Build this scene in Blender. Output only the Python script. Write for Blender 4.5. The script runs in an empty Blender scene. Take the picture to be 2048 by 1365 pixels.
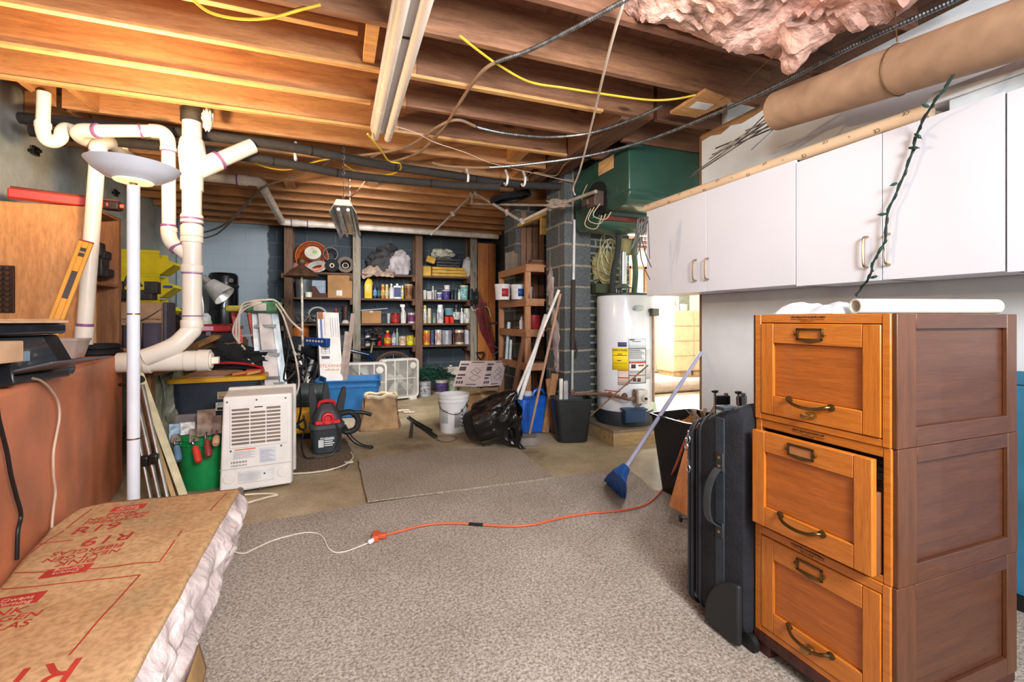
import bpy, bmesh, math, random
from mathutils import Vector, Matrix, noise
random.seed(7)
SC = bpy.context.scene
COL = SC.collection
PI = math.pi
V = Vector
# ---------------------------------------------------------------- survey of the room
CAM_H = 1.1; FPX = 930.0; HZ = 640.0; YAW = math.radians(20.7)
CY, SY = math.cos(YAW), math.sin(YAW)
def ray(px, py):
    t = (px - 1024) / FPX; v = (HZ - py) / FPX
    return V((SY + CY * t, CY - SY * t, v))
def D(px, py, d): return ray(px, py) * d + V((0, 0, CAM_H))
def atZ(px, py, z=0.0): return D(px, py, (z - CAM_H) / ray(px, py).z)
def atY(px, py, y): return D(px, py, y / ray(px, py).y)
def atX(px, py, x): return D(px, py, x / ray(px, py).x)
def FL(px, py, z=0.0): return atZ(px, py, z)
# ---------------------------------------------------------------- materials
def lin(c):
    return tuple(((x / 255) / 12.92 if x / 255 <= .04045 else (((x / 255) + .055) / 1.055) ** 2.4) for x in c[:3]) + (1,)
MC = {}
def nmat(name):
    m = bpy.data.materials.new(name); m.use_nodes = True
    nt = m.node_tree; return m, nt, nt.nodes['Principled BSDF']
def N(nt, t, **kw):
    n = nt.nodes.new(t)
    for k, v in kw.items():
        if k in n.inputs: n.inputs[k].default_value = v
        else: setattr(n, k, v)
    return n
def coords(nt, scale=(1, 1, 1), rot=(0, 0, 0), loc=(0, 0, 0), kind='Object'):
    tc = N(nt, 'ShaderNodeTexCoord'); mp = N(nt, 'ShaderNodeMapping')
    mp.inputs['Scale'].default_value = scale; mp.inputs['Rotation'].default_value = rot; mp.inputs['Location'].default_value = loc
    nt.links.new(tc.outputs[kind], mp.inputs[0]); return mp.outputs[0]
def ramp(nt, fac, stops):
    r = N(nt, 'ShaderNodeValToRGB'); e = r.color_ramp.elements
    while len(e) < len(stops): e.new(.5)
    for i, (p, c) in enumerate(stops): e[i].position = p; e[i].color = lin(c)
    nt.links.new(fac, r.inputs[0]); return r.outputs[0]
def mixc(nt, fac, a, b, mode='MIX'):
    m = N(nt, 'ShaderNodeMix', data_type='RGBA', blend_type=mode)
    for sock, val in ((m.inputs[0], fac), (m.inputs[6], a), (m.inputs[7], b)):
        if hasattr(val, 'links'): nt.links.new(val, sock)
        else: sock.default_value = val
    return m.outputs[2]
def bump(nt, p, h, s=.3, dist=.01):
    b = N(nt, 'ShaderNodeBump'); b.inputs['Strength'].default_value = s; b.inputs['Distance'].default_value = dist
    nt.links.new(h, b.inputs['Height']); nt.links.new(b.outputs[0], p.inputs['Normal'])
def C(c, rough=.5, metal=0, var=.12, sc=9, bmp=0, coat=0, trans=0, ior=1.45, alpha=1):
    """plain painted / plastic / metal surface with a little noise in its colour and gloss"""
    k = (tuple(c), rough, metal, var, sc, bmp, coat, trans, alpha)
    if k in MC: return MC[k]
    m, nt, p = nmat('surface_%d_%d_%d' % tuple(c)[:3])
    nz = N(nt, 'ShaderNodeTexNoise'); nz.inputs['Scale'].default_value = sc; nz.inputs['Detail'].default_value = 5
    nt.links.new(coords(nt), nz.inputs[0])
    lo = tuple(max(0, x * (1 - var)) for x in c); hi = tuple(min(255, x * (1 + var * .5)) for x in c)
    nt.links.new(ramp(nt, nz.outputs[0], [(.3, lo), (.7, hi)]), p.inputs['Base Color'])
    mr = N(nt, 'ShaderNodeMapRange'); mr.inputs['To Min'].default_value = max(0, rough - .08); mr.inputs['To Max'].default_value = min(1, rough + .1)
    nt.links.new(nz.outputs[0], mr.inputs[0]); nt.links.new(mr.outputs[0], p.inputs['Roughness'])
    p.inputs['Metallic'].default_value = metal; p.inputs['Coat Weight'].default_value = coat
    p.inputs['Transmission Weight'].default_value = trans; p.inputs['IOR'].default_value = ior; p.inputs['Alpha'].default_value = alpha
    if bmp:
        n2 = N(nt, 'ShaderNodeTexNoise'); n2.inputs['Scale'].default_value = sc * 6; n2.inputs['Detail'].default_value = 6
        nt.links.new(coords(nt), n2.inputs[0]); bump(nt, p, n2.outputs[0], bmp)
    MC[k] = m; return m
def wood(name, c1, c2, axis='X', sc=1., rough=.55, knots=True, c3=None, coat=0, streak=14):
    """sawn timber: noise drawn out along the grain, rings and a few knots"""
    m, nt, p = nmat(name)
    s = [streak * sc] * 3; s['XYZ'.index(axis)] = 1.5 * sc
    co = coords(nt, s)
    nz = N(nt, 'ShaderNodeTexNoise'); nz.inputs['Scale'].default_value = 1.6; nz.inputs['Detail'].default_value = 8; nz.inputs['Distortion'].default_value = .8
    nt.links.new(co, nz.inputs[0])
    n2 = N(nt, 'ShaderNodeTexNoise'); n2.inputs['Scale'].default_value = 11; n2.inputs['Detail'].default_value = 6; n2.inputs['Roughness'].default_value = .7
    nt.links.new(co, n2.inputs[0])
    col = ramp(nt, nz.outputs[0], [(.25, c2), (.5, c1), (.78, c3 or tuple(min(255, x * 1.1) for x in c1))])
    fine = ramp(nt, n2.outputs[0], [(.35, (205, 200, 195)), (.6, (255, 255, 255))])
    col = mixc(nt, .7, col, fine, 'MULTIPLY')
    if knots:
        s2 = [7.] * 3; s2['XYZ'.index(axis)] = 2.2
        vo = N(nt, 'ShaderNodeTexVoronoi'); vo.inputs['Scale'].default_value = .9
        nt.links.new(coords(nt, s2), vo.inputs[0])
        kn = ramp(nt, vo.outputs['Distance'], [(.05, (110, 70, 50)), (.13, (255, 255, 255))])
        col = mixc(nt, .75, col, kn, 'MULTIPLY')
    nt.links.new(col, p.inputs['Base Color']); p.inputs['Roughness'].default_value = rough; p.inputs['Coat Weight'].default_value = coat
    bump(nt, p, n2.outputs[0], .12, .004); return m
# ---------------------------------------------------------------- mesh building
PW = {}
def W(o): return PW.get(o.name, Matrix.Identity(4))
def Rz(a): return Matrix.Rotation(a, 4, 'Z')
def TR(v): return Matrix.Translation(V(v))
def frame(o, x, y=None, z=None):
    """matrix with origin o, x axis along x and z axis near z"""
    x = V(x).normalized(); z = V(z if z is not None else (0, 0, 1)); y = z.cross(x).normalized(); z = x.cross(y)
    m = Matrix((x, y, z)).transposed().to_4x4(); m.translation = V(o); return m
def spl(pts, n=6, closed=False):
    pts = [V(p) for p in pts]; out = []; L = len(pts)
    for i in range(L if closed else L - 1):
        g = (lambda k: pts[k % L]) if closed else (lambda k: pts[min(max(k, 0), L - 1)])
        p0, p1, p2, p3 = g(i - 1), g(i), g(i + 1), g(i + 2)
        for k in range(n):
            t = k / n
            out.append(.5 * ((2 * p1) + (p2 - p0) * t + (2 * p0 - 5 * p1 + 4 * p2 - p3) * t * t + (3 * p1 - p0 - 3 * p2 + p3) * t ** 3))
    if not closed: out.append(pts[-1])
    return out
class MB:
    def __init__(s): s.bm = bmesh.new(); s.mi = 0
    def quad(s, vs):
        try: f = s.bm.faces.new(vs); f.material_index = s.mi; return f
        except ValueError: return None
    def box(s, x0, x1, y0, y1, z0, z1, M=None):
        vs = []
        for z in (z0, z1):
            for (x, y) in ((x0, y0), (x1, y0), (x1, y1), (x0, y1)):
                p = V((x, y, z)); vs.append(s.bm.verts.new(M @ p if M else p))
        for q in ((3, 2, 1, 0), (4, 5, 6, 7), (0, 1, 5, 4), (1, 2, 6, 5), (2, 3, 7, 6), (3, 0, 4, 7)): s.quad([vs[i] for i in q])
        return s
    def cb(s, c, sz, M=None):
        return s.box(c[0] - sz[0] / 2, c[0] + sz[0] / 2, c[1] - sz[1] / 2, c[1] + sz[1] / 2, c[2] - sz[2] / 2, c[2] + sz[2] / 2, M)
    def bar(s, p0, p1, w, t, up=(0, 0, 1)):
        p0, p1 = V(p0), V(p1); x = p1 - p0
        if abs(x.normalized().dot(V(up))) > .98: up = (0, 1, 0)
        return s.box(0, x.length, -w / 2, w / 2, -t / 2, t / 2, frame(p0, x, z=up))
    def tube(s, pts, r, n=8, closed=False, cap=True):
        pts = [V(p) for p in pts]; L = len(pts); rs = r if isinstance(r, (list, tuple)) else [r] * L
        rings = []; nrm = None
        for i, p in enumerate(pts):
            if closed: t = pts[(i + 1) % L] - pts[i - 1]
            else: t = pts[min(i + 1, L - 1)] - pts[max(i - 1, 0)]
            if t.length < 1e-9: t = V((0, 0, 1))
            t.normalize()
            if nrm is None:
                nrm = t.orthogonal().normalized()
            else:
                nrm = nrm - t * nrm.dot(t)
                nrm = nrm.normalized() if nrm.length > 1e-6 else t.orthogonal().normalized()
            b = t.cross(nrm)
            rings.append([s.bm.verts.new(p + (nrm * math.cos(2 * PI * k / n) + b * math.sin(2 * PI * k / n)) * rs[i]) for k in range(n)])
        for i in range(L if closed else L - 1):
            a, b = rings[i], rings[(i + 1) % L]
            for k in range(n): s.quad([a[k], a[(k + 1) % n], b[(k + 1) % n], b[k]])
        if cap and not closed: s.quad(rings[0][::-1]); s.quad(rings[-1])
        return s
    def lathe(s, prof, n=24, M=None, cap=True, ang=2 * PI, sx=1, sy=1):
        M = M or Matrix.Identity(4); rings = []; full = abs(ang - 2 * PI) < 1e-6
        for (r, z) in prof:
            rings.append([s.bm.verts.new(M @ V((r * sx * math.cos(ang * k / n), r * sy * math.sin(ang * k / n), z))) for k in range(n if full else n + 1)])
        for a, b in zip(rings, rings[1:]):
            K = len(a)
            for k in range(K if full else K - 1): s.quad([a[k], a[(k + 1) % K], b[(k + 1) % K], b[k]])
        if cap and full: s.quad(rings[0][::-1]); s.quad(rings[-1])
        return s
    def prism(s, poly, z0, z1, M=None):
        M = M or Matrix.Identity(4)
        a = [s.bm.verts.new(M @ V((x, y, z0))) for x, y in poly]; b = [s.bm.verts.new(M @ V((x, y, z1))) for x, y in poly]
        s.quad(a[::-1]); s.quad(b); n = len(poly)
        for i in range(n): s.quad([a[i], a[(i + 1) % n], b[(i + 1) % n], b[i]])
        return s
    def loft(s, secs, cap=True):
        rs = [[s.bm.verts.new(V(p)) for p in sec] for sec in secs]; n = len(rs[0])
        for a, b in zip(rs, rs[1:]):
            for k in range(n): s.quad([a[k], a[(k + 1) % n], b[(k + 1) % n], b[k]])
        if cap: s.quad(rs[0][::-1]); s.quad(rs[-1])
        return s
    def sheet(s, f, nu, nv):
        g = [[s.bm.verts.new(V(f(i / nu, j / nv))) for j in range(nv + 1)] for i in range(nu + 1)]
        for i in range(nu):
            for j in range(nv): s.quad([g[i][j], g[i + 1][j], g[i + 1][j + 1], g[i][j + 1]])
        return s
    def blob(s, c, r, nz=.25, fr=2.5, n=3, seed=0, flat=None, sharp=False):
        """lumpy closed mass: a sphere pushed about by noise"""
        c = V(c); r = V(r) if not isinstance(r, (int, float)) else V((r, r, r))
        res = bmesh.ops.create_icosphere(s.bm, subdivisions=n, radius=1)
        for v in res['verts']:
            d = v.co.copy(); q = d * fr + V((seed * 7.3, seed * 1.7, seed))
            k = 1 + nz * (noise.noise(q) + .5 * noise.noise(q * 2.3) + (.5 * abs(noise.noise(q * 4)) if sharp else 0))
            p = V((d.x * r.x, d.y * r.y, d.z * r.z)) * k
            if flat is not None and c.z + p.z < flat: p.z = flat - c.z
            v.co = c + p
            for f in v.link_faces: f.material_index = s.mi
        return s
    def xform(s, M):
        bmesh.ops.transform(s.bm, matrix=M, verts=s.bm.verts); return s
    def build(s, name, mats, parent=None, world=True, bevel=0, smooth=35, solid=0, sub=0, seg=2, label=None):
        if not isinstance(mats, (list, tuple)): mats = [mats]
        bmesh.ops.recalc_face_normals(s.bm, faces=s.bm.faces)
        loc = V((0, 0, 0))
        if parent is not None and world: s.xform(W(parent).inverted())
        elif parent is None:
            co = [v.co for v in s.bm.verts]
            loc = V(((min(c.x for c in co) + max(c.x for c in co)) / 2, (min(c.y for c in co) + max(c.y for c in co)) / 2, min(c.z for c in co)))
            s.xform(Matrix.Translation(-loc))
        me = bpy.data.meshes.new(name); s.bm.to_mesh(me); s.bm.free()
        for m in mats: me.materials.append(m)
        if smooth:
            me.shade_smooth(); me.set_sharp_from_angle(angle=math.radians(smooth))
        o = bpy.data.objects.new(name, me); COL.objects.link(o); o.location = loc
        if parent is None: PW[o.name] = Matrix.Translation(loc)
        if parent is not None: o.parent = parent; PW[o.name] = W(parent)
        if solid: md = o.modifiers.new('solid', 'SOLIDIFY'); md.thickness = solid; md.offset = 0
        if bevel:
            md = o.modifiers.new('bevel', 'BEVEL'); md.width = bevel; md.segments = seg; md.limit_method = 'ANGLE'; md.angle_limit = math.radians(40); md.harden_normals = False
        if sub: md = o.modifiers.new('sub', 'SUBSURF'); md.levels = sub; md.render_levels = sub
        if label: o['label'] = label
        return o
def tag(o, label, cat, group=None, kind=None):
    o['label'] = label; o['category'] = cat
    if group: o['group'] = group
    if kind: o['kind'] = kind
    return o
def root(name, label, cat, loc=(0, 0, 0), rz=0, group=None, M=None):
    o = bpy.data.objects.new(name, None); COL.objects.link(o); o.empty_display_size = .05
    m = M if M is not None else TR(loc) @ Rz(rz)
    o.matrix_world = m; PW[o.name] = m.copy(); return tag(o, label, cat, group)
def T(name, label, cat, mb, mats, group=None, **kw):
    return tag(mb.build(name, mats, None, **kw), label, cat, group)
def S(name, mb, mats, parent=None, **kw):
    o = mb.build(name, mats, parent, **kw)
    if parent is None: o['kind'] = 'structure'
    return o
def text(s, M, size, mat, parent, name='lettering', ext=.0006, align='CENTER', world=True, shear=0, bold=0):
    cu = bpy.data.curves.new('t', 'FONT'); cu.body = s; cu.size = size; cu.extrude = ext; cu.align_x = align; cu.align_y = 'CENTER'; cu.shear = shear; cu.offset = bold
    to = bpy.data.objects.new('t', cu); me = bpy.data.meshes.new_from_object(to)
    bm = bmesh.new(); bm.from_mesh(me); bpy.data.meshes.remove(me); bpy.data.objects.remove(to); bpy.data.curves.remove(cu)
    mb = MB(); mb.bm.free(); mb.bm = bm; mb.xform(M)
    return mb.build(name, mat, parent, world=world, smooth=0)
def textinto(mb, s, M, size, ext=.0006, shear=0, align='CENTER', bold=0):
    cu = bpy.data.curves.new('t', 'FONT'); cu.body = s; cu.size = size; cu.extrude = ext; cu.align_x = align; cu.align_y = 'CENTER'; cu.shear = shear; cu.offset = bold
    to = bpy.data.objects.new('t', cu); me = bpy.data.meshes.new_from_object(to); me.transform(M)
    n0 = len(mb.bm.faces); mb.bm.from_mesh(me); mb.bm.faces.ensure_lookup_table()
    for f in mb.bm.faces[n0:]: f.material_index = mb.mi
    bpy.data.meshes.remove(me); bpy.data.objects.remove(to); bpy.data.curves.remove(cu); return mb
def copy_thing(o, loc, rz=None, label=None):
    r = o.copy(); COL.objects.link(r); r.location = loc
    if rz is not None: r.rotation_euler = (0, 0, rz)
    if label: r['label'] = label
    for ch in list(o.children):
        c = ch.copy(); COL.objects.link(c); c.parent = r
        for g in list(ch.children):
            d = g.copy(); COL.objects.link(d); d.parent = c
    return r
# often used surfaces
PVC = C((236, 226, 212), .3, var=.05, sc=4); PURPLE = C((142, 92, 140), .4)
WHITE = C((238, 238, 240), .45, var=.04); BLACK = C((24, 24, 26), .42); BLACKM = C((18, 18, 20), .75, bmp=.2)
STEEL = C((170, 172, 176), .32, 1, var=.2); DSTEEL = C((70, 70, 72), .4, 1, var=.3); BRASS = C((120, 98, 62), .35, 1, var=.3)
CARD = C((172, 128, 84), .8, var=.12, sc=5); RED = C((190, 40, 34), .45); DIRTYW = C((215, 205, 190), .6, var=.15)
# ================================================================ the room
def concrete():
    m, nt, p = nmat('concrete_floor'); co = coords(nt)
    a = N(nt, 'ShaderNodeTexNoise'); a.inputs['Scale'].default_value = 1.3; a.inputs['Detail'].default_value = 9; a.inputs['Roughness'].default_value = .65
    b = N(nt, 'ShaderNodeTexNoise'); b.inputs['Scale'].default_value = 60; b.inputs['Detail'].default_value = 3
    nt.links.new(co, a.inputs[0]); nt.links.new(co, b.inputs[0])
    c = ramp(nt, a.outputs[0], [(.3, (98, 84, 62)), (.44, (162, 144, 114)), (.58, (188, 170, 140)), (.72, (212, 198, 172))])
    c = mixc(nt, .5, c, ramp(nt, b.outputs[0], [(.3, (190, 185, 175)), (.65, (255, 255, 255))]), 'MULTIPLY')
    nt.links.new(c, p.inputs['Base Color']); p.inputs['Roughness'].default_value = .7
    bump(nt, p, b.outputs[0], .15, .004); return m
def carpet(name, cs):
    m, nt, p = nmat(name); co = coords(nt)
    a = N(nt, 'ShaderNodeTexNoise'); a.inputs['Scale'].default_value = 95; a.inputs['Detail'].default_value = 3; a.inputs['Roughness'].default_value = .8
    d = N(nt, 'ShaderNodeTexNoise'); d.inputs['Scale'].default_value = 1.6; d.inputs['Detail'].default_value = 4
    for n in (a, d): nt.links.new(co, n.inputs[0])
    c = ramp(nt, a.outputs[0], [(.34, cs[0]), (.47, cs[1]), (.55, cs[2]), (.68, cs[3])])
    c = mixc(nt, .55, c, ramp(nt, d.outputs[0], [(.3, (205, 198, 190)), (.6, (255, 255, 255))]), 'MULTIPLY')
    nt.links.new(c, p.inputs['Base Color']); p.inputs['Roughness'].default_value = .95
    bump(nt, p, a.outputs[0], .6, .006); return m
def blockwall(name, c1, c2, mortar, bw=.406, rh=.203, ms=.008, plane='XZ', light=None, off=.5, vary=True):
    m, nt, p = nmat(name)
    tc = N(nt, 'ShaderNodeTexCoord'); geo = N(nt, 'ShaderNodeNewGeometry'); sx = N(nt, 'ShaderNodeSeparateXYZ'); nt.links.new(geo.outputs['Position'], sx.inputs[0])
    cx = N(nt, 'ShaderNodeCombineXYZ')
    if plane == 'XY+Z':      # wraps round a corner
        ad = N(nt, 'ShaderNodeMath', operation='SUBTRACT'); nt.links.new(sx.outputs[0], ad.inputs[0]); nt.links.new(sx.outputs[1], ad.inputs[1]); nt.links.new(ad.outputs[0], cx.inputs[0])
    else: nt.links.new(sx.outputs[0 if plane == 'XZ' else 1], cx.inputs[0])
    nt.links.new(sx.outputs[2], cx.inputs[1])
    nz = N(nt, 'ShaderNodeTexNoise'); nz.inputs['Scale'].default_value = 9; nz.inputs['Detail'].default_value = 7; nt.links.new(geo.outputs['Position'], nz.inputs[0])
    ofs = N(nt, 'ShaderNodeVectorMath', operation='SCALE'); ofs.inputs['Scale'].default_value = .012; nt.links.new(nz.outputs['Color'], ofs.inputs[0])
    av = N(nt, 'ShaderNodeVectorMath', operation='ADD'); nt.links.new(cx.outputs[0], av.inputs[0]); nt.links.new(ofs.outputs[0], av.inputs[1])
    br = N(nt, 'ShaderNodeTexBrick', offset=off); br.inputs['Scale'].default_value = 1; br.inputs['Brick Width'].default_value = bw; br.inputs['Row Height'].default_value = rh
    br.inputs['Mortar Size'].default_value = ms; br.inputs['Mortar Smooth'].default_value = .25
    br.inputs['Color1'].default_value = lin(c1); br.inputs['Color2'].default_value = lin(c2); br.inputs['Mortar'].default_value = lin(mortar)
    nt.links.new(av.outputs[0], br.inputs[0])
    sp = N(nt, 'ShaderNodeTexNoise'); sp.inputs['Scale'].default_value = 70; sp.inputs['Detail'].default_value = 4; nt.links.new(geo.outputs['Position'], sp.inputs[0])
    c = mixc(nt, .65, br.outputs[0], ramp(nt, sp.outputs[0], [(.3, (150, 150, 150)), (.6, (255, 255, 255))]), 'MULTIPLY')
    if light:      # the part of the wall painted pale, with a brushed ragged edge
        mt = N(nt, 'ShaderNodeMath', operation='MULTIPLY_ADD'); nt.links.new(nz.outputs[0], mt.inputs[0]); mt.inputs[1].default_value = .14; nt.links.new(sx.outputs[0], mt.inputs[2])
        cmpn = N(nt, 'ShaderNodeMapRange'); cmpn.inputs['From Min'].default_value = light[0] + .06; cmpn.inputs['From Max'].default_value = light[0] + .085
        nt.links.new(mt.outputs[0], cmpn.inputs[0]); c = mixc(nt, cmpn.outputs[0], lin(light[1]), c)
    nt.links.new(c, p.inputs['Base Color']); p.inputs['Roughness'].default_value = .85
    ht = mixc(nt, .25, br.outputs['Fac'], sp.outputs[0]); iv = N(nt, 'ShaderNodeInvert'); nt.links.new(ht, iv.inputs['Color'])
    bump(nt, p, iv.outputs[0], .6, .01); return m
def parged():
    m, nt, p = nmat('parged_wall'); co = coords(nt)
    a = N(nt, 'ShaderNodeTexNoise'); a.inputs['Scale'].default_value = 2.2; a.inputs['Detail'].default_value = 10; a.inputs['Roughness'].default_value = .6
    v = N(nt, 'ShaderNodeTexVoronoi', feature='DISTANCE_TO_EDGE'); v.inputs['Scale'].default_value = 1.7
    nt.links.new(co, a.inputs[0]); nt.links.new(co, v.inputs[0])
    c = ramp(nt, a.outputs[0], [(.3, (146, 158, 158)), (.5, (180, 188, 184)), (.7, (202, 200, 190))])
    nt.links.new(c, p.inputs['Base Color']); p.inputs['Roughness'].default_value = .85; bump(nt, p, a.outputs[0], .9, .03); return m
def drywall(name, c):
    return C(c, .8, var=.05, sc=3, bmp=.04)
XL, YB, XR, ZJ, ZS = -2.04, 7.6, 2.5, 2.47, 2.705
S('floor', MB().box(XL - .2, 9, -3.2, 8.6, -.1, 0), concrete())
S('wall_back', MB().box(XL - .15, 2.75, YB, YB + .2, 0, ZS), blockwall('painted_block_wall', (58, 68, 78), (72, 82, 92), (92, 100, 108), light=(-.94, (150, 164, 176))))
S('wall_left', MB().sheet(lambda u, v: (XL - .055 + .02 * noise.noise(V((u * 14, v * 5, 1))), -3 + u * (YB + 3), v * 2.7), 90, 24), parged(), solid=.1)
wm = drywall('wall_paint', (226, 228, 230))
wr = MB().box(XR, XR + .12, -3, 2.69, 0, ZJ - .02)
S('wall_right', wr, wm)
# raw torn edge along the top of the wallboard and the bare stud at its end
S('trim_1', MB().box(XR + .002, XR + .118, 2.69, 2.715, 0, ZJ - .02), wood('stud_end', (150, 110, 80), (110, 76, 52), 'Z'))
ed = [(2.69 - i * .09, ZJ - .02 - .03 - .045 * random.random()) for i in range(9)]
S('trim_2', MB().prism([(2.69, ZJ - .02)] + ed + [(ed[-1][0], ZJ - .02)], 0, .006, Matrix(((0, 0, -1, XR), (1, 0, 0, 0), (0, 1, 0, 0), (0, 0, 0, 1)))), wood('torn_board_edge', (176, 132, 88), (120, 84, 54), 'Y'))
# chimney of block with a brick flank, and a second block pillar further back
blk = blockwall('chimney_block', (70, 74, 78), (98, 102, 104), (150, 140, 126), plane='XY+Z', ms=.012)
def rough_block(mb, seed):
    bmesh.ops.subdivide_edges(mb.bm, edges=mb.bm.edges[:], cuts=6, use_grid_fill=True)
    for v in mb.bm.verts: v.co += V((noise.noise(v.co * 3 + V((seed, 0, 0))), noise.noise(v.co * 3 + V((0, seed, 4))), 0)) * .006
    return mb
S('wall_chimney', rough_block(MB().box(2.02, 2.3, 3.94, 4.345, 0, ZS), 1), blk)
S('wall_brick', MB().box(2.3, 2.78, 4.0, 4.34, 0, ZS), blockwall('dark_brick', (50, 58, 62), (70, 78, 80), (150, 152, 130), .2, .0677, .011))
S('wall_pillar', rough_block(MB().box(2.03, 2.5, 5.25, 5.65, 0, ZS), 3), blk)
S('wall_partition', MB().box(2.5, 2.6, 4.34, YB, 0, ZS), blockwall('partition_block', (60, 68, 76), (76, 82, 88), (96, 96, 94), plane='YZ'))
# far room behind the chimney: daylight, a white door and a window
fw = drywall('far_wall_paint', (236, 236, 230)); YF = 8.0
w0, w1, wz0, wz1 = 5.2, 6.02, 1.55, 2.2
far = MB().box(2.6, w0, YF, YF + .15, 0, ZS).box(w1, 9, YF, YF + .15, 0, ZS).box(w0, w1, YF, YF + .15, 0, wz0).box(w0, w1, YF, YF + .15, wz1, ZS)
S('wall_far', far, fw)
S('wall_end', MB().box(8.9, 9, 2.6, YF, 0, ZS), fw)
S('wall_return', MB().box(XR + .12, 9, 2.57, 2.69, 0, ZS), fw)
wf = MB()
for (a, b, c, d) in ((w0, w1, wz0, wz0 + .05), (w0, w1, wz1 - .05, wz1), (w0, w0 + .05, wz0, wz1), (w1 - .05, w1, wz0, wz1), ((w0 + w1) / 2 - .02, (w0 + w1) / 2 + .02, wz0, wz1)):
    wf.box(a, b, YF + .02, YF + .08, c, d)
win = S('window_1', wf, wood('window_wood', (190, 140, 90), (150, 100, 60), 'X', knots=False))
S('pane', MB().box(w0 + .05, w1 - .05, YF + .045, YF + .05, wz0 + .05, wz1 - .05), C((235, 245, 240), .02, var=0, trans=1), win)
d1 = S('door_1', MB().box(6.12, 6.78, YF - .05, YF - .005, .02, 2.0), C((244, 244, 240), .4, var=.02), bevel=.004)
dp = MB()
for (a, b) in ((.15, .75), (.85, 1.3), (1.4, 1.9)):
    for x in (6.2, 6.5): dp.box(x, x + .2, YF - .062, YF - .045, a, b)
S('door_panel', dp, C((244, 244, 240), .4, var=.02), d1, bevel=.008)
S('door_handle', MB().lathe([(.012, 0), (.012, .03), (.03, .045), (.034, .06), (.022, .075), (.001, .078)], 16, TR((6.72, YF - .05, .98)) @ Matrix.Rotation(PI / 2, 4, 'X')), C((190, 150, 70), .25, 1), d1)
# ---------------------------------------------------------------- ceiling: boards on joists
jw = wood('joist_pine', (192, 138, 90), (158, 106, 66), 'X', 1, .6, c3=(208, 158, 108))
jm = wood('joist_dim_pine', (146, 102, 74), (112, 74, 54), 'X', 1, .65, c3=(166, 120, 86))  # browner copy puts the weaker lamplight on the right into the colour
jl = wood('joist_light_pine', (216, 164, 104), (180, 122, 72), 'X', 1, .6)
jly = wood('joist_cross', (204, 148, 92), (164, 108, 62), 'Y', 1, .6)
jd = wood('joist_dimmest', (124, 84, 62), (84, 54, 40), 'X', 1, .7)  # darkest copy, dim light painted into the joists
jdy = wood('beam_old', (112, 76, 54), (70, 46, 34), 'Y', 1, .75)
ceil = S('ceiling', MB().box(XL - .15, 9, -3, 8.15, ZS, ZS + .05), wood('subfloor_boards', (138, 92, 66), (96, 62, 44), 'Y', .8, .7))
PITCH = .406
for k in range(-6, 14):
    y = 2.62 + PITCH * k
    if y > YB - .05: continue
    nm = 'joist'
    def jo(x0, x1, m, z0=ZJ, yy=0, th=.038, nm='joist'):
        S(nm, MB().box(x0, x1, y + yy, y + yy + th, z0, ZS), m, ceil, bevel=.002, seg=1)
    if k <= -1: jo(XL, XR + .12, jd if k < -1 else jm)
    elif k == 0: jo(XL, .42, jw); jo(.421, 2.02, jm)
    elif k == 3: jo(-1.66, 1.78, jw)
    elif k in (1, 2): jo(XL, .42, jw); jo(.421, 1.78, jm)
    elif k < 6: jo(XL, 1.78, jw)
    else: jo(XL, 2.5, jw)
    if k > 1: jo(2.8 if k > 2 else 1.9, 8.9, jd)
    elif k >= 0: jo(2.05, 8.9, jd)
# added lighter strips paint in the lamplit undersides of some joists
for k, x0, x1 in ((0, -2.0, 1.62), (1, -2.0, .2), (2, -1.95, 1.78)):
    y = 2.62 + PITCH * k
    S('lit_underside', MB().box(x0, x1, y - .012, y + .026, ZJ - .02, ZJ - .0005), jl, ceil, bevel=.002, seg=1)
S('trimmer_beam', MB().box(1.79, 1.875, 2.66, 5.25, ZJ - .02, ZS), jdy, ceil, bevel=.003)
S('header_beam', MB().box(1.88, 2.02, 2.662, 4.0, ZJ, ZS - .002), jdy, ceil, bevel=.003)
for xx in (-1.72, -1.5): S('trimmer_board', MB().box(xx, xx + .038, 3.47, 3.83, ZJ, ZS), jly, ceil, bevel=.002)
S('trimmer_board', MB().box(-1.66, -1.64, 3.84, 4.2, ZJ, ZS), jly, ceil, bevel=.002)
# cross blocking beside the tube light
xb = atZ(729, 80, 2.5).x
for (y0, y1) in ((2.255, 2.618),): S('blocking', MB().box(xb, xb + .06, y0, y1, ZJ + .01, ZJ + .048), jl, ceil, bevel=.002)
S('blocking', MB().box(-.9, .1, 2.41, 2.45, ZJ + .05, ZJ + .088), jl, ceil, bevel=.002)
for (x, k) in ((1.4, 2), (.3, 5), (-.5, 6), (1.6, 3)):
    y = 2.62 + PITCH * k
    S('blocking', MB().box(x, x + .1, y + .04, y + PITCH - .002, ZJ + .02, ZJ + .2), jly, ceil, bevel=.002)
# ---------------------------------------------------------------- carpets on the concrete
cm = carpet('speckled_carpet', [(112, 102, 93), (154, 142, 131), (178, 166, 154), (200, 190, 178)])
cm2 = carpet('tan_carpet', [(108, 97, 84), (148, 135, 119), (170, 157, 139), (192, 180, 162)])
cm3 = carpet('brown_carpet', [(48, 38, 30), (92, 76, 60), (132, 112, 90), (170, 150, 124)])
def rug(name, label, poly, m, z0, z1):
    mb = MB()
    pts = []
    for i, p in enumerate(poly):
        q = poly[(i + 1) % len(poly)]; n = max(1, int((V(q) - V(p)).length / .06))
        for k in range(n):
            t = k / n; x = p[0] + (q[0] - p[0]) * t; y = p[1] + (q[1] - p[1]) * t
            pts.append((x + .008 * noise.noise(V((x * 9, y * 9, 0))), y + .008 * noise.noise(V((x * 9, y * 9, 5)))))
    return T(name, label, 'carpet', mb.prism(pts, z0, z1), m, smooth=0)
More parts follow.
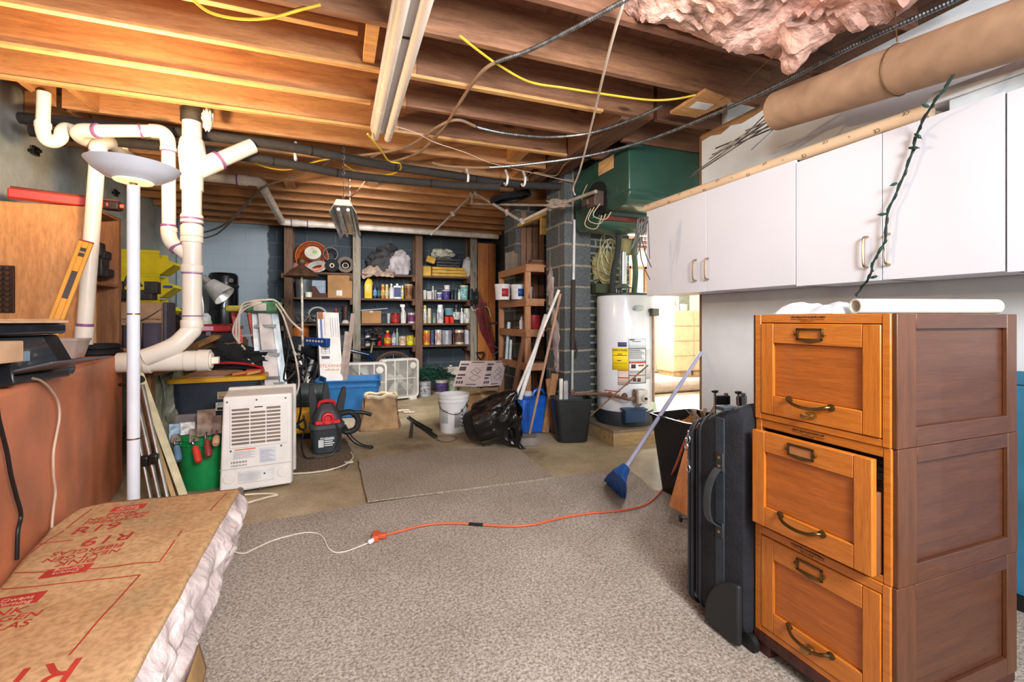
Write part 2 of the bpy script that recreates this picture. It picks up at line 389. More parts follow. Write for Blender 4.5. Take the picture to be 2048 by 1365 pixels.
f2 = lambda px, py: tuple(FL(px, py))[:2]
rug('carpet', 'wide pale speckled carpet covering the near floor', [(-1.15, -2.5), (2.46, -2.5), (2.46, 1.6), (2.45, 2.1), f2(1372, 985), f2(1310, 985), f2(1255, 940), f2(1108, 960), f2(735, 1012), f2(470, 1058), f2(380, 1075)], cm, .0, .012)
rug('carpet_piece', 'tan carpet offcut lying across the middle of the floor', [f2(735, 1010), f2(716, 926), f2(850, 905), f2(1034, 901), f2(1108, 961), f2(930, 985)], cm2, .0122, .022)
rug('carpet_scrap', 'brown flecked carpet scrap under the small shop vacuum', [f2(560, 950), f2(690, 940), f2(710, 915), f2(690, 880), f2(600, 862), f2(540, 900)], cm3, .0, .01)
# ================================================================ right side: filing drawers, suitcase, wall cabinets
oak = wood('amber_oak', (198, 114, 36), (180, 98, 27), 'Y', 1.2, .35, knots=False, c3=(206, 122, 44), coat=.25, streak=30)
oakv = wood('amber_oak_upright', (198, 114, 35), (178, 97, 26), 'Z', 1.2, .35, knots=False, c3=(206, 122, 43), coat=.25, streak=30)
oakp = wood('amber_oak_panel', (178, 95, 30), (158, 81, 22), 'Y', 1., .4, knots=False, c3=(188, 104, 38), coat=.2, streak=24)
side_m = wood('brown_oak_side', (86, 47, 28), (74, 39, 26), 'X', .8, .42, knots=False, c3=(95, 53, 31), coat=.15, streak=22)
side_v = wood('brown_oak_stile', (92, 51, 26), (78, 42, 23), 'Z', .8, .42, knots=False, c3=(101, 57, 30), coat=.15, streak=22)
darkw = wood('dark_stained_wood', (74, 34, 26), (48, 22, 18), 'Z', 1.5, .5, knots=False)
inkm = C((70, 40, 16), .7)
FY0, FY1, FX0, FX1 = .752, 1.153, 1.3, 1.838
def drawer_section(name, label, z0, z1, out=0, key=True, holder=None, turn=0, off=(0, 0)):
    r = root(name, label, 'filing cabinet section', (FX0 + off[0], (FY0 + FY1) / 2 + off[1], z0))
    h = z1 - z0; w = FY1 - FY0; d = FX1 - FX0; t = .03
    L = lambda mb, n, m, p=None, **k: mb.build(n, m, p or r, world=False, **k)
    y0, y1 = -w / 2, w / 2
    c = MB()
    c.box(0, d, y0, y0 + .012, 0, h).box(0, d, y1 - .012, y1, 0, h).box(.001, d, y0 + .012, y1 - .012, 0, .018).box(.001, d, y0 + .012, y1 - .012, h - .022, h).box(d - .012, d, y0 + .012, y1 - .012, .018, h - .022)
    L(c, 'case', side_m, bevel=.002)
    f = MB()   # face frame of the case
    f.box(-.006, .012, y0, y0 + .019, 0, h).box(-.006, .012, y1 - .022, y1, 0, h).box(-.005, .0125, y0 + .019, y1 - .022, h - .026, h).box(-.005, .0125, y0 + .019, y1 - .022, 0, .019)
    L(f, 'face_frame', oak, bevel=.002)
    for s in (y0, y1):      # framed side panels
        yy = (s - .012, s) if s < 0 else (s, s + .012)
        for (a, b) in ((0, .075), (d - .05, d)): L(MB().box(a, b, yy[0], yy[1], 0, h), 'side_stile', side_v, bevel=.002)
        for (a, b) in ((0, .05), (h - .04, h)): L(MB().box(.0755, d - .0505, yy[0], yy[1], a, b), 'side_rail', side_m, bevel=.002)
    # drawer
    ya, yb, za, zb = y0 + .021, y1 - .024, .021, h - .028
    fm = TR((-out, 0, 0)) @ Rz(turn)
    dr = MB(); s = .045
    dr.box(-.008, .012, ya, ya + s, za, zb, fm).box(-.008, .012, yb - s, yb, za, zb, fm)
    dr.mi = 1; dr.box(-.0075, .012, ya + s, yb - s, za, za + .062, fm).box(-.0075, .012, ya + s, yb - s, zb - .062, zb, fm)
    dr.mi = 2; dr.box(.001, .01, ya + s, yb - s, za + .062, zb - .062, fm)
    dr.mi = 3; dr.box(.012, d - .06, ya + .004, ya + .016, za, zb - .09, fm).box(.012, d - .06, yb - .016, yb - .004, za, zb - .09, fm).box(.012, d - .06, ya + .016, yb - .016, za, za + .01, fm)
    dd = L(dr, 'drawer', [oakv, oak, oakp, C((120, 74, 44), .6)], bevel=.0025)
    if out:
        pp = MB()
        for i in range(9): pp.cb((.09 + i * .045, 0, za + .1 + .004 * (i % 3)), (.012, yb - ya - .06, .17), fm)
        L(pp, 'paper_folders', C((222, 222, 226), .7), dd)
    bz = (zb - .031); F = fm @ Matrix(((0, 0, 1, -.0085), (-1, 0, 0, .005), (0, 1, 0, 0), (0, 0, 0, 1)))  # local x to the viewer's right, y up
    F = fm @ Matrix(((0, 0, -1, -.0085), (-1, 0, 0, .01), (0, 1, 0, 0), (0, 0, 0, 1)))
    lh = MB(); W2, H2 = .04, .017
    for (a, b, c2, d2) in ((-W2, W2, H2 - .005, H2 + .001), (-W2, W2, -H2 - .001, -H2 + .005), (-W2, -W2 + .006, -H2, H2), (W2 - .006, W2, -H2, H2)): lh.box(a, b, bz + c2, bz + d2, 0, .004, F)
    for sx in (-1, 1):
        lh.lathe([(.005, 0), (.005, .004), (.002, .005)], 10, F @ TR((sx * (W2 + .003), bz, 0)))
    lh.prism([(-W2, bz - H2), (-.02, bz - H2 - .004), (0, bz - H2 - .008), (.02, bz - H2 - .004), (W2, bz - H2)], 0, .004, F)
    lb = L(lh, 'label_holder', BRASS, dd, bevel=.0008)
    if holder: L(MB().box(-W2 + .006, W2 - .006, bz - H2 + .005, bz + H2 - .005, .0005, .0015, F), 'card', holder, dd)
    hz = za + .052
    hd = MB(); pts = [F @ V(p) for p in ((-.062, hz + .008, .003), (-.055, hz + .007, .014), (-.035, hz - .001, .024), (0, hz - .006, .027), (.035, hz - .004, .024), (.055, hz + .003, .014), (.062, hz + .004, .003))]
    hd.tube(spl(pts, 4), .0048, 10)
    for sx, dy in ((-1, .008), (1, .004)): hd.lathe([(.0105, 0), (.0105, .003), (.006, .006), (.001, .007)], 14, F @ TR((sx * .064, hz + dy, 0)))
    L(hd, 'handle', BRASS, dd)
    if key:
        k = MB(); kz = za + .028 if key == 1 else hz - .012
        k.lathe([(.014, 0), (.014, .002), (.008, .004), (.006, .012), (.011, .016), (.011, .024), (.006, .026), (.001, .026)], 16, F @ TR((.004, kz - .005, 0)) @ Matrix.Diagonal((1.3, .8, 1.1, 1)))
        L(k, 'latch_knob', C((178, 140, 82), .35, 1), dd)
    mk = MB(); G = Matrix(((0, 0, -1, -.0062), (-1, 0, 0, .02), (0, 1, 0, h - .008), (0, 0, 0, 1)))
    rm = random.Random(int(z0 * 1000))
    for yy_, x0_, x1_, hh_ in ((0, -.05, .05, .006), (-.007, -.05, .052, .0022), (-.0115, -.02, .02, .003)):
        x_ = x0_
        while x_ < x1_:
            l_ = rm.uniform(.002, .006); mk.box(x_, x_ + l_, yy_ - hh_ / 2 * rm.uniform(.5, 1), yy_ + hh_ / 2 * rm.uniform(.4, 1), 0, .0003, G); x_ += l_ + rm.uniform(.001, .003)
    L(mk, 'maker_mark', inkm, smooth=0)
    return r
drawer_section('filing_section', 'amber oak filing drawer section closed, topmost of the stack, under the white pipe', .777, 1.116, key=1)
drawer_section('filing_section', 'amber oak filing drawer section pulled partly open, middle of the stack', .43, .776, out=.04, key=0, holder=C((176, 112, 66), .8), off=(.004, 0), turn=.012)
drawer_section('filing_section', 'amber oak filing drawer section closed, lowest of the stack on the dark stand', .085, .429, key=2)
fr = root('file_stand', 'dark stained low wooden stand under the stack of filing drawers', 'stand', (1.59, .95, 0))
fr_t = MB().box(FX0 - .006, FX1 + .006, FY0 - .006, FY1 + .006, .05, .084); S('top_rail', fr_t, darkw, fr, bevel=.003)
for x in (FX0, FX1 - .05):
    for y in (FY0, FY1 - .05): S('leg', MB().box(x, x + .05, y, y + .05, 0, .05), darkw, fr, bevel=.003)
# on top of the drawers
pk = MB()
p0 = atZ(1620, 606, 1.13)
def packet(u, v):
    x = 1.36 + .33 * v; y = 1.145 - .21 * u; e = min(u, 1 - u, v, 1 - v)
    return (x, y, 1.118 + min(.036, e * .45) * (.8 + .5 * noise.noise(V((x * 16, y * 16, 0)))) + .006 * noise.noise(V((x * 40, y * 40, 2))) * min(1, e * 9))
pk.sheet(packet, 26, 26); pk.box(1.365, 1.685, .94, 1.14, 1.1165, 1.119)
T('plastic_packet', 'folded clear plastic packet of white cloth on the top filing drawer', 'packet', pk, C((206, 208, 214), .22, var=.05, coat=.4))
pp = MB(); P0 = V((1.392, .9, 1.139)); P1 = V((1.83, .782, 1.139)); fx = frame(P0, P1 - P0); Lp = (P1 - P0).length
pp.lathe([(.0175, 0), (.0215, 0), (.0215, Lp), (.0175, Lp), (.0175, 0)], 28, fx @ Matrix.Rotation(PI / 2, 4, 'Y'), cap=False)
T('plastic_pipe', 'short ivory plastic pipe lying on the top filing drawer', 'pipe', pp, C((240, 232, 216), .35, var=.04))
# ---------------------------------------------------------------- suitcase
sc = root('suitcase', 'black fabric wheeled suitcase standing upright beside the filing drawers', 'suitcase', (1.5, 1.3, 0))
navy = C((26, 27, 33), .85, var=.3, sc=14, bmp=.3); webb = C((44, 52, 60), .7, bmp=.3, sc=30); trimm = C((26, 27, 32), .6)
def rr(w, h, r, n=6):
    o = []
    for (cx, cy, a) in ((w - r, h - r, 0), (r, h - r, PI / 2), (r, r, PI), (w - r, r, 1.5 * PI)):
        for k in range(n + 1): o.append((cx + r * math.cos(a + PI / 2 * k / n), cy + r * math.sin(a + PI / 2 * k / n)))
    return o
sx0, sx1, sy0, sy1, sz0, sz1 = 1.25, 1.76, 1.165, 1.43, .03, .815
def scsec(y, ins, bulge):
    kz = 1 - max(0, y - 1.2) * .6
    return [(sx0 + ins + p[0] - bulge, y, sz0 + ins * kz + p[1] * kz) for p in rr(sx1 - sx0 - 2 * ins + 2 * bulge, sz1 - sz0 - 2 * ins + bulge, .06)]
S('shell', MB().loft([scsec(1.16, .03, 0), scsec(1.168, .008, 0), scsec(1.19, 0, .0), scsec(1.28, 0, .004), scsec(1.36, .002, .002), scsec(1.375, .004, 0)]), navy, sc)
S('front_pocket', MB().loft([scsec(1.372, .012, 0), scsec(1.4, .012, 0), scsec(1.425, .02, 0), scsec(1.44, .05, 0)]), navy, sc)
for y in (1.352, 1.392, 1.407):
    S('piping', MB().tube([V((sx0 - .001 + p[0], y, sz0 + p[1] * (1 - (y - 1.2) * .6))) for p in rr(sx1 - sx0 + .002, sz1 - sz0 + .001, .06)], .0065, 6, closed=True), trimm, sc)
zp = MB().tube([V((sx0 + .004 + p[0], 1.372, sz0 + .004 + p[1] * .897)) for p in rr(sx1 - sx0 - .008, sz1 - sz0 - .008, .06)], .0045, 4, closed=True); S('zipper', zp, C((60, 66, 76), .5, .3), sc)
S('strap', MB().box(sx0 - .006, sx0 - .001, 1.235, 1.275, .1, .76).box(sx0 - .004, sx0 + .06, 1.235, 1.275, sz1 - .03, sz1 - .018), webb, sc, bevel=.002)
hn = MB()
hp = [V((sx0 - .008, 1.255, .585)), V((sx0 - .028, 1.26, .56)), V((sx0 - .042, 1.268, .51)), V((sx0 - .042, 1.272, .44)), V((sx0 - .03, 1.27, .4)), V((sx0 - .008, 1.257, .385))]
hs = spl(hp, 5); hn.loft([[q + V((0, -.014, 0)), q + V((-.006, -.014, 0)), q + V((-.008, .0, 0)), q + V((-.006, .014, 0)), q + V((0, .014, 0))] for q in hs])
S('carry_handle', hn, C((52, 58, 62), .45, coat=.2), sc)
S('handle_tab', MB().box(sx0 - .009, sx0 - .004, 1.238, 1.272, .575, .64), C((40, 42, 44), .5), sc, bevel=.004)
S('handle_tab', MB().box(sx0 - .009, sx0 - .004, 1.238, 1.272, .345, .4), C((40, 42, 44), .5), sc, bevel=.004)
rv = MB()
for z in (.592, .622, .365): rv.lathe([(.006, 0), (.006, .003), (.001, .005)], 12, TR((sx0 - .008, 1.255, z)) @ Matrix.Rotation(-PI / 2, 4, 'Y'))
S('rivet', rv, C((176, 150, 110), .4, 1), sc)
# corner guard over the wheel
cg = MB(); ga = [(1.162 + .155 * math.sin(a), .025 + .2 * math.cos(a)) for a in [PI / 2 * k / 10 for k in range(11)]] + [(1.162, .025)]
cg.prism(ga, 0, .022, Matrix(((0, 0, 1, sx0 - .02), (1, 0, 0, 0), (0, 1, 0, 0), (0, 0, 0, 1)))); S('corner_guard', cg, C((34, 36, 38), .55, bmp=.15), sc, bevel=.008, seg=3)
for x in (sx0 + .03, sx1 - .06): S('wheel', MB().lathe([(.01, 0), (.03, .002), (.03, .022), (.01, .024)], 20, TR((x, 1.16, .031)) @ Matrix.Rotation(-PI / 2, 4, 'Y') @ TR((0, 0, -.012))), C((20, 20, 20), .6), sc)
for (z, y) in ((.56, 1.4), (.67, 1.4), (.64, 1.412)):
    zt = MB(); zt.tube([V((sx0 - .012, y + .008 * math.cos(a), z - .02 + .013 * math.sin(a))) for a in [2 * PI * k / 12 for k in range(12)]], .0022, 6, closed=True); zt.box(sx0 - .014, sx0 - .004, y - .004, y + .004, z - .01, z + .012)
    S('zip_pull', zt, STEEL, sc)
# ---------------------------------------------------------------- things behind the suitcase
pbp = MB(); A, B_, C_, D_ = D(1338, 1012, 2.42), D(1378, 1035, 2.36), D(1394, 870, 2.5), D(1374, 882, 2.53)
off = V((.012, .012, 0)); pbp.loft([[A, B_, C_, D_], [A + off, B_ + off, C_ + off, D_ + off]])
T('plywood_offcut', 'orange plywood offcut leaning between black bin and suitcase', 'board', pbp, wood('orange_ply', (204, 128, 64), (176, 100, 44), 'Z', 1, .55, knots=False))
def f_clamp(label, top, foot, jaw_dir, scale=1):
    r = root('bar_clamp', label, 'clamp', foot, group='bar clamps behind the suitcase'); top, foot = V(top), V(foot); jd_ = V(jaw_dir).normalized()
    S('bar', MB().bar(foot, top, .022, .008, up=jd_), STEEL, r, bevel=.001)
    ax = (top - foot).normalized()
    for t, nm in ((.96, 'fixed_jaw'), (.8, 'sliding_jaw')):
        c = foot + (top - foot) * t
        S(nm, MB().bar(c - jd_ * .015, c + jd_ * .05, .022, .04, up=ax), BLACK, r, bevel=.004)
    c = foot + (top - foot) * .96 + jd_ * .05
    sc_ = MB().tube([c - ax * .1, c + ax * .03], .005, 8); S('screw', sc_, STEEL, r)
    S('pad', MB().lathe([(.004, 0), (.014, .004), (.014, .012), (.005, .014)], 14, frame(c + ax * .03, jd_, z=ax)), BLACK, r)
    return r
f_clamp('black and steel bar clamp with a round pad, beside the wallboard end', D(1452, 786, 2.03), V((D(1452, 786, 2.03).x, D(1452, 786, 2.03).y, 0)), (-1, .3, 0))
f_clamp('black bar clamp against the filing drawers, right of the other clamp', D(1486, 786, 2.03), V((D(1486, 786, 2.03).x + .03, D(1486, 786, 2.03).y, 0)), (-1, -.4, 0))
hc = root('bar_clamp', 'bar clamp lying low with its pad sticking out behind the suitcase', 'clamp', FL(1372, 1120), group='bar clamps behind the suitcase')
c0 = D(1357, 1038, 2.1); ca = V((.9, -.35, .05)).normalized()
S('pad', MB().lathe([(.004, 0), (.016, .004), (.016, .012), (.005, .014)], 14, frame(c0, V((0, 0, 1)), z=ca)), BLACK, hc)
S('screw', MB().tube([c0, c0 + ca * .12], .005, 8), STEEL, hc)
S('jaw', MB().bar(c0 + ca * .07 + V((0, 0, .03)), V((c0 + ca * .07).to_tuple()[:2] + (0,)), .035, .02, up=ca), BLACK, hc, bevel=.003)
# big black bin with wood scraps
def tub(mb, c, z0, z1, a0, b0, a1, b1, rz=0, wall=.006, r=.05, lip=.01):
    M = TR((c[0], c[1], 0)) @ Rz(rz)
    def ring(a, b, z): return [M @ V((p[0] - a / 2, p[1] - b / 2, z)) for p in rr(a, b, min(r, a * .3, b * .3), 5)]
    mb.loft([ring(a0 - .03, b0 - .03, z0), ring(a0, b0, z0 + .012), ring(a1, b1, z1 - .014), ring(a1 + 2 * lip, b1 + 2 * lip, z1 - .012), ring(a1 + 2 * lip, b1 + 2 * lip, z1), ring(a1 - 2 * wall, b1 - 2 * wall, z1), ring(a0 - 2 * wall, b0 - 2 * wall, z0 + .016)])
    return mb
bb = FL(1368, 985); bb = V((2.08, 2.33, 0))
bin1 = root('waste_bin', 'tall black plastic bin of wood scraps beside the suitcase', 'bin', bb)
S('body', tub(MB(), bb, 0, .5, .27, .27, .37, .36, rz=.05), BLACK, bin1)
wsc = MB(); wsc.sheet(lambda u, v: (bb.x - .165 + .33 * u, bb.y - .16 + .32 * v, .44 + .03 * noise.noise(V((u * 5, v * 5, 0))) + .015 * noise.noise(V((u * 19, v * 19, 0)))), 24, 24)
o = T('wood_shavings', 'orange sawdust and wood shavings filling the tall black bin', 'sawdust', wsc, C((196, 132, 70), .9, var=.5, sc=60, bmp=.5)); o['kind'] = 'stuff'
ws = MB()
for i in range(9):
    a = random.random() * 6.28; x = bb.x + .05 + .1 * random.random(); y = bb.y - .05 + .14 * random.random()
    ws.bar((x, y, .44), (x + .07 * math.cos(a), y + .07 * math.sin(a), .5 + .05 * random.random()), .02, .006)
o = T('scrap_offcuts', 'broken grey wood splinters sticking out of the black bin', 'scraps', ws, C((150, 128, 110), .8)); o['kind'] = 'stuff'
# blue broom with pale handle
br = root('broom', 'blue angled broom with pale lilac handle leaning towards the white wall', 'broom', FL(1235, 995))
h0 = D(1249, 940, 2.62); h1 = atX(1402, 708, 2.42); h1 = D(1402, 706, 3.35)
S('handle', MB().tube([h0, h0 + (h1 - h0) * 1.0], .0125, 12), C((176, 176, 204), .4, var=.04), br)
hv = (h0 - h1).normalized(); bt = FL(1245, 1000); bl = FL(1214, 972)
k0 = h0 - hv * .03
bh = MB(); side = (V((bt.x, bt.y, 0)) - V((bl.x, bl.y, 0))).normalized(); nn = side.cross(hv).normalized()
def bsec(c, w0, w1, t): return [c + side * w0 + nn * t, c + side * w1 + nn * t, c + side * w1 - nn * t, c + side * w0 - nn * t]
S('head', MB().loft([bsec(k0, -.02, .02, .018), bsec(k0 + hv * .05, -.045, .035, .022), bsec(k0 + hv * .09, -.075, .06, .024)]), C((30, 84, 158), .4), br, bevel=.004)
bs = MB(); nb = 16
top_c = k0 + hv * .085
for i in range(nb):
    for j in range(3):
        f = i / (nb - 1); a = top_c + side * (-.07 + .125 * f) + nn * (-.012 + .012 * j)
        e = bl + (bt - bl) * f + V((0, 0, .012)) + nn * (-.03 + .03 * j) + V((random.uniform(-.006, .006), random.uniform(-.006, .006), 0))
        e.z = max(.014, e.z)
        bs.tube([a, a.lerp(e, .5) + nn * .004 * (j - 1), e], [.0065, .0075, .006], 5)
S('bristles', bs, C((28, 92, 176), .6, var=.3, sc=30), br, label='blue plastic bristles')
# orange extension cord and the white lamp cord plugged into it
ec = root('extension_cord', 'orange extension cord snaking across the pale carpet', 'cord', FL(900, 1048))
pts = [FL(*p, z=.02) for p in ((765, 1072), (800, 1063), (850, 1051), (900, 1047), (960, 1050), (1020, 1053), (1070, 1049), (1120, 1037), (1180, 1027), (1240, 1022), (1290, 1010), (1320, 985), (1338, 960))]
pts += [D(1354, 926, 2.28), D(1366, 893, 2.15), D(1378, 868, 2.06), D(1398, 850, 2.0)]
S('cable', MB().tube(spl(pts, 6), .0058, 8), C((206, 96, 58), .5, var=.06), ec)
S('tape_wrap', MB().tube(spl([FL(*p, z=.02) for p in ((938, 1048.5), (952, 1049.6), (966, 1050.3))], 3), .0082, 10), BLACK, ec)
soc = FL(752, 1073, .028); sm = frame(soc, FL(765, 1072, .028) - soc)
S('socket_block', MB().cb((0, 0, 0), (.034, .075, .03), sm).cb((.03, 0, 0), (.04, .03, .024), sm), C((204, 88, 50), .5), ec, bevel=.006)
wc = root('lamp_cord', 'thin white lamp cord plugged into the orange socket block', 'cord', FL(600, 1095))
pts = [FL(*p, z=.016) for p in ((738, 1086), (718, 1094), (690, 1104), (668, 1105), (655, 1094), (648, 1078), (635, 1068), (610, 1066), (580, 1072), (545, 1082), (510, 1098), (490, 1107), (470, 1105), (455, 1095), (452, 1060), (430, 1010))]
S('cable', MB().tube(spl(pts, 6), .003, 6), C((226, 214, 198), .5), wc)
S('plug', MB().cb((0, 0, 0), (.03, .018, .018), frame(FL(742, 1083, .026), FL(752, 1077, .026) - FL(738, 1086, .026))), WHITE, wc, bevel=.004)
# blue panel behind the filing drawers
bp = root('blue_board', 'tall teal blue board standing on a black base behind the filing drawers', 'board', (2.42, .7, 0))
S('panel', MB().box(2.4, 2.43, .3, .976, .065, .9), C((52, 118, 146), .6, var=.12, sc=6), bp, bevel=.003)
S('edge_strip', MB().box(2.394, 2.44, .3, .978, .855, .905), C((58, 124, 152), .5), bp, bevel=.003)
S('base', MB().box(2.385, 2.45, .3, .98, .0, .065), BLACK, bp, bevel=.003)
# ---------------------------------------------------------------- white wall cabinets
lam = C((220, 219, 226), .38, var=.02, sc=2); edge = C((150, 150, 154), .5)
CXF = 2.2
def yat(px): 
    r = ray(px, 500); return CXF * r.y / r.x
def wall_cabinet(label, pxs, z0, z1, handles):
    ys = [yat(p) if p > 0 else -p for p in pxs]
    r = root('wall_cabinet', label, 'cabinet', ((CXF + XR) / 2, (ys[0] + ys[-1]) / 2, z0), group='white wall cabinets')
    b = MB(); a, c = ys[-1] + .001, ys[0] - .001
    b.box(CXF + .02, XR - .002, a, a + .018, z0, z1).box(CXF + .02, XR - .002, c - .018, c, z0, z1).box(CXF + .02, XR - .002, a, c, z0, z0 + .018).box(CXF + .02, XR - .002, a, c, z1 - .018, z1).box(XR - .012, XR - .002, a, c, z0, z1).box(CXF + .02, XR - .02, (a + c) / 2 - .009, (a + c) / 2 + .009, z0, z1)
    S('body', b, lam, r)
    for i in range(len(ys) - 1):
        d = S('door', MB().box(CXF, CXF + .018, ys[i + 1] + .002, ys[i] - .002, z0 - .004, z1), lam, r, bevel=.0015)
        if handles[i]:
            hpx, y0, y1 = handles[i]; hy = yat(hpx); za = atX(hpx, y0, CXF).z; zb = atX(hpx, y1, CXF).z
            S('handle', MB().tube(spl([(CXF, hy, za), (CXF - .022, hy, za - .004), (CXF - .028, hy, za - .018), (CXF - .03, hy, (za + zb) / 2), (CXF - .028, hy, zb + .018), (CXF - .022, hy, zb + .004), (CXF, hy, zb)], 4), .0052, 10), C((186, 160, 130), .3, 1), d)
    return r
wall_cabinet('white two-door wall cabinet overhanging the wall end, nearest the water heater', (1293, 1413, 1591), 1.284, 1.92, ((1393, 520, 562), (1417, 517, 559)))
wall_cabinet('white two-door wall cabinet with the string of lights hanging in front', (1591.6, 1764, 2010), 1.275, 1.905, ((1735, 474, 535), (1779, 468, 530)))
wall_cabinet('white wall cabinet cut by the photo edge, above the filing drawers', (2012, -.35), 1.27, 1.9, (None,))
# paper roll, drawings and tube light on the cabinets
rl = root('paper_roll', 'long tan paper roll with black printed marks along the cabinet tops', 'roll', (2.24, 2.1, 1.95))
a = V((2.235, 2.98, 1.957)); b = V((2.24, 1.155, 1.945))
S('roll', MB().tube([a.lerp(b, t / 10) for t in range(11)], .03, 18), C((222, 190, 156), .7, var=.06, sc=4), rl)
mk = MB()
for i in range(16):
    c = a.lerp(b, .03 + i * .062); ang = 2.5 + .3 * (i % 3); R_ = Matrix.Rotation(0, 4, 'Y')
    M = TR(c) @ Matrix.Rotation(-(1.15 + .5 * (i % 3)), 4, 'Y') @ TR((0, 0, .0302))
    textinto(mk, ('CE', '=', 'CE')[i % 3], M @ Rz(PI / 2), .022, .0003)
S('printed_marks', mk, C((80, 60, 48), .7), rl, smooth=0)
T('folded_paper', 'white and black folded paper lying behind the tan roll', 'paper', MB().box(2.28, 2.4, 2.0, 2.75, 1.921, 1.985), C((226, 226, 226), .6))
fl_ = root('strip_light', 'white strip light fixture lying on top of the cabinets at the right edge', 'light fixture', (2.32, .7, 1.905))
S('housing', MB().prism([(2.22, 1.97), (2.27, 2.025), (2.39, 2.025), (2.44, 1.97), (2.44, 1.955), (2.22, 1.955)], -1.165, -.2, Matrix(((1, 0, 0, 0), (0, 0, -1, 0), (0, 1, 0, 0), (0, 0, 0, 1)))), C((226, 232, 238), .35), fl_, bevel=.003)
S('reflector', MB().box(2.225, 2.43, .2, 1.09, 1.905, 1.954), C((214, 224, 232), .35), fl_, bevel=.004)
# big cardboard tube hung by wire, metal rods in it
A = D(1556, 222, 2.4); B = D(2048, 55, 1.5); ax = (B - A).normalized(); B = A + ax * 1.75
tb = MB(); Lt = (B - A).length; fm = frame(A, ax) @ Matrix.Rotation(PI / 2, 4, 'Y')
tb.lathe([(.087, 0), (.0955, 0), (.0955, Lt), (.087, Lt), (.087, 0)], 40, fm, cap=False)
T('cardboard_tube', 'large brown cardboard tube hung by wire above the wall cabinets', 'tube', tb, C((164, 130, 102), .75, var=.1, sc=12))
rdm = C((110, 112, 116), .35, 1, var=.3)
for i, (x, y, d_) in enumerate(((1379, 355, 2.95), (1384, 349, 2.93), (1419, 318, 2.75), (1424, 310, 2.8), (1436, 303, 2.7), (1431, 297, 2.76), (1491, 262, 2.55), (1470, 291, 2.62), (1502, 300, 2.5))):
    a1 = i * 2.4; rr_ = .015 + .05 * ((i * 5) % 9) / 9; s = fm @ V((rr_ * math.cos(a1) + .012, rr_ * math.sin(a1), .3))
    m_ = fm @ V((rr_ * math.cos(a1) + .03, rr_ * math.sin(a1), -.002))
    T('metal_rod', 'thin grey metal rod poking out of the big cardboard tube', 'rod', MB().tube([s, m_, D(x, y, d_)], .0038, 6), rdm, group='metal rods in the cardboard tube')
c1 = A.lerp(B, .33)
w = MB(); w.tube(spl([(c1.x - .02, c1.y, ZJ), (c1.x - .02, c1.y, c1.z + .2), c1 + V((-.01, 0, .11))], 5), .0025, 6)
w.tube([c1 + (fm.to_3x3() @ V((math.cos(t), math.sin(t), 0))) * .0985 for t in [2 * PI * k / 24 for k in range(24)]], .0022, 6, closed=True)
w.tube(spl([D(1690, 62, 2.0), D(1600, 95, 2.15), D(1540, 120, 2.3), D(1480, 175, 2.5), D(1440, 200, 2.7)], 5), .002, 6)
T('hanging_wire', 'rusty wire holding up the big cardboard tube', 'wire', w, C((120, 92, 66), .5, .8))
# string of small green lights
sl = root('string_lights', 'dark green string of small christmas bulbs hanging before the cabinet doors', 'string lights', (2.1, 1.4, 1.2))
path = [D(1935, 98, 1.62), D(1895, 170, 1.68), D(1868, 205, 1.72)] + [atX(x, y, 2.165) for x, y in ((1838, 258), (1822, 312), (1800, 370), (1775, 428), (1770, 482), (1748, 522), (1740, 552))] + [atX(1722, 578, 2.2), atX(1712, 592, 2.35)]
sp = spl(path, 6); S('cable', MB().tube(sp, .0045, 6), C((30, 52, 48), .5), sl)
S('cable', MB().tube([p + V((0, .007 * math.sin(i * 1.3), .004 * math.cos(i * 1.3))) for i, p in enumerate(sp)], .003, 6), C((30, 52, 48), .5), sl)
for (x, y, dx, dy, dd) in ((1925, 106, 22, 8, 1.63), (1858, 214, -16, -6, 1.73), (1818, 296, 22, 0, 0), (1795, 366, -16, 6, 0), (1772, 428, -18, 2, 0), (1768, 492, -14, 14, 0), (1742, 556, 14, -4, 0), (1830, 268, 14, 10, 0)):
    a = D(x, y, dd) if dd else atX(x, y, 2.16); b = D(x + dx, y + dy, dd + .01) if dd else atX(x + dx, y + dy, 2.15)
    S('bulb', MB().tube([a, a.lerp(b, .3), a.lerp(b, .65), a.lerp(b, .7), b], [.004, .0065, .0065, .004, .001], 8), C((40, 74, 62), .3), sl)
# pink insulation sagging between the joists
def insul(label, pts, zc, sag, seed, n=26):
    mb = MB(); x0, x1, y0, y1 = pts
    def f(u, v):
        x = x0 + (x1 - x0) * u; y = y0 + (y1 - y0) * v; e = min(1, 5 * min(u, 1 - u, v, 1 - v))
        z = zc - sag * e * (.6 + .5 * noise.noise(V((x * 4, y * 4, seed)))) - .035 * abs(noise.noise(V((x * 9, y * 16, seed)))) * e - .02 * noise.noise(V((x * 22, y * 40, seed))) * e - .02 * noise.noise(V((x * 30, y * 30, seed)))
        return (x + .05 * noise.noise(V((x * 6, y * 9, seed + 3))), y + .03 * noise.noise(V((x * 8, y * 8, seed + 5))), z)
    mb.sheet(f, n * 2, n)
    return T('insulation', label, 'insulation', mb, pinkc, group='pink insulation tucked in the ceiling', solid=.03)
pinkc = C((204, 160, 144), .95, var=.35, sc=7, bmp=1)
insul('pink fibreglass insulation sagging below the joists above the cardboard tube', (1.2, 2.3, .98, 1.82), ZJ + .06, .22, 2, 34)
insul('pink fibreglass insulation tucked between joists, cut by the top of the photo', (.9, 2.2, .6, .97), ZJ + .1, .12, 9)
fp = MB(); q = [atZ(1612, 55, 2.3), atZ(1598, 85, 2.26), atZ(1590, 115, 2.22), atZ(1578, 138, 2.2)]
fp.tube(spl(q, 14), [.1 - .0017 * i for i in range(43)], 30)
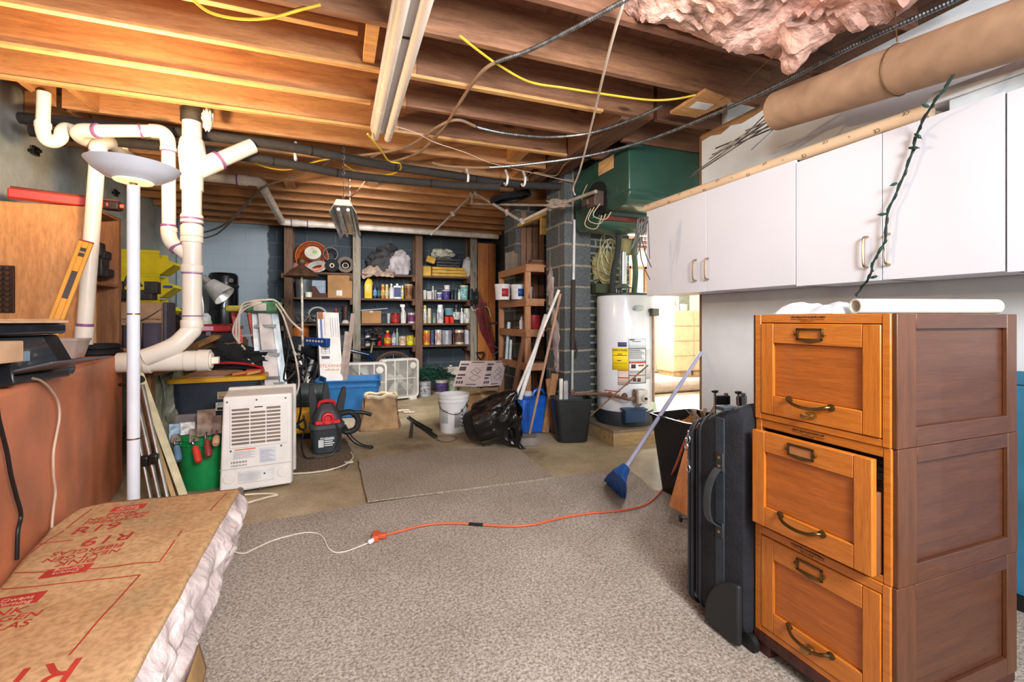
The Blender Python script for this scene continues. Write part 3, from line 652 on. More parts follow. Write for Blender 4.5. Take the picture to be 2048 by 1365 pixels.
for v in fp.bm.verts: v.co += V((noise.noise(v.co * 14), noise.noise(v.co * 14 + V((5, 0, 0))), noise.noise(v.co * 14 + V((0, 7, 0))))) * .03 + V((noise.noise(v.co * 40), noise.noise(v.co * 40 + V((3, 0, 0))), 0)) * .01
T('insulation_flap', 'torn pink insulation strip hanging down over the wallboard corner', 'insulation', fp, pinkc, smooth=60)
# board with a white sticker
bd = root('scrap_board', 'short pale board with a white sticker nailed under the dark joist', 'board', D(1400, 210, 2.7))
qa, qb, qc, qd = atZ(1340, 228, 2.44), atZ(1410, 183, 2.44), atZ(1462, 205, 2.44), atZ(1392, 236, 2.44)
up = V((0, 0, .02)); S('plank', MB().loft([[qa, qb, qc, qd], [qa + up, qb + up, qc + up, qd + up]]), wood('pale_board', (214, 160, 100), (184, 128, 72), 'X', 1, .6, knots=False), bd)
dn = V((0, 0, -.002)); l4 = [atZ(1378, 215, 2.438), atZ(1394, 203, 2.438), atZ(1428, 209, 2.438), atZ(1412, 220, 2.438)]
S('sticker', MB().loft([[p for p in l4], [p + dn for p in l4]]), WHITE, bd)
# ---------------------------------------------------------------- green furnace hung from the joists
grn = C((46, 80, 68), .34, .1, var=.08, sc=3, coat=.3); fu = root('furnace', 'green metal furnace cabinet hung from the ceiling beside the block chimney', 'furnace', (2.6, 3.4, 1.95))
FXa, FYa = 2.1, 3.02
S('cabinet', MB().box(FXa, 3.3, FYa, 3.885, 2.1, 2.466), grn, fu, bevel=.012, seg=3)
def pan(y0, y1, zb, zt, n=8):
    poly = [(y0, zt)] + [(y0 + (y1 - y0) * .5 - (y1 - y0) * .5 * math.cos(PI * k / n), zb + (zt - zb) * .75 * (1 - math.sin(PI * k / n)) ** 1.6) for k in range(n + 1)] + [(y1, zt)]
    return poly
for (y0, y1, zb, nm) in ((3.02, 3.4, 2.0, 'drip_pan'), (3.45, 3.885, 1.9, 'drip_pan')):
    S(nm, MB().prism(pan(y0, y1, zb, 2.11), FXa + .004, 3.28, Matrix(((0, 0, 1, 0), (1, 0, 0, 0), (0, 1, 0, 0), (0, 0, 0, 1)))), grn, fu, bevel=.01, smooth=50)
arch = [(3.33, 2.0)] + [(3.5 - .17 * math.cos(PI * k / 10), 2.17 + .12 * math.sin(PI * k / 10)) for k in range(11)] + [(3.67, 2.0)]
S('burner_opening', MB().prism(arch, FXa - .004, FXa + .05, Matrix(((0, 0, 1, 0), (1, 0, 0, 0), (0, 1, 0, 0), (0, 0, 0, 1)))), C((16, 20, 20), .8), fu)
S('burner_door', MB().box(FXa - .012, FXa + .02, 3.53, 3.66, 1.98, 2.2), C((58, 110, 106), .25, .5), fu, bevel=.01)
S('junction_box', MB().box(FXa - .1, FXa - .006, 3.36, 3.5, 2.05, 2.18).cb((FXa - .09, 3.5, 2.1), (.06, .1, .05)), C((96, 78, 70), .6, .5, bmp=.4), fu, bevel=.008)
S('red_bracket', MB().box(FXa + .03, FXa + .45, 3.405, 3.445, 1.95, 1.985), C((96, 40, 32), .6), fu, bevel=.004)
S('tag_label', MB().box(FXa - .003, FXa - .0005, 3.23, 3.46, 2.33, 2.44), C((206, 160, 108), .7), fu)
wr2 = MB()
for (dy, dz) in ((0, 0), (-.08, .02), (.06, -.03)): wr2.tube(spl([(FXa - .06, 3.42 + dy, 2.06), (FXa - .1, 3.46 + dy, 1.95 + dz), (FXa - .05, 3.36 + dy, 1.9 + dz), (FXa - .03, 3.3 + dy, 1.97)], 6), .004, 6)
wr2.tube(spl([(FXa - .02, 3.62, 2.3), (FXa - .03, 3.7, 2.2), (FXa - .05, 3.58, 2.13), (FXa - .07, 3.45, 2.16)], 6), .004, 6)
S('wiring', wr2, C((196, 176, 146), .6), fu)
# dusty flue pipe elbow leading to it
gp = root('gas_pipe', 'grey iron gas pipe zigzagging under the joists to the furnace', 'pipe', D(1045, 445, 4.3))
P = [D(862, 470, 5.4), D(944, 390, 4.9), D(953, 388, 4.85), D(1043, 443, 4.3), D(1100, 415, 4.2), D(1150, 398, 4.05), D(1192, 383, 3.75)]
S('pipe', MB().tube(P[:3], .012, 10).tube(P[2:], .015, 10), C((158, 146, 134), .6, .1, var=.2), gp)
S('branch', MB().tube(spl([D(944, 393, 4.9), D(945, 405, 4.9), D(955, 408, 4.9), D(1092, 411, 4.5)], 4), .012, 8), C((158, 146, 134), .6, .1, var=.2), gp)
for p in (P[1], P[2], P[3], P[0].lerp(P[1], .55), P[2].lerp(P[3], .7), P[4]): S('fitting', MB().lathe([(.018, -.028), (.023, -.028), (.023, .028), (.018, .028)], 12, frame(p, V((0, 1, 0)), z=(P[3] - P[2]))), C((150, 138, 126), .6, .1), gp)
S('cobweb_fluff', MB().blob(P[4].lerp(P[5], .4), (.1, .05, .035), .7, 6, 3, sharp=True), C((150, 132, 116), .95, bmp=.8), gp)
# armoured cables
arm = C((136, 138, 140), .35, .9, var=.25, sc=30)
def armoured(label, path, r=.0125, smoothfrom=None, z=2.44):
    p = spl([q if len(q) == 3 else atZ(q[0], q[1], z) for q in path], 10); o = root('armoured_cable', label, 'cable', p[len(p) // 2]); n = len(p)
    k = int(n * smoothfrom) if smoothfrom is not None else n
    seg = p[:k + 1]; L = sum((seg[i + 1] - seg[i]).length for i in range(len(seg) - 1)); m = max(20, int(L / .0065)); out = []; acc = 0; i = 0
    for j in range(m):
        tgt = L * j / (m - 1)
        while i < len(seg) - 2 and acc + (seg[i + 1] - seg[i]).length < tgt: acc += (seg[i + 1] - seg[i]).length; i += 1
        l = (seg[i + 1] - seg[i]).length; out.append(seg[i].lerp(seg[i + 1], (tgt - acc) / l if l > 0 else 0))
    S('armour', MB().tube(out, [r * (1.0 if j % 2 else .8) for j in range(m)], 8), arm, o)
    if k < n: S('jacket', MB().tube(p[k:], r * .85, 8), C((150, 122, 98), .6), o)
    return o
armoured('ribbed grey cable crossing the top centre, then a tan sleeve looping down', [(1275, -18), (1245, 3), (1150, 55), (1060, 100), (985, 128), (950, 160), (920, 205), (885, 258), (840, 303), (790, 322), (745, 330), (738, 318), (768, 303)], .012, .33)
armoured('grey cable dipping below the light strips and up beside the trimmer beam', [(1325, 212), (1262, 240), (1180, 266), (1100, 274), (1020, 268), (960, 256), (915, 240), (875, 254), (820, 290), (760, 306), (690, 313)], .012, .52)
armoured('long ribbed cable running from the wallboard corner to the black pipes', [(1935, -18), (1910, 0), (1700, 95), (1540, 178), (1400, 240), (1280, 285), (1180, 311), (1080, 326), (980, 335), (900, 333), (865, 326)], .0125, .8, 2.4)
rp = MB().tube(spl([atZ(1252, -14, 2.44), atZ(1216, 112, 2.43), atZ(1182, 255, 2.42), D(1160, 340, 3.8), D(1147, 375, 4.1), D(1150, 390, 4.05)], 6), .0075, 8)
T('cord', 'white cord hanging down from the top of the photo to the furnace', 'cord', rp, C((216, 200, 184), .7))
yel = C((222, 190, 60), .45)
for lab, pth, z in (('yellow cable sagging under dark joists towards the scrap board', ((920, 72), (955, 100), (1000, 132), (1060, 164), (1130, 176), (1220, 190), (1300, 200), (1350, 198), (1392, 190)), 2.45),
                    ('yellow cable looping below the black foam pipes left of centre', ((470, 300), (495, 318), (530, 334), (575, 340), (615, 328), (660, 318), (690, 322)), 2.36),
                    ('yellow cable coil bundled where the tan sleeves meet', ((735, 268), (762, 300), (778, 322), (800, 328), (798, 342), (770, 350), (720, 346), (690, 330)), 2.36),
                    ('yellow cable crossing joists at the top left', ((380, -6), (420, 25), (480, 38), (540, 36), (600, 20), (640, 10)), 2.46)):
    T('electrical_cable', lab, 'cable', MB().tube(spl([atZ(x, y, z) for x, y in pth], 8), .0065, 6), yel)
T('electrical_cable', 'thin white wire drooping from the tube light across to the furnace', 'cable', MB().tube(spl([atZ(*p, 2.4) for p in ((780, 250), (830, 265), (870, 285), (930, 305), (985, 327), (1060, 345), (1150, 365))], 8), .003, 6), C((226, 200, 180), .6))
# black foam sleeved pipes with white straps
foam = C((52, 48, 46), .85, bmp=.3, sc=20)
fo1 = [(40, 236), (200, 250), (400, 270), (600, 298), (750, 328), (900, 350), (1000, 366), (1160, 376)]
fo2 = [(60, 262), (250, 285), (440, 306), (600, 332), (720, 353), (900, 370), (1000, 374)]
def foam_pipe(label, pth, z, r):
    o = root('foam_pipe', label, 'pipe', atZ(*pth[len(pth) // 2], z))
    p = spl([atZ(x, y, z) for x, y in pth], 8); S('sleeve', MB().tube(p, r, 14), foam, o)
    for t in (.25, .45, .62, .8):
        i = int(t * (len(p) - 1)); S('sleeve_joint', MB().tube([p[i], p[i] + (p[i + 1] - p[i]).normalized() * .012], r * 1.04, 14), BLACKM, o)
foam_pipe('upper black foam-sleeved pipe running below the joists from left wall', fo1, 2.385, .036)
foam_pipe('lower black foam-sleeved pipe behind the upper one, below the joists', fo2, 2.3, .034)
for i, (x, y0, y1, w) in enumerate(((591, 288, 327, 0), (934, 340, 375, 1), (1012, 342, 378, 2), (1047, 346, 378, 3))):
    p = atZ(x, (y0 + y1) / 2, 2.38); st = MB()
    st.tube(spl([(p.x, p.y + .01, ZJ), (p.x, p.y - .042, 2.40), (p.x, p.y - .03, 2.345), (p.x, p.y + .01, 2.335), (p.x, p.y + .042, 2.36)], 5), .011, 8)
    T('pipe_strap', ('white plastic strap round the foam pipes left of the tube light', 'white plastic strap on the foam pipes, left of the pair near the beam', 'white plastic strap on the foam pipe, first of the pair near the beam', 'white plastic hook strap on the foam pipe nearest the furnace')[w], 'strap', st, WHITE)
# ================================================================ back wall shelves and everything on them
old = wood('old_shelf_wood', (104, 74, 56), (70, 48, 38), 'X', 1.2, .75); oldz = wood('old_post_wood', (112, 84, 66), (78, 56, 46), 'Z', 1.2, .75)
paintz = wood('paint_smeared_post', (150, 142, 128), (98, 80, 64), 'Z', 1.2, .75, knots=False)
YS0, YS1 = 7.22, 7.56
ZSH = (1.785, 1.42, 1.045, .705)
def xs(px, y=7.4): r = ray(px, 600); return r.x / r.y * y
sh = root('shelving_unit', 'old brown timber shelving built against the dark block wall', 'shelving', (xs(760), 7.4, 0))
posts = [xs(578, YS0), xs(714, YS0), xs(838, YS0), xs(947, YS0)]
for i, x in enumerate(posts):
    S('post', MB().box(x - .06, x + .05, YS0 - .04, YS0, 0, 2.46), (oldz, paintz, oldz, paintz)[i], sh, bevel=.004)
    S('post', MB().box(x - .045, x + .045, YS1, YS1 + .035, 0, 2.46), oldz, sh, bevel=.003)
for k, z in enumerate(ZSH):
    for i in range(3):
        S('shelf', MB().box(posts[i] - .0, posts[i + 1], YS0 + .002, YS1 - .002, z - .028, z), old, sh, bevel=.003)
    for i, x in enumerate(posts):
        S('cleat', MB().box(x - .1, x - .061, YS0 - .02, YS1, z - .1, z - .03), old, sh, bevel=.003)
S('top_plate', MB().box(posts[0] - .1, posts[3] + .1, YS0 - .03, YS0 + .07, 2.462, 2.47), old, sh)
# small containers
def item(name, label, cat, kind, x, y, z, r, h, c, lid=(230, 230, 230), lab=None, group='containers on the back shelves'):
    o = root(name, label, cat, (x, y, z), group=group); m = C(c, .4); ml = C(lid, .45); M = Matrix.Identity(4)
    L = lambda mb, n, mm, **k: mb.build(n, mm, o, world=False, **k)
    if kind == 'can':
        L(MB().lathe([(r * .96, 0), (r, .004), (r, .008), (r * .97, .01), (r * .97, h - .012), (r, h - .01), (r, h - .003), (r * .94, h)], 20), 'body', C(c, .35, .3))
        L(MB().lathe([(r * .9, h - .003), (r * .9, h + .002), (r * .8, h + .002), (r * .8, h - .001), (.001, h - .001)], 20), 'lid', ml)
        if lab: L(MB().lathe([(r * .985, h * .16), (r * .985, h * .82)], 20, cap=False), 'paper_label', C(lab, .6, var=.5, sc=30))
        if h > .16 and r > .07: L(MB().tube([(r * math.cos(a), 0 - .02 + r * .2 * math.sin(a), h * .8 + r * 1.05 * math.sin(a)) for a in [PI * k / 14 for k in range(15)]], .002, 5), 'bail_handle', STEEL)
    elif kind == 'spray':
        L(MB().lathe([(r * .95, 0), (r, .005), (r, h * .74), (r * .9, h * .79), (r * .6, h * .82)], 18), 'body', C(c, .3, .2))
        L(MB().lathe([(r * .78, h * .8), (r * .8, h * .82), (r * .78, h * .98), (r * .7, h)], 18), 'cap', ml)
        if lab: L(MB().lathe([(r * 1.012, h * .2), (r * 1.012, h * .6)], 18, cap=False), 'paper_label', C(lab, .5, var=.5, sc=30))
    elif kind == 'bottle':
        L(MB().lathe([(r * .93, 0), (r, .008), (r, h * .6), (r * .85, h * .7), (r * .38, h * .8), (r * .36, h * .9)], 18), 'body', m)
        L(MB().lathe([(r * .42, h * .87), (r * .45, h * .88), (r * .42, h)], 14), 'cap', ml)
        if lab: L(MB().lathe([(r * 1.012, h * .15), (r * 1.012, h * .52)], 18, cap=False), 'paper_label', C(lab, .5, var=.5, sc=30))
    elif kind == 'trigger':
        L(MB().lathe([(r * .93, 0), (r, .008), (r, h * .5), (r * .6, h * .68), (r * .35, h * .76), (r * .35, h * .84)], 18), 'body', m)
        L(MB().box(-.05, .022, -.012, .012, h * .86, h).box(-.03, -.015, -.008, .008, h * .7, h * .86).lathe([(.016, h * .8), (.016, h * .87)], 12), 'trigger_head', ml, bevel=.003)
    elif kind == 'tub':
        L(MB().lathe([(r * .86, 0), (r * .9, .004), (r * .98, h * .9), (r * .9, h * .92)], 20), 'body', m)
        L(MB().lathe([(r * 1.02, h * .88), (r * 1.04, h * .9), (r * 1.04, h * .98), (r * .96, h), (r * .92, h * .97), (.001, h * .97)], 20), 'lid', ml)
        if lab: L(MB().lathe([(r * .925, h * .2), (r * .985, h * .75)], 20, cap=False), 'paper_label', C(lab, .5, var=.5, sc=30))
    elif kind == 'jug':
        L(MB().loft([[V((p[0] - r, p[1] - r * .6, zz)) * 1 for p in [(q[0] * s + r * (1 - s), q[1] * s + r * .6 * (1 - s)) for q in rr(2 * r, 1.2 * r, r * .3)]] for s, zz in ((.9, 0), (1, .01), (1, h * .62), (.8, h * .75), (.35, h * .88), (.3, h * .94))]), 'body', m)
        L(MB().tube(spl([(r * .8, 0, h * .55), (r * .95, 0, h * .7), (r * .6, 0, h * .85), (r * .2, 0, h * .88)], 4), .011, 8), 'grip', m)
        L(MB().lathe([(r * .34, h * .92), (r * .34, h)], 14), 'cap', ml)
    elif kind == 'carton':
        L(MB().box(-r, r, -r * .6, r * .6, 0, h * .86), 'body', m, bevel=.006)
        L(MB().lathe([(r * .3, h * .84), (r * .32, h)], 14), 'cap', ml)
        if lab: L(MB().box(-r * .92, r * .92, -r * .6 - .0015, -r * .6 - .0002, h * .12, h * .74), 'paper_label', C(lab, .5, var=.6, sc=30))
    return o
def zx(z): return 560 + z / 4.265
ITEMS = [  # zoom x0, x1, top, shelf, kind, name, label, cat, colour, lid, label colour
 (720, 785, 485, 1, 'jug', 'jug', 'yellow plastic jug at the left end of its shelf below the garbage bag', 'jug', (226, 190, 40), (220, 180, 30), None),
 (795, 826, 550, 1, 'spray', 'spray_can', 'slim dark blue can beside the yellow jug', 'can', (40, 62, 120), (30, 40, 80), (120, 150, 200)),
 (830, 858, 565, 1, 'spray', 'spray_can', 'slim black and teal can left of the orange-gold can', 'can', (28, 44, 48), (20, 24, 26), (60, 110, 110)),
 (861, 894, 550, 1, 'spray', 'spray_can', 'copper orange aerosol can on the second shelf', 'can', (196, 120, 60), (220, 170, 90), (230, 170, 90)),
 (897, 926, 552, 1, 'spray', 'spray_can', 'pale gold aerosol can beside the copper one', 'can', (214, 180, 110), (236, 210, 140), (240, 220, 170)),
 (932, 968, 545, 1, 'bottle', 'bottle', 'narrow white bottle beside the blue and white carton bottle', 'bottle', (226, 226, 232), (240, 240, 240), None),
 (968, 1030, 545, 1, 'carton', 'bottle', 'square white bottle with a dark blue label', 'bottle', (220, 222, 232), (240, 240, 240), (50, 60, 110)),
 (1032, 1056, 560, 1, 'spray', 'spray_can', 'slim yellow and white can between blue-label bottle and amber jar', 'can', (220, 200, 60), (230, 230, 220), (240, 236, 200)),
 (1062, 1130, 550, 1, 'tub', 'jar', 'large amber jar with clear top on the second shelf', 'jar', (150, 108, 64), (190, 160, 120), (120, 80, 46)),
 (1217, 1249, 600, 1, 'tub', 'tub', 'small white tub at the left of the right-hand second shelf', 'tub', (220, 218, 210), (230, 230, 226), None),
 (1250, 1300, 610, 1, 'tub', 'tub', 'wide low white tub beside the small white tub', 'tub', (214, 212, 206), (230, 230, 226), None),
 (1293, 1316, 565, 1, 'bottle', 'bottle', 'small white bottle rising behind the wide low tub', 'bottle', (226, 222, 214), (236, 236, 230), None),
 (1316, 1338, 600, 1, 'spray', 'spray_can', 'thin grey can on the right-hand second shelf', 'can', (130, 134, 136), (180, 180, 180), None),
 (1338, 1383, 620, 1, 'tub', 'tub', 'low white tub with lavender label beside the purple tub', 'tub', (196, 194, 214), (232, 232, 236), (110, 110, 170)),
 (1386, 1450, 600, 1, 'tub', 'tub', 'white lidded tub with deep purple label', 'tub', (74, 66, 140), (222, 206, 214), (74, 62, 136)),
 (1455, 1482, 605, 1, 'can', 'jar', 'dark glass jar right of the purple tub', 'jar', (40, 48, 52), (60, 66, 70), None),
 (1484, 1512, 600, 1, 'can', 'jar', 'dark grey-green jar with dull lid right of the dark glass jar', 'jar', (60, 76, 72), (90, 96, 96), None),
 (1517, 1540, 595, 1, 'bottle', 'bottle', 'tiny white bottle in front of the cyan jar', 'bottle', (224, 224, 222), (240, 240, 240), None),
 (1536, 1605, 560, 1, 'tub', 'jar', 'cream-lidded jar of pale cyan at the right end of its shelf', 'jar', (120, 178, 182), (214, 206, 170), (150, 200, 196)),
 (912, 940, 800, 2, 'tub', 'tub', 'small grey tub left of the red and black can', 'tub', (176, 178, 180), (200, 200, 200), None),
 (950, 1020, 795, 2, 'can', 'paint_can', 'red and black labelled can on the third shelf', 'can', (150, 36, 36), (40, 36, 36), (170, 40, 40)),
 (1030, 1075, 722, 2, 'trigger', 'spray_bottle', 'white trigger spray bottle on the third shelf', 'bottle', (226, 222, 218), (226, 226, 226), None),
 (1090, 1152, 795, 2, 'can', 'paint_can', 'white can with maroon and purple label', 'can', (210, 200, 206), (200, 200, 204), (110, 50, 90)),
 (1218, 1252, 730, 2, 'spray', 'spray_can', 'white and gold aerosol can at the left of the right-hand third shelf', 'can', (224, 214, 180), (214, 190, 120), (236, 236, 236)),
 (1256, 1292, 755, 2, 'spray', 'spray_can', 'cream aerosol can beside the white and gold one', 'can', (216, 200, 172), (226, 214, 190), None),
 (1296, 1335, 800, 2, 'can', 'jar', 'short grey-green jar on the third shelf', 'jar', (120, 136, 130), (170, 176, 172), None),
 (1338, 1396, 725, 2, 'spray', 'spray_can', 'stout white can with grey print on the third shelf', 'can', (226, 226, 228), (230, 230, 232), (190, 190, 196)),
 (1404, 1446, 825, 2, 'tub', 'cup', 'bright red cup below the teal tub, left of its twin', 'cup', (226, 62, 46), (214, 60, 48), None),
 (1447, 1490, 825, 2, 'tub', 'cup', 'bright red cup beside the black and white spray can', 'cup', (226, 62, 46), (214, 60, 48), None),
 (1475, 1536, 725, 2, 'spray', 'spray_can', 'tall black and white striped aerosol can', 'can', (54, 56, 60), (36, 36, 40), (214, 214, 214)),
 (1534, 1566, 755, 2, 'bottle', 'bottle', 'white bottle between striped can and pale green tin', 'bottle', (232, 232, 232), (240, 240, 240), None),
 (1567, 1624, 758, 2, 'can', 'paint_can', 'pale green and white tin at the right end of the third shelf', 'can', (196, 206, 180), (220, 224, 216), (230, 232, 220)),
 (728, 770, 965, 3, 'spray', 'spray_can', 'white can with black print at the left of the lowest shelf', 'can', (226, 224, 226), (60, 60, 64), (90, 90, 96)),
 (782, 826, 960, 3, 'can', 'paint_can', 'dark can behind the wires on the lowest shelf', 'can', (46, 44, 48), (70, 70, 74), None),
 (830, 866, 985, 3, 'spray', 'spray_can', 'small red can right of the dark can on the lowest shelf', 'can', (190, 40, 44), (150, 30, 34), None),
 (889, 946, 945, 3, 'bottle', 'bottle', 'large red bottle with yellow cap on the lowest shelf', 'bottle', (206, 52, 34), (220, 180, 40), (226, 160, 40)),
 (952, 990, 945, 3, 'bottle', 'bottle', 'lavender bottle with dark cap beside the red and yellow bottle', 'bottle', (150, 146, 176), (60, 60, 70), (206, 200, 214)),
 (986, 1012, 925, 3, 'bottle', 'bottle', 'clear greenish bottle behind the lavender bottle', 'bottle', (150, 176, 156), (200, 206, 196), None),
 (1015, 1075, 995, 3, 'can', 'paint_can', 'short cream can with pinkish label on the lowest shelf', 'can', (226, 210, 186), (200, 196, 186), (206, 170, 150)),
 (1079, 1141, 990, 3, 'can', 'paint_can', 'short yellow can right of the cream can', 'can', (232, 196, 40), (210, 200, 150), (236, 206, 60)),
 (1143, 1162, 1000, 3, 'spray', 'spray_can', 'thin dull yellow can against the shelf post', 'can', (206, 180, 70), (190, 160, 60), None),
 (1219, 1281, 945, 3, 'can', 'paint_can', 'yellow and orange can on the right-hand lowest shelf', 'can', (226, 176, 60), (216, 170, 60), (214, 110, 50)),
 (1283, 1316, 948, 3, 'can', 'paint_can', 'narrow slate blue can beside the yellow and orange one', 'can', (80, 92, 130), (150, 150, 160), (70, 80, 120)),
 (1322, 1380, 940, 3, 'can', 'paint_can', 'white can with brown print beside the plain grey gallon', 'can', (226, 222, 216), (206, 204, 200), (196, 170, 160)),
 (1380, 1468, 945, 3, 'can', 'paint_can', 'plain grey metal gallon can with wire handle', 'can', (168, 174, 184), (176, 178, 184), None),
 (1470, 1494, 950, 3, 'can', 'paint_can', 'narrow maroon can behind the cream labelled can', 'can', (96, 46, 62), (120, 110, 110), None),
 (1491, 1568, 940, 3, 'can', 'paint_can', 'cream labelled gallon can with dark band', 'can', (222, 210, 180), (190, 186, 176), (96, 70, 60)),
 (1571, 1622, 940, 3, 'can', 'paint_can', 'pale lilac can at the right end of the lowest shelf', 'can', (196, 194, 204), (206, 206, 210), None),
]
for (a, b, top, s, kind, nm, lab, cat, c, lid, lc) in ITEMS:
    px = zx((a + b) / 2); y = 7.29 + (.06 if (b - a) < 40 else .03) + (.05 if 'behind' in lab else 0)
    d = y / ray(px, 600).y; r = (b - a) / 4.265 / 2 * d / FPX; r = min(r, .1)
    base = ZSH[s]; topz = D(px, 440 + top / 4.265, d).z; h = max(.05, topz - base)
    item(nm, lab, cat, kind, xs(px, y), y, base + .0005, r, h, c, lid, lc)
# stacked pieces above
def above(px0, px1, ytop, y, base, *a, **k):
    px = (px0 + px1) / 2; d = y / ray(px, 600).y; item(*a[:4], xs(px, y), y, base, (px1 - px0) / 2 * d / FPX, D(px, ytop, d).z - base, *a[4:], **k)
above(888, 900, 571, 7.32, atY(892, 580, 7.32).z + .002, 'cup', 'small white tub stacked on the purple-label tub', 'tub', 'tub', (232, 224, 222), (236, 230, 228), None)
above(889, 907, 617, 7.36, ZSH[2] + .125, 'tub', 'teal tub stacked on the two red cups', 'tub', 'tub', (104, 150, 162), (140, 170, 176), None)
# boxes on shelves
def carton(name, label, x0, x1, y0, y1, z0, z1, m=None, rz=0, tape=True, group=None, flaps=False):
    r = root(name, label, 'box', ((x0 + x1) / 2, (y0 + y1) / 2, z0), rz, group); w, d, h = x1 - x0, y1 - y0, z1 - z0
    MB().box(-w / 2, w / 2, -d / 2, d / 2, 0, h).build('body', m or CARD, r, world=False, bevel=.003)
    if tape: MB().box(-.025, .025, -d / 2 - .001, d / 2 + .001, h * .85, h + .001).build('tape', C((196, 166, 120), .35), r, world=False)
    return r
b_ = carton('cardboard_box', 'plain cardboard box on the second shelf below the black rings', xs(656, 7.3), xs(705, 7.3), 7.26, 7.52, ZSH[1] + .001, 1.765, rz=-.04, tape=False)
MB().box(-.05, .03, -.1315, -.1302, .03, .11).build('tape_scrap', C((214, 206, 200), .4), b_, world=False)
carton('cardboard_box', 'small open cardboard box at the left of the middle third shelf', xs(723, 7.3), xs(762, 7.3), 7.27, 7.5, ZSH[2] + .001, 1.235)
T('metal_strip', 'grey angled metal strip lying over the small shelf box', 'strip', MB().bar((xs(722, 7.3), 7.3, 1.242), (xs(775, 7.32), 7.33, 1.275), .03, .012), C((130, 140, 150), .4, .6))
# orange basket with rolls on the top-left shelf
def lookM(p, d=None):      # z axis towards the viewer's side of the room
    return frame(p, V((1, .0, 0)), z=V((.15, -1, .12)))
bc = atY(624, 506, 7.33); bk = root('laundry_basket', 'round orange plastic basket lying on its side on the top shelf', 'basket', (bc.x, 7.33, ZSH[0]))
R = .225; M = lookM((bc.x, 7.36, ZSH[0] + R + .008)); lat = MB()
org = C((224, 116, 56), .4)
lat.lathe([(R * .72, -.2), (R * .74, -.19), (R * .77, -.15)], 32, M, cap=False); lat.lathe([(R * .94, .0), (R, .01), (R * 1.0, .03), (R * .95, .035), (R * .93, .02)], 32, M, cap=False)
lat.lathe([(.001, -.2), (R * .72, -.2)], 32, M, cap=False)
for k in range(40):
    a = 2 * PI * k / 40; lat.bar(M @ V((R * .75 * math.cos(a), R * .75 * math.sin(a), -.17)), M @ V((R * .955 * math.cos(a), R * .955 * math.sin(a), .012)), .016, .004, up=M.to_3x3() @ V((math.cos(a), math.sin(a), 0)))
for f in (.33, .66): lat.tube([M @ V((R * (.76 + .2 * f) * math.cos(2 * PI * k / 32), R * (.76 + .2 * f) * math.sin(2 * PI * k / 32), -.16 + .17 * f)) for k in range(32)], .005, 5, closed=True)
S('lattice', lat, org, bk)
rc = atY(626, 507, 7.25); M2 = lookM((rc.x, 7.24, rc.z)); ro = root('cloth_roll', 'white rolled mat with a green mark inside the orange basket', 'roll', (rc.x, 7.24, rc.z - .1))
sp_ = [(.0 + .1 * (k / 60), k * .35) for k in range(61)]
mb = MB(); mb.loft([[M2 @ V((r * math.cos(a), r * math.sin(a) * .85, zz)) for r, a in ((.11, 2 * PI * k / 28) for k in range(28))] for zz in (-.12, .03)]); S('roll', mb, C((206, 196, 184), .8), ro)
S('spiral_end', MB().tube([M2 @ V((r * math.cos(a), r * math.sin(a) * .85, .031)) for r, a in sp_], .006, 5), C((226, 222, 212), .8), ro)
S('green_mark', MB().blob(M2 @ V((.03, .01, .034)), (.035, .006, .025), .4, 4, 2, 5), C((150, 196, 110), .8), ro)
for lab, px, py, r0, r1, c, dz in (('grey empty ring standing beside the orange basket', 661, 503, .108, .088, (96, 98, 104), 0), ('brown ring roll with tan core near the shelf post', 691, 516, .122, .07, (104, 92, 84), 1)):
    p = atY(px, py, 7.34); z0_ = ZSH[0] + r0 if dz else ZSH[0] + r0 + .16
    mb = MB().lathe([(r1, -.08), (r0, -.08), (r0, .06), (r0 * .97, .065), (r1 * 1.03, .065), (r1, .06), (r1, -.08)], 30, lookM((p.x, 7.34, z0_)), cap=False)
    o = root('duct_ring', lab, 'ring', (p.x, 7.34, z0_ - r0)); S('ring', mb, C(c, .6), o)
    if dz: S('core', MB().lathe([(r1 * .5, -.07), (r1 * .62, -.07), (r1 * .62, .0), (r1 * .5, .0), (r1 * .5, -.07)], 22, lookM((p.x, 7.34, z0_ - .0)), cap=False), C((176, 150, 132), .4, .4), o)
p = atY(664, 530, 7.3); o = root('tape_roll', 'black tape roll with white core under the grey ring', 'roll', (p.x, 7.3, ZSH[0])); Mt = lookM((p.x, 7.3, ZSH[0] + .1))
S('tape', MB().lathe([(.034, -.05), (.096, -.05), (.096, .05), (.034, .05), (.034, -.05)], 26, Mt, cap=False), BLACKM, o); S('core', MB().lathe([(.02, -.051), (.034, -.051), (.034, .054), (.02, .054), (.02, -.051)], 18, Mt, cap=False), DIRTYW, o)
p = atY(634, 537, 7.26); hz = MB()
for k in range(5): hz.tube([V((p.x + (.13 - .014 * k) * math.cos(a), 7.3 - .05 * math.cos(a * 2) * .3 + .014 * k, ZSH[0] + .085 + (.075 - .01 * k) * math.sin(a) + .02 * math.cos(a))) for a in [2 * PI * i / 30 for i in range(30)]], .009, 6, closed=True)
T('hose_coil', 'white and grey hose coiled flat in front of the orange basket', 'hose', hz, C((196, 194, 190), .5))
p = atY(595, 530, 7.26); T('pink_roll', 'dull pink roll tucked left of the basket rim', 'roll', MB().lathe([(.055, -.1), (.06, -.09), (.06, .08), (.05, .085), (.02, .08)], 18, lookM((p.x, 7.3, ZSH[0] + .062))), C((150, 96, 92), .7))
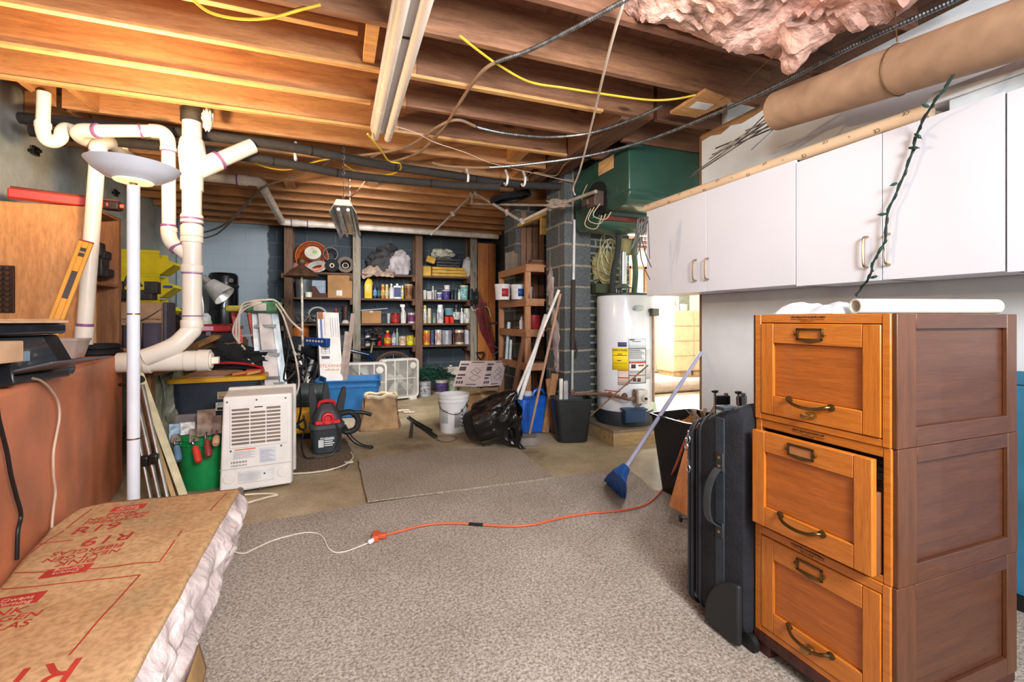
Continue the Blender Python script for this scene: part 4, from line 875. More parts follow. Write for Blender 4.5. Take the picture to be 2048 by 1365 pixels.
# garbage bag and cloths on the middle top shelf
bagm = C((26, 26, 30), .28, var=.3, sc=30, bmp=.5)
x0_, x1_ = xs(733), xs(800)
T('garbage_bag', 'dark grey garbage bag heaped on the middle of the top shelf', 'bag', MB().blob((xs(772), 7.38, ZSH[0] + .19), (.26, .14, .24), .35, 2.6, 4, 11, flat=ZSH[0] + .002, sharp=True), C((58, 58, 62), .3, var=.3, sc=30, bmp=.6), smooth=50)
mb = MB().blob((xs(797), 7.26, ZSH[0] + .17), (.15, .07, .2), .3, 1.8, 4, 4, flat=ZSH[0] + .003); T('grey_cloth', 'pale grey plastic sheet bunched over the garbage bag', 'cloth', mb, C((176, 168, 172), .5, var=.2, bmp=.4), smooth=50)
mb = MB(); bpx = xs(752, 7.2)
mb.sheet(lambda u, v: (bpx - .2 + .46 * u, 7.19 + .1 * v + .02 * noise.noise(V((u * 9, v * 5, 1))), ZSH[0] + .13 * v - .07 + .1 * math.sin(u * 2.6) * (.4 + .6 * v) + .05 * noise.noise(V((u * 7, v * 6, 7)))), 26, 10)
T('paper_sheet', 'crumpled brown and white paper drooping over the top shelf edge', 'paper', mb, C((176, 152, 136), .8, var=.3, sc=12, bmp=.4), solid=.004, smooth=25)
# folded foam, plastics on the right-hand top shelf
yf = C((206, 164, 76), .9, var=.15)
def fold(label, px0, px1, z0, z1, y, m, seed, nm='folded_foam', cat='foam'):
    xa, xb = xs(px0, y), xs(px1, y); n = max(2, int((z1 - z0) / .045)); t = (z1 - z0) / n; mb = MB()
    for i in range(n):
        zc = z0 + t * (i + .5); pts = [(xa + (xb - xa) * k / 8, zc + .008 * noise.noise(V((k * .6, i, seed)))) for k in range(9)]
        pr = [(x, z - t * .46) for x, z in pts] + [(x, z + t * .46) for x, z in pts[::-1]]
        mb.prism(pr, y - .12, y + .12, Matrix(((1, 0, 0, 0), (0, 0, 1, 0), (0, 1, 0, 0), (0, 0, 0, 1))))
    return T(nm, label, cat, mb, m, bevel=.012, seg=3)
fold('thick yellow foam folded flat at the bottom of the right-hand top shelf pile', 862, 930, ZSH[0] + .001, ZSH[0] + .15, 7.36, yf, 1)
fold('dark plastic sheeting folded on the yellow foam', 870, 917, ZSH[0] + .152, ZSH[0] + .29, 7.38, C((62, 62, 66), .3, bmp=.5), 2, 'plastic_sheeting', 'plastic')
T('white_cloth', 'crumpled off-white cloth topping the folded pile', 'cloth', MB().blob((xs(886), 7.38, ZSH[0] + .375), (.16, .12, .085), .5, 3, 3, 8, flat=ZSH[0] + .292, sharp=True), C((206, 200, 184), .8, bmp=.3), smooth=50)
T('white_bag', 'white padded bag leaning at the right of the foam pile', 'bag', MB().blob((xs(933), 7.3, ZSH[0] + .17), (.1, .1, .16), .25, 2, 3, 15, flat=ZSH[0] + .001), C((212, 206, 202), .7, bmp=.2), smooth=60)
for lab, px, py, s in (('small yellow foam block tilted left of the folded pile', 862, 512, .3), ('yellow foam wedge under the tilted block', 853, 530, -.1)):
    p = atY(px, py, 7.3); zz = ZSH[0] + (.26 if s > 0 else .08)
    T('foam_block', lab, 'foam', MB().cb((0, 0, 0), (.14, .12, .1 if s > 0 else .157), TR((p.x, 7.34, zz)) @ Matrix.Rotation(s if s > 0 else 0, 4, 'Y')), yf, bevel=.012)
# left bay, second shelf
T('grey_bin', 'grey metal bin at the left of the second shelf', 'bin', MB().lathe([(.1, 0), (.105, .01), (.115, .26), (.108, .262), (.1, .02)], 24, TR((xs(607, 7.4), 7.44, ZSH[1] + .001))), C((104, 108, 112), .5, .4))
T('white_cup', 'small white cup in front of the grey bin', 'cup', MB().lathe([(.04, 0), (.045, .003), (.048, .075), (.043, .075), (.04, .01)], 18, TR((xs(617, 7.27), 7.27, ZSH[1] + .001))), C((220, 224, 206), .5))
T('rusty_block', 'rust brown bracket plate on the second shelf', 'bracket', MB().prism([(0, 0), (.3, 0), (.3, .07), (.12, .07), (.06, .17), (0, .17)], -.03, .0, TR((xs(622, 7.35), 7.35, ZSH[1] + .001)) @ Matrix.Rotation(PI / 2, 4, 'X')), C((84, 52, 42), .8, bmp=.3))
T('framed_picture', 'pale blue board in a black frame leaning on the second shelf', 'frame', MB().box(-.1, .1, 0, .012, .0, .27, TR((xs(637, 7.42), 7.46, ZSH[1] + .002)) @ Matrix.Rotation(-.15, 4, 'X')), C((150, 166, 184), .5), bevel=.003)
# left bay, third shelf
cc = MB(); p = atY(635, 617, 7.4)
for k in range(4): cc.tube([V((p.x + (.11 + .006 * k) * math.cos(a), 7.4 + .02 * k - .03, ZSH[2] + .13 + (.1 + .005 * k) * math.sin(a))) for a in [2 * PI * i / 28 for i in range(28)]], .006, 5, closed=True)
T('cable_coil', 'pale grey cable coil on the left third shelf', 'coil', cc, C((176, 176, 176), .5))
jk = MB()
for i in range(34):
    x = xs(random.uniform(592, 640), 7.38); pts = [(x + random.uniform(-.08, .08), 7.3 + random.random() * .2, ZSH[2] + .01 + random.random() * .12) for _ in range(4)]
    jk.tube(spl(pts, 4), random.uniform(.004, .008), 5)
o = T('tangled_wire', 'tangle of grey wires and fittings on the left third shelf', 'wires', jk, C((128, 122, 116), .5, .4, var=.5, sc=20)); o['kind'] = 'stuff'
o = root('spool', 'dark brown spool with white base on the left third shelf', 'spool', (xs(691, 7.4), 7.4, ZSH[2] + .001))
S('spindle', MB().lathe([(.035, .05), (.035, .25), (.06, .255), (.06, .265)], 18, TR((xs(691, 7.4), 7.4, ZSH[2]))), C((72, 54, 46), .6), o); S('base', MB().lathe([(.06, .001), (.055, .02), (.035, .05)], 18, TR((xs(691, 7.4), 7.4, ZSH[2]))), C((206, 196, 190), .6), o)
T('red_bottle', 'small red bottle behind the long white box', 'bottle', MB().lathe([(.04, 0), (.045, .01), (.045, .15), (.02, .18), (.018, .22)], 18, TR((xs(672, 7.45), 7.45, ZSH[2] + .001))), C((176, 40, 40), .4))
T('orange_bucket', 'dull orange cylinder low in the left bay', 'bucket', MB().lathe([(.11, 0), (.12, .01), (.125, .33), (.115, .33), (.11, .02)], 24, TR((xs(600, 7.4), 7.4, ZSH[3] + .001))), C((176, 96, 36), .5))
for lab, px, w, h, c in (('black cable reel lying on the left lowest shelf', 636, .1, .15, (30, 30, 34)), ('grey jar on the left lowest shelf near the post', 683, .05, .16, (90, 92, 100)), ('dark red tin behind the leaning sticks', 694, .04, .13, (110, 50, 44))):
    T('tin', lab, 'tin', MB().lathe([(w, 0), (w * 1.02, .01), (w * 1.02, h), (w * .5, h + .005), (w * .45, h * .9)], 20, TR((xs(px, 7.4), 7.4, ZSH[3] + .001))), C(c, .45))
wj = MB()
for i in range(10):
    x = xs(random.uniform(730, 760), 7.36); wj.tube(spl([(x + random.uniform(-.06, .06), 7.26 + random.random() * .1, ZSH[3] + .16 + random.random() * .12) for _ in range(4)], 4), .005, 5)
o = T('wire_bundle', 'black and white wires dropped over cans on the lowest shelf', 'wires', wj, C((70, 64, 64), .5, var=.8, sc=30)); o['kind'] = 'stuff'
# ---------------------------------------------------------------- plywood sheet, reel, red cable
T('plywood_sheet', 'tall orange plywood sheet beside the right shelf post', 'board', MB().box(xs(955, 7.22), xs(991, 7.22), 7.2, 7.22, .02, 2.34), wood('orange_sheet', (190, 118, 58), (160, 90, 40), 'Z', .8, .5))
T('timber_stud', 'narrow orange stud in front of the plywood sheet edge', 'stud', MB().box(xs(977, 7.18), xs(989, 7.18), 7.15, 7.19, .02, 2.3), wood('orange_stud', (184, 108, 52), (150, 84, 40), 'Z', .8, .5))
p = atY(949, 596, 7.05); re_ = root('cord_reel', 'black cord reel hooked on the right shelf post', 'reel', p)
S('drum', MB().lathe([(.09, -.05), (.1, -.045), (.1, -.03), (.06, -.028), (.06, .028), (.1, .03), (.1, .045), (.09, .05)], 22, TR((p.x, 7.08, p.z)) @ Matrix.Rotation(PI / 2, 4, 'Y') @ Matrix.Diagonal((1.5, .9, 1, 1))), C((40, 44, 42), .3, coat=.3), re_)
S('hook', MB().tube(spl([(p.x - .05, 7.05, p.z - .14), (p.x - .02, 7.03, p.z - .2), (p.x + .06, 7.03, p.z - .17), (p.x + .2, 7.02, p.z - .14), (p.x + .26, 7.02, p.z - .3)], 5), .007, 6), C((206, 196, 176), .5), re_)
rc = MB()
for k in range(20):
    o_ = random.uniform(-11, 11); w_ = random.uniform(-2, 2)
    rc.tube(spl([atY(961 + o_ * .4, 598, 7.02), atY(965 + o_ + w_, 628, 7.0 + .02 * (k % 3)), atY(971 + o_ * .9 - w_, 660, 7.0 + .02 * (k % 4)), atY(981 + o_ * .6, 688, 7.03), atY(986 + o_ * .3, 706, 7.05)], 5), .0075, 5)
T('red_cable_hank', 'dark red cable hank hanging in front of the plywood sheet', 'cable', rc, C((118, 34, 42), .55, var=.3))
p = atY(992, 705, 6.95); cl = root('red_clamp', 'red handled clamp hanging below the red cable', 'clamp', p)
S('frame', MB().tube(spl([atY(984, 692, 6.95), atY(994, 696, 6.95), atY(998, 702, 6.95), atY(985, 712, 6.95), atY(992, 722, 6.95)], 4), .012, 6), C((120, 110, 110), .4, .7), cl)
S('grip', MB().tube([atY(1005, 694, 6.95), atY(1003, 708, 6.95)], .025, 8), C((150, 40, 44), .5), cl); S('grip', MB().tube([atY(989, 722, 6.95), atY(988, 738, 6.95)], .03, 8), C((150, 40, 44), .5), cl)
T('shovel_grip', 'black D-shaped shovel grip against the plywood sheet', 'handle', MB().tube([atY(953, 706, 7.15), atY(968, 705, 7.15), atY(966, 713, 7.15), atY(961, 719, 7.15), atY(956, 714, 7.15)], .013, 6, closed=True).tube([atY(961, 719, 7.15), atY(962, 785, 7.15)], .015, 6), BLACK)
# ---------------------------------------------------------------- corner shelf beside the chimney
ok2 = wood('shelf_pine', (178, 126, 86), (146, 98, 64), 'Y', 1.2, .6); ok2z = wood('shelf_pine_post', (182, 130, 90), (150, 102, 68), 'Z', 1.2, .6)
cs = root('corner_shelf', 'open pine shelf rack standing behind the block chimney', 'shelving', (2.15, 4.8, 0))
X0, X1, Y0, Y1 = 1.80, 2.49, 4.375, 5.22
CSZ = (1.665, 1.315, 1.0, .655)
for (x, y) in ((X0, Y0), (X0, Y1 - .04), (X1 - .05, Y0), (X1 - .05, Y1 - .04)): S('post', MB().box(x, x + .06, y, y + .04, 0, 1.64 if y > Y0 + .1 or x > X0 + .1 else 1.665), ok2z, cs, bevel=.003)
for z in CSZ:
    S('shelf', MB().box(X0 + .02, X1, Y0 + .02, Y1, z - .02, z), ok2, cs, bevel=.002)
    S('rail', MB().box(X0 - .002, X0 + .02, Y0 - .002, Y1, z - .075, z + .001), ok2, cs, bevel=.003)
    S('rail', MB().box(X0 - .002, 2.0, Y0 - .022, Y0 - .002, z - .075, z + .001), ok2, cs, bevel=.003)
# timber uprights behind the shelf
for i, (px, yy, z0, z1, c) in enumerate(((1049, 5.16, .02, 2.1, 0), (1072, 4.62, 0, 0, 0))):
    pass
up_m = wood('grey_brown_board', (150, 112, 86), (112, 80, 62), 'Z', 1, .7)
for k, lab in enumerate(('rough brown upright board nearest the block pillar, above the pine rack', 'rough brown upright board second from the block pillar', 'rough brown upright board third from the block pillar', 'rough brown upright board nearest the chimney, above the pine rack')):
    px = (1047, 1058, 1071, 1083)[k]; x = ray(px, 500).x / ray(px, 500).y * 5.235
    T('upright_board', lab, 'board', MB().box(x - .032, x + .032, 5.225, 5.245, 0, 2.42 if k in (0, 2) else 2.3), up_m, bevel=.002)
T('timber_bracket', 'pale sawn timber pieces joining the boards under the joists', 'timber', MB().bar(atY(1038, 452, 5.2), atY(1100, 425, 4.5), .05, .04).bar(atY(1086, 436, 4.7), atY(1086, 470, 4.7), .06, .04), wood('pale_timber', (222, 186, 110), (196, 156, 86), 'X', 1, .6))
for i, px in enumerate((1014, 1020, 1026, 1032, 1038)):
    x = ray(px, 500).x / ray(px, 500).y * 5.0
    T('plank_offcut', ('grey plank offcut at the left end of the top pine shelf', 'grey plank offcut second along the top pine shelf', 'brownish plank offcut third along the top pine shelf', 'grey plank offcut fourth along the top pine shelf', 'dark plank offcut nearest the bricks on the top pine shelf')[i], 'plank', MB().box(x - .0185, x + .0185, 5.0, 5.02, 1.668, 1.668 + .2 + .012 * (i % 3)), C(((120, 108, 96), (112, 102, 92), (130, 108, 88), (116, 106, 96), (92, 80, 70))[i], .8, sc=20, bmp=.2), group='plank offcuts on the pine rack')
def wp_(px, py, y): return atY(px, py, y)
for lab, px0, px1, y, dz, hh, c in (('lower brown wooden block lying on top of the pine rack', 1056, 1092, 4.6, 0, .04, (132, 88, 58)), ('upper brown wooden block stacked on the pine rack', 1060, 1086, 4.6, .042, .035, (112, 72, 50)), ('dark flat tool beside wooden blocks on the pine rack', 1038, 1052, 4.8, 0, .03, (50, 46, 44))):
    x0, x1 = [ray(p, 500).x / ray(p, 500).y * y for p in (px0, px1)]
    T('wooden_block', lab, 'block', MB().box(x0, min(x1, 2.0 if y < 4.37 else 2.4), y - .05, y + .05, 1.667 + dz, 1.667 + dz + hh), C(c, .6, sc=14), bevel=.004)
def bucket(name, label, x, y, z, r, h, c, lidc=None, lab=None, grp=None, handle=True, slope=.88):
    o = root(name, label, 'bucket', (x, y, z), group=grp); L = lambda mb, n, m, **k: mb.build(n, m, o, world=False, **k)
    L(MB().lathe([(r * slope, 0), (r * (slope + .02), .006), (r * .97, h * .8), (r * 1.03, h * .8), (r * 1.03, h * .84), (r * .98, h * .845), (r * .985, h * .9), (r * 1.04, h * .9), (r * 1.04, h), (r * .96, h), (r * .95, h * .5), (r * (slope - .03), .02), (.001, .018)], 36, cap=False), 'body', c)
    if handle: L(MB().tube(spl([(-r * 1.03, 0, h * .82), (-r * .9, -r * .55, h * .62), (0, -r * 1.06, h * .62 - .04), (r * .8, -r * .72, h * .8), (r * 1.03, 0, h * .83)], 6), .003, 6), 'bail_handle', DSTEEL)
    if lidc: L(MB().lathe([(r * 1.05, h * .96), (r * 1.06, h * .99), (r * 1.0, h * 1.02), (.001, h * 1.015)], 36), 'lid', lidc)
    return o
for lab, px, y, r, h, c, l in (('white bucket with a red label on the second pine shelf', 1005, 4.75, .085, .165, (226, 222, 222), (176, 40, 60)), ('white bucket with a blue label on the second pine shelf', 1037, 4.62, .082, .155, (218, 222, 226), (40, 74, 160)), ('pale bucket half hidden behind the blue-label bucket', 1052, 4.85, .075, .15, (206, 214, 218), None)):
    x = ray(px, 600).x / ray(px, 600).y * y; o = bucket('small_bucket', lab, x, y, CSZ[1] + .001, r, h, C(c, .4), C(c, .4), handle=False)
    if l: MB().lathe([(r * .925, h * .2), (r * .975, h * .72)], 12, Matrix.Rotation(-2.0, 4, 'Z'), cap=False, ang=1.0).build('paper_label', C(l, .5), o, world=False, solid=.002)
x = ray(1067, 640).x / ray(1067, 640).y * 4.75; bucket('red_bucket', 'red plastic bucket on the third pine shelf behind the post', x, 4.75, CSZ[2] + .001, .08, .15, C((164, 36, 50), .4), None, handle=False)
x = ray(1043, 640).x / ray(1043, 640).y * 4.6; item('bottle', 'little white bottle left of the red bucket', 'bottle', 'bottle', x, 4.6, CSZ[2] + .001, .024, .13, (222, 214, 214), (236, 236, 236), None)
T('caulking_gun', 'black caulking gun lying on the third pine shelf', 'tool', MB().tube([atX(978, 648, 1.83) + V((0, 0, .0)), atX(1035, 642, 1.9)], .014, 8), BLACK)
for lab, p, q, r, c in (('pale blue pipe offcut behind the pine rack post', atY(1018, 645, 5.0), atY(1013, 719, 4.95), .02, (190, 206, 214)), ('short pale pipe beside the blue offcut', atY(1022, 680, 4.9), atY(1020, 721, 4.88), .016, (206, 214, 216))):
    T('pipe_offcut', lab, 'pipe', MB().tube([p, q], r, 12), C(c, .4))
T('saw_blade', 'dark saws lying flat on the lowest pine shelf', 'saw', MB().box(1.86, 2.1, 4.5, 4.9, CSZ[3] + .001, CSZ[3] + .012), DSTEEL)
# ---------------------------------------------------------------- long handles leaning here
def stick(name, label, p, q, r, m, cat='pole', group=None): return T(name, label, cat, MB().tube([p, q], r, 10), m, group)
stick('wood_pole', 'thick brown pole leaning from the pine rack to the boxes', D(1049, 675, 4.75), FL(1020, 835, .02), .03, C((132, 92, 70), .6))
mp_ = root('mop', 'white metal mop handle leaning on the chimney corner', 'mop', FL(1030, 838))
S('handle', MB().tube([D(1118, 580, 4.05), D(1030, 845, 3.95) + V((0, .2, 0))], .013, 10), C((226, 218, 210), .4), mp_)
stick('white_tube', 'thick white tube leaning behind the mop handle', D(1092, 630, 4.5), D(1040, 800, 4.3), .02, C((222, 222, 222), .4), 'tube')
bm_ = root('push_broom', 'worn grey floor broom with brown wooden handle before the blue jug', 'broom', FL(1053, 888))
q0 = FL(1058, 872, .08)
S('handle', MB().tube([D(1121, 588, 4.05), q0], .0115, 10), C((164, 128, 104), .6), bm_)
S('head', MB().cb((0, 0, 0), (.13, .04, .04), frame(q0, V((1, -.2, 0)))), C((84, 78, 74), .7), bm_, bevel=.008)
bb2 = MB(); fr_ = frame(q0, V((1, -.2, 0)))
for i in range(22):
    for j in range(3): bb2.bar(fr_ @ V((-.062 + .124 * i / 21, -.014 + .014 * j, -.015)), fr_ @ V((-.085 + .17 * i / 21, -.03 + .03 * j - .02, -.078)), .007, .007)
S('bristles', bb2, C((132, 122, 114), .9), bm_, label='grey bristles')
# ---------------------------------------------------------------- at the foot of the chimney
p = FL(1075, 868); jc = root('water_jug', 'blue plastic jerry can with white cap beside the black bin', 'jug', (p.x, p.y + .12, 0)); jb = C((26, 92, 190), .3, coat=.2)
Mj = W(jc) @ Rz(-.05)
def jsec(w, d, z): return [Mj @ V((q[0] - w / 2, q[1] - d / 2, z)) for q in rr(w, d, .05, 5)]
S('body', MB().loft([jsec(.3, .2, 0), jsec(.345, .25, .02), jsec(.35, .255, .12), jsec(.345, .25, .28), jsec(.33, .24, .33), jsec(.2, .16, .355)]), jb, jc)
S('moulded_rib', MB().tube([Mj @ V((-.09, -.128, z)) for z in (.05, .3)], .01, 8).tube([Mj @ V((.11, -.128, z)) for z in (.05, .3)], .01, 8), jb, jc)
S('cap', MB().lathe([(.04, .35), (.042, .36), (.042, .39), (.03, .4), (.001, .4)], 18, Mj @ TR((-.05, 0, 0))), C((220, 214, 206), .5), jc)
S('grip', MB().tube(spl([Mj @ V(v) for v in ((.0, 0, .35), (.03, 0, .4), (.1, 0, .4), (.14, 0, .34))], 5), .016, 8), jb, jc)
p2 = FL(1135, 850); T('dark_blue_jug', 'dark blue can squeezed between blue jug and black bin', 'jug', MB().box(p2.x - .07, p2.x + .06, p2.y + .02, p2.y + .2, 0, .36), C((20, 40, 84), .35), bevel=.03, seg=3)
p = FL(1155, 888); b2 = root('waste_bin', 'black wastebasket standing before the water heater', 'bin', (p.x, p.y + .1, 0)); S('body', tub(MB(), (p.x, p.y + .12), 0, .395, .27, .2, .345, .25, rz=-.28), C((30, 33, 34), .45, bmp=.15), b2)
b2top = V((p.x, p.y + .12, .39))
T('thin_stick', 'thin brown stick poking up out of the black wastebasket', 'stick', MB().tube([b2top + V((.1, -.0, -.25)), D(1296, 731, 3.75)], .006, 8), C((150, 112, 86), .6))
# black trash bag slumped on a round bin
p = FL(965, 885); tbg = root('trash_bin', 'black bin lying tilted with a glossy garbage bag pulled over it', 'bin', (p.x, p.y, 0))
gb = C((14, 14, 17), .16, var=.3, sc=20, bmp=.25, coat=.5)
bn0 = D(946, 852, 4.08); bn0.z = max(bn0.z, .145); axb = V((.8, -.42, .3)).normalized(); Mb_ = frame(bn0, axb) @ Matrix.Rotation(PI / 2, 4, 'Y')
S('bin', MB().lathe([(.001, -.05), (.115, -.05), (.13, -.03), (.165, .2), (.175, .21), (.16, .21), (.12, -.02)], 32, Mb_, cap=False), BLACK, tbg)
mb = MB(); tipu = D(1036, 783, 3.95)
def bagf(u, v):
    a = 2 * PI * u; r0_ = .178; pl = 1.3 * noise.noise(V((math.cos(a) * 2.1, math.sin(a) * 2.1, v * 2.2))) + .8 * noise.noise(V((math.cos(a) * 4.6 + v * 2, math.sin(a) * 4.6, v * 4 + 4))) + .35 * abs(noise.noise(V((math.cos(a) * 11, math.sin(a) * 11 + v * 3, v * 6))))
    if v < .35:      # turned over the rim and hugging the bin
        t = v / .35; q = Mb_ @ V(((r0_ + .012 + .012 * pl) * math.cos(a), (r0_ + .012 + .012 * pl) * math.sin(a), .06 + .15 * t))
    else:            # loose mouth spilling forwards to the right
        t = (v - .35) / .65; rr_ = r0_ * (1.05 + .18 * t) + (.025 + .06 * t) * pl
        q = Mb_ @ V((rr_ * math.cos(a), rr_ * math.sin(a), .21 + .2 * t + .03 * pl * t))
        up_ = max(0, (q.z - bn0.z) / .2); q = q.lerp(tipu, min(.8, .75 * t * up_ ** 1.5))
        if q.z < bn0.z: q.z -= .1 * t
    q.z = max(q.z, .004 + .004 * abs(pl)); return q
mb.sheet(bagf, 120, 34); bmesh.ops.remove_doubles(mb.bm, verts=mb.bm.verts, dist=.0005)
S('bag', mb, gb, tbg, smooth=30)
S('bag_lining', MB().sheet(lambda u, v: bagf(u, .75).lerp(Mb_ @ V((0, 0, .1)), v), 60, 8), gb, tbg, smooth=30)
# five gallon bucket
p = FL(914, 868); wb = bucket('bucket', 'white plastic five gallon bucket with printed text, empty', p.x, p.y + .14, 0, .148, .37, C((228, 226, 226), .4, var=.03))
pr = MB(); rB = .1405
for i in range(17):
    z = .06 + i * .0085; pr.lathe([(rB, z), (rB, z + .004)], 6, Rz(-1.75 + .0), cap=False, ang=.5 if i % 4 else .35)
for i in range(12):
    z = .1 + i * .011; pr.lathe([(rB - .0, z), (rB + .0005, z + .003)], 6, Rz(-2.75), cap=False, ang=.55)
for k in range(9): pr.lathe([(rB + .0005, .2), (rB + .001, .235)], 2, Rz(-1.3 + k * .025), cap=False, ang=.012)
for z in (.06, .09, .13, .17): pr.lathe([(rB, z), (rB + .0005, z + .018)], 4, Rz(-1.22), cap=False, ang=.12)
pr.build('printed_text', C((90, 90, 96), .6), wb, world=False, solid=.0015)
tb_ = MB(); textinto(tb_, 'B', TR((.112, -.1, .255)) @ Rz(.75) @ Matrix.Rotation(PI / 2, 4, 'X'), .05, .002); tb_.build('brand_letter', BLACK, wb, world=False, smooth=0)
# printed carton on a cardboard box
p = FL(968, 838); q = atZ(963, 818, .0)
cb_ = carton('cardboard_box', 'brown cardboard box under the tilted printed carton', FL(935, 828).x, FL(935, 828).x + .42, FL(935, 828).y, FL(935, 828).y + .3, 0, .21, rz=-.12, tape=True)
cx_ = FL(935, 828)
a3, a4, a2, a5 = D(962, 774, 4.92), D(905, 773, 5.02), D(975, 722, 5.2), D(1003, 771, 5.18)
pc = root('printed_carton', 'white printed carton tilted on the cardboard box', 'box', a3); e1, e2, e3 = a4 - a3, a2 - a3, a5 - a3
q8 = [a3, a3 + e1, a3 + e1 + e3, a3 + e3]; S('body', MB().loft([q8, [q + e2 for q in q8]]), C((206, 188, 184), .6, var=.06), pc, bevel=.003)
pk = MB()
for (o0, ex, ey) in ((a4, -e1, e2), (a3, e3, e2)):
    nz_ = ex.cross(ey).normalized()
    if nz_.dot(V((0, 0, CAM_H)) - a3) < 0: nz_ = -nz_
    def rc4(x0, x1, y0, y1):
        c4 = [o0 + ex * x + ey * y + nz_ * .0006 for x, y in ((x0, y0), (x1, y0), (x1, y1), (x0, y1))]; pk.loft([c4, [c + nz_ * .0006 for c in c4]])
    def ln4(x0, y0, x1, y1): pk.bar(o0 + ex * x0 + ey * y0 + nz_ * .001, o0 + ex * x1 + ey * y1 + nz_ * .001, .004, .0008, up=nz_)
    rc4(.06, .36, .82, .88); rc4(.06, .3, .6, .76); rc4(.06, .34, .4, .46); rc4(.06, .26, .28, .34); rc4(.45, .9, .92, .95)
    for i in range(3): rc4(.08 + i * .09, .14 + i * .09, .1, .2)
    rc4(.45, .8, .06, .09)
    for l in ((.5, .55, .66, .72), (.66, .72, .86, .6), (.86, .6, .7, .42), (.7, .42, .5, .55), (.5, .3, .72, .2), (.72, .2, .9, .36), (.9, .36, .66, .44), (.5, .3, .66, .44), (.6, .62, .78, .5)): ln4(*l)
S('printed_drawing', pk, C((76, 66, 70), .7), pc, smooth=0)
T('wood_block', 'short plank end lying right of the cardboard box', 'plank', MB().box(cx_.x + .43, cx_.x + .66, cx_.y - .02, cx_.y + .1, 0, .26), wood('plank_end', (150, 112, 76), (120, 86, 56), 'X', 1, .7))
# timber scraps beside the chimney
for lab, a, b, w, c in (('brown timber scrap leaning at the foot of the chimney', V((D(1090, 850, 4.5).x, D(1090, 850, 4.5).y, .012)), D(1110, 748, 4.46), .07, (168, 122, 78)), ('second brown timber scrap crossing at the chimney foot', V((D(1108, 850, 4.5).x, D(1108, 850, 4.5).y, .012)), D(1096, 758, 4.46), .05, (148, 104, 66)), ('white board edge leaning right of the timber scraps', V((D(1120, 850, 4.36).x, D(1120, 850, 4.36).y, .012)), D(1122, 758, 4.34), .03, (222, 216, 206)), ('clear plastic sheet leaning against the chimney foot', V((D(1132, 850, 4.36).x, D(1132, 850, 4.36).y, .012)), D(1131, 762, 4.34), .04, (170, 168, 166))):
    T('timber_scrap', lab, 'board', MB().bar(a, b, w, .02, up=(0, -1, 0)), C(c, .7, sc=16, bmp=.1))
# plaster patches on the chimney
pa = MB()
def patch(mb, pts, y):
    c = sum((V(p) for p in pts), V((0, 0, 0))) / len(pts); mb.blob(c, (.05, .012, .05), .3, 3, 2)
for (px, py, rx, rz) in ((1102, 575, .07, .17), (1108, 640, .05, .1), (1112, 675, .06, .14), (1113, 715, .05, .12)):
    q = atX(px, py, 2.02); pa.blob(q, (.012, rx, rz), .7, 3, 3, px, sharp=True)
o = T('plaster_patch', 'white plaster splashes on the chimney side', 'plaster', pa, C((190, 176, 176), .9, var=.2, bmp=.5))
# ---------------------------------------------------------------- water heater
hx, hy = 2.6, 3.78; hc_ = D(1249, 740, 4.42); hx, hy = hc_.x, hc_.y
pf = root('wooden_platform', 'low plank platform on blocks under the water heater', 'platform', (hx, hy, 0))
pw = wood('platform_plank', (176, 150, 108), (140, 114, 80), 'X', 1, .7)
Mp = TR((hx - .02, hy - .02, 0)) @ Rz(-.02)
S('top_board', MB().box(-.3, .36, -.3, .3, .115, .14, Mp), C((132, 116, 98), .8, sc=16, bmp=.2), pf)
for (x0, x1, y0, y1) in ((-.3, .36, -.3, -.26), (-.3, -.26, -.258, .3), (.32, .36, -.258, .3)): S('side_board', MB().box(x0, x1, y0, y1, 0, .114, Mp), pw, pf, bevel=.003)
wh = root('water_heater', 'tall white cylindrical gas water heater with yellow energy label', 'water heater', (hx, hy, .141)); R = .257; zt = 1.335
tank = C((226, 228, 234), .22, var=.02, coat=.4)
S('tank', MB().lathe([(R, .27), (R + .003, .275), (R + .003, zt - .03), (R - .004, zt - .008), (R - .03, zt - .004), (.001, zt)], 64, TR((hx, hy, 0))), tank, wh)
S('base_ring', MB().lathe([(R - .03, .142), (R + .006, .145), (R + .006, .25), (R, .27)], 48, TR((hx, hy, 0))), C((40, 46, 54), .5), wh)
S('top_rim', MB().lathe([(R - .02, zt - .012), (R + .008, zt - .01), (R + .008, zt + .006), (R - .012, zt + .01), (.001, zt + .012)], 48, TR((hx, hy, 0))), C((50, 62, 66), .4, .3), wh)
a0 = math.atan2(-hy, -hx)   # direction of the viewer
def curved(z0, z1, a_, da, rr2, m, nm, par=wh):
    S(nm, MB().lathe([(rr2, z0), (rr2, z1)], 12, TR((hx, hy, 0)) @ Rz(a0 + a_ - da / 2), cap=False, ang=da), m, par, solid=.0012)
def hz_(py): return D(1249, py, 4.17).z
def ha(px): return math.asin(max(-1, min(1, (px - 1249) / 54)))
def lab_(px0, px1, py0, py1, c, nm, k=0): 
    A, B = ha(px0), ha(px1); curved(hz_(py1), hz_(py0), (A + B) / 2, B - A, R + .0045 + .0012 * k, C(c, .5, var=.04), nm)
lab_(1227, 1256, 697, 741, (240, 208, 32), 'energy_label'); lab_(1256, 1288, 677, 698, (214, 220, 226), 'rating_label'); lab_(1256, 1288, 698, 767, (222, 222, 224), 'warning_label'); lab_(1237, 1253, 685, 694, (70, 72, 110), 'approval_label'); lab_(1237, 1256, 741, 771, (214, 190, 180), 'caution_label'); lab_(1213, 1241, 783, 792, (224, 200, 190), 'connection_label')
lab_(1289, 1297, 700, 760, (216, 214, 214), 'instruction_label')
ink = C((40, 38, 40), .7); rdk = C((196, 60, 44), .6)
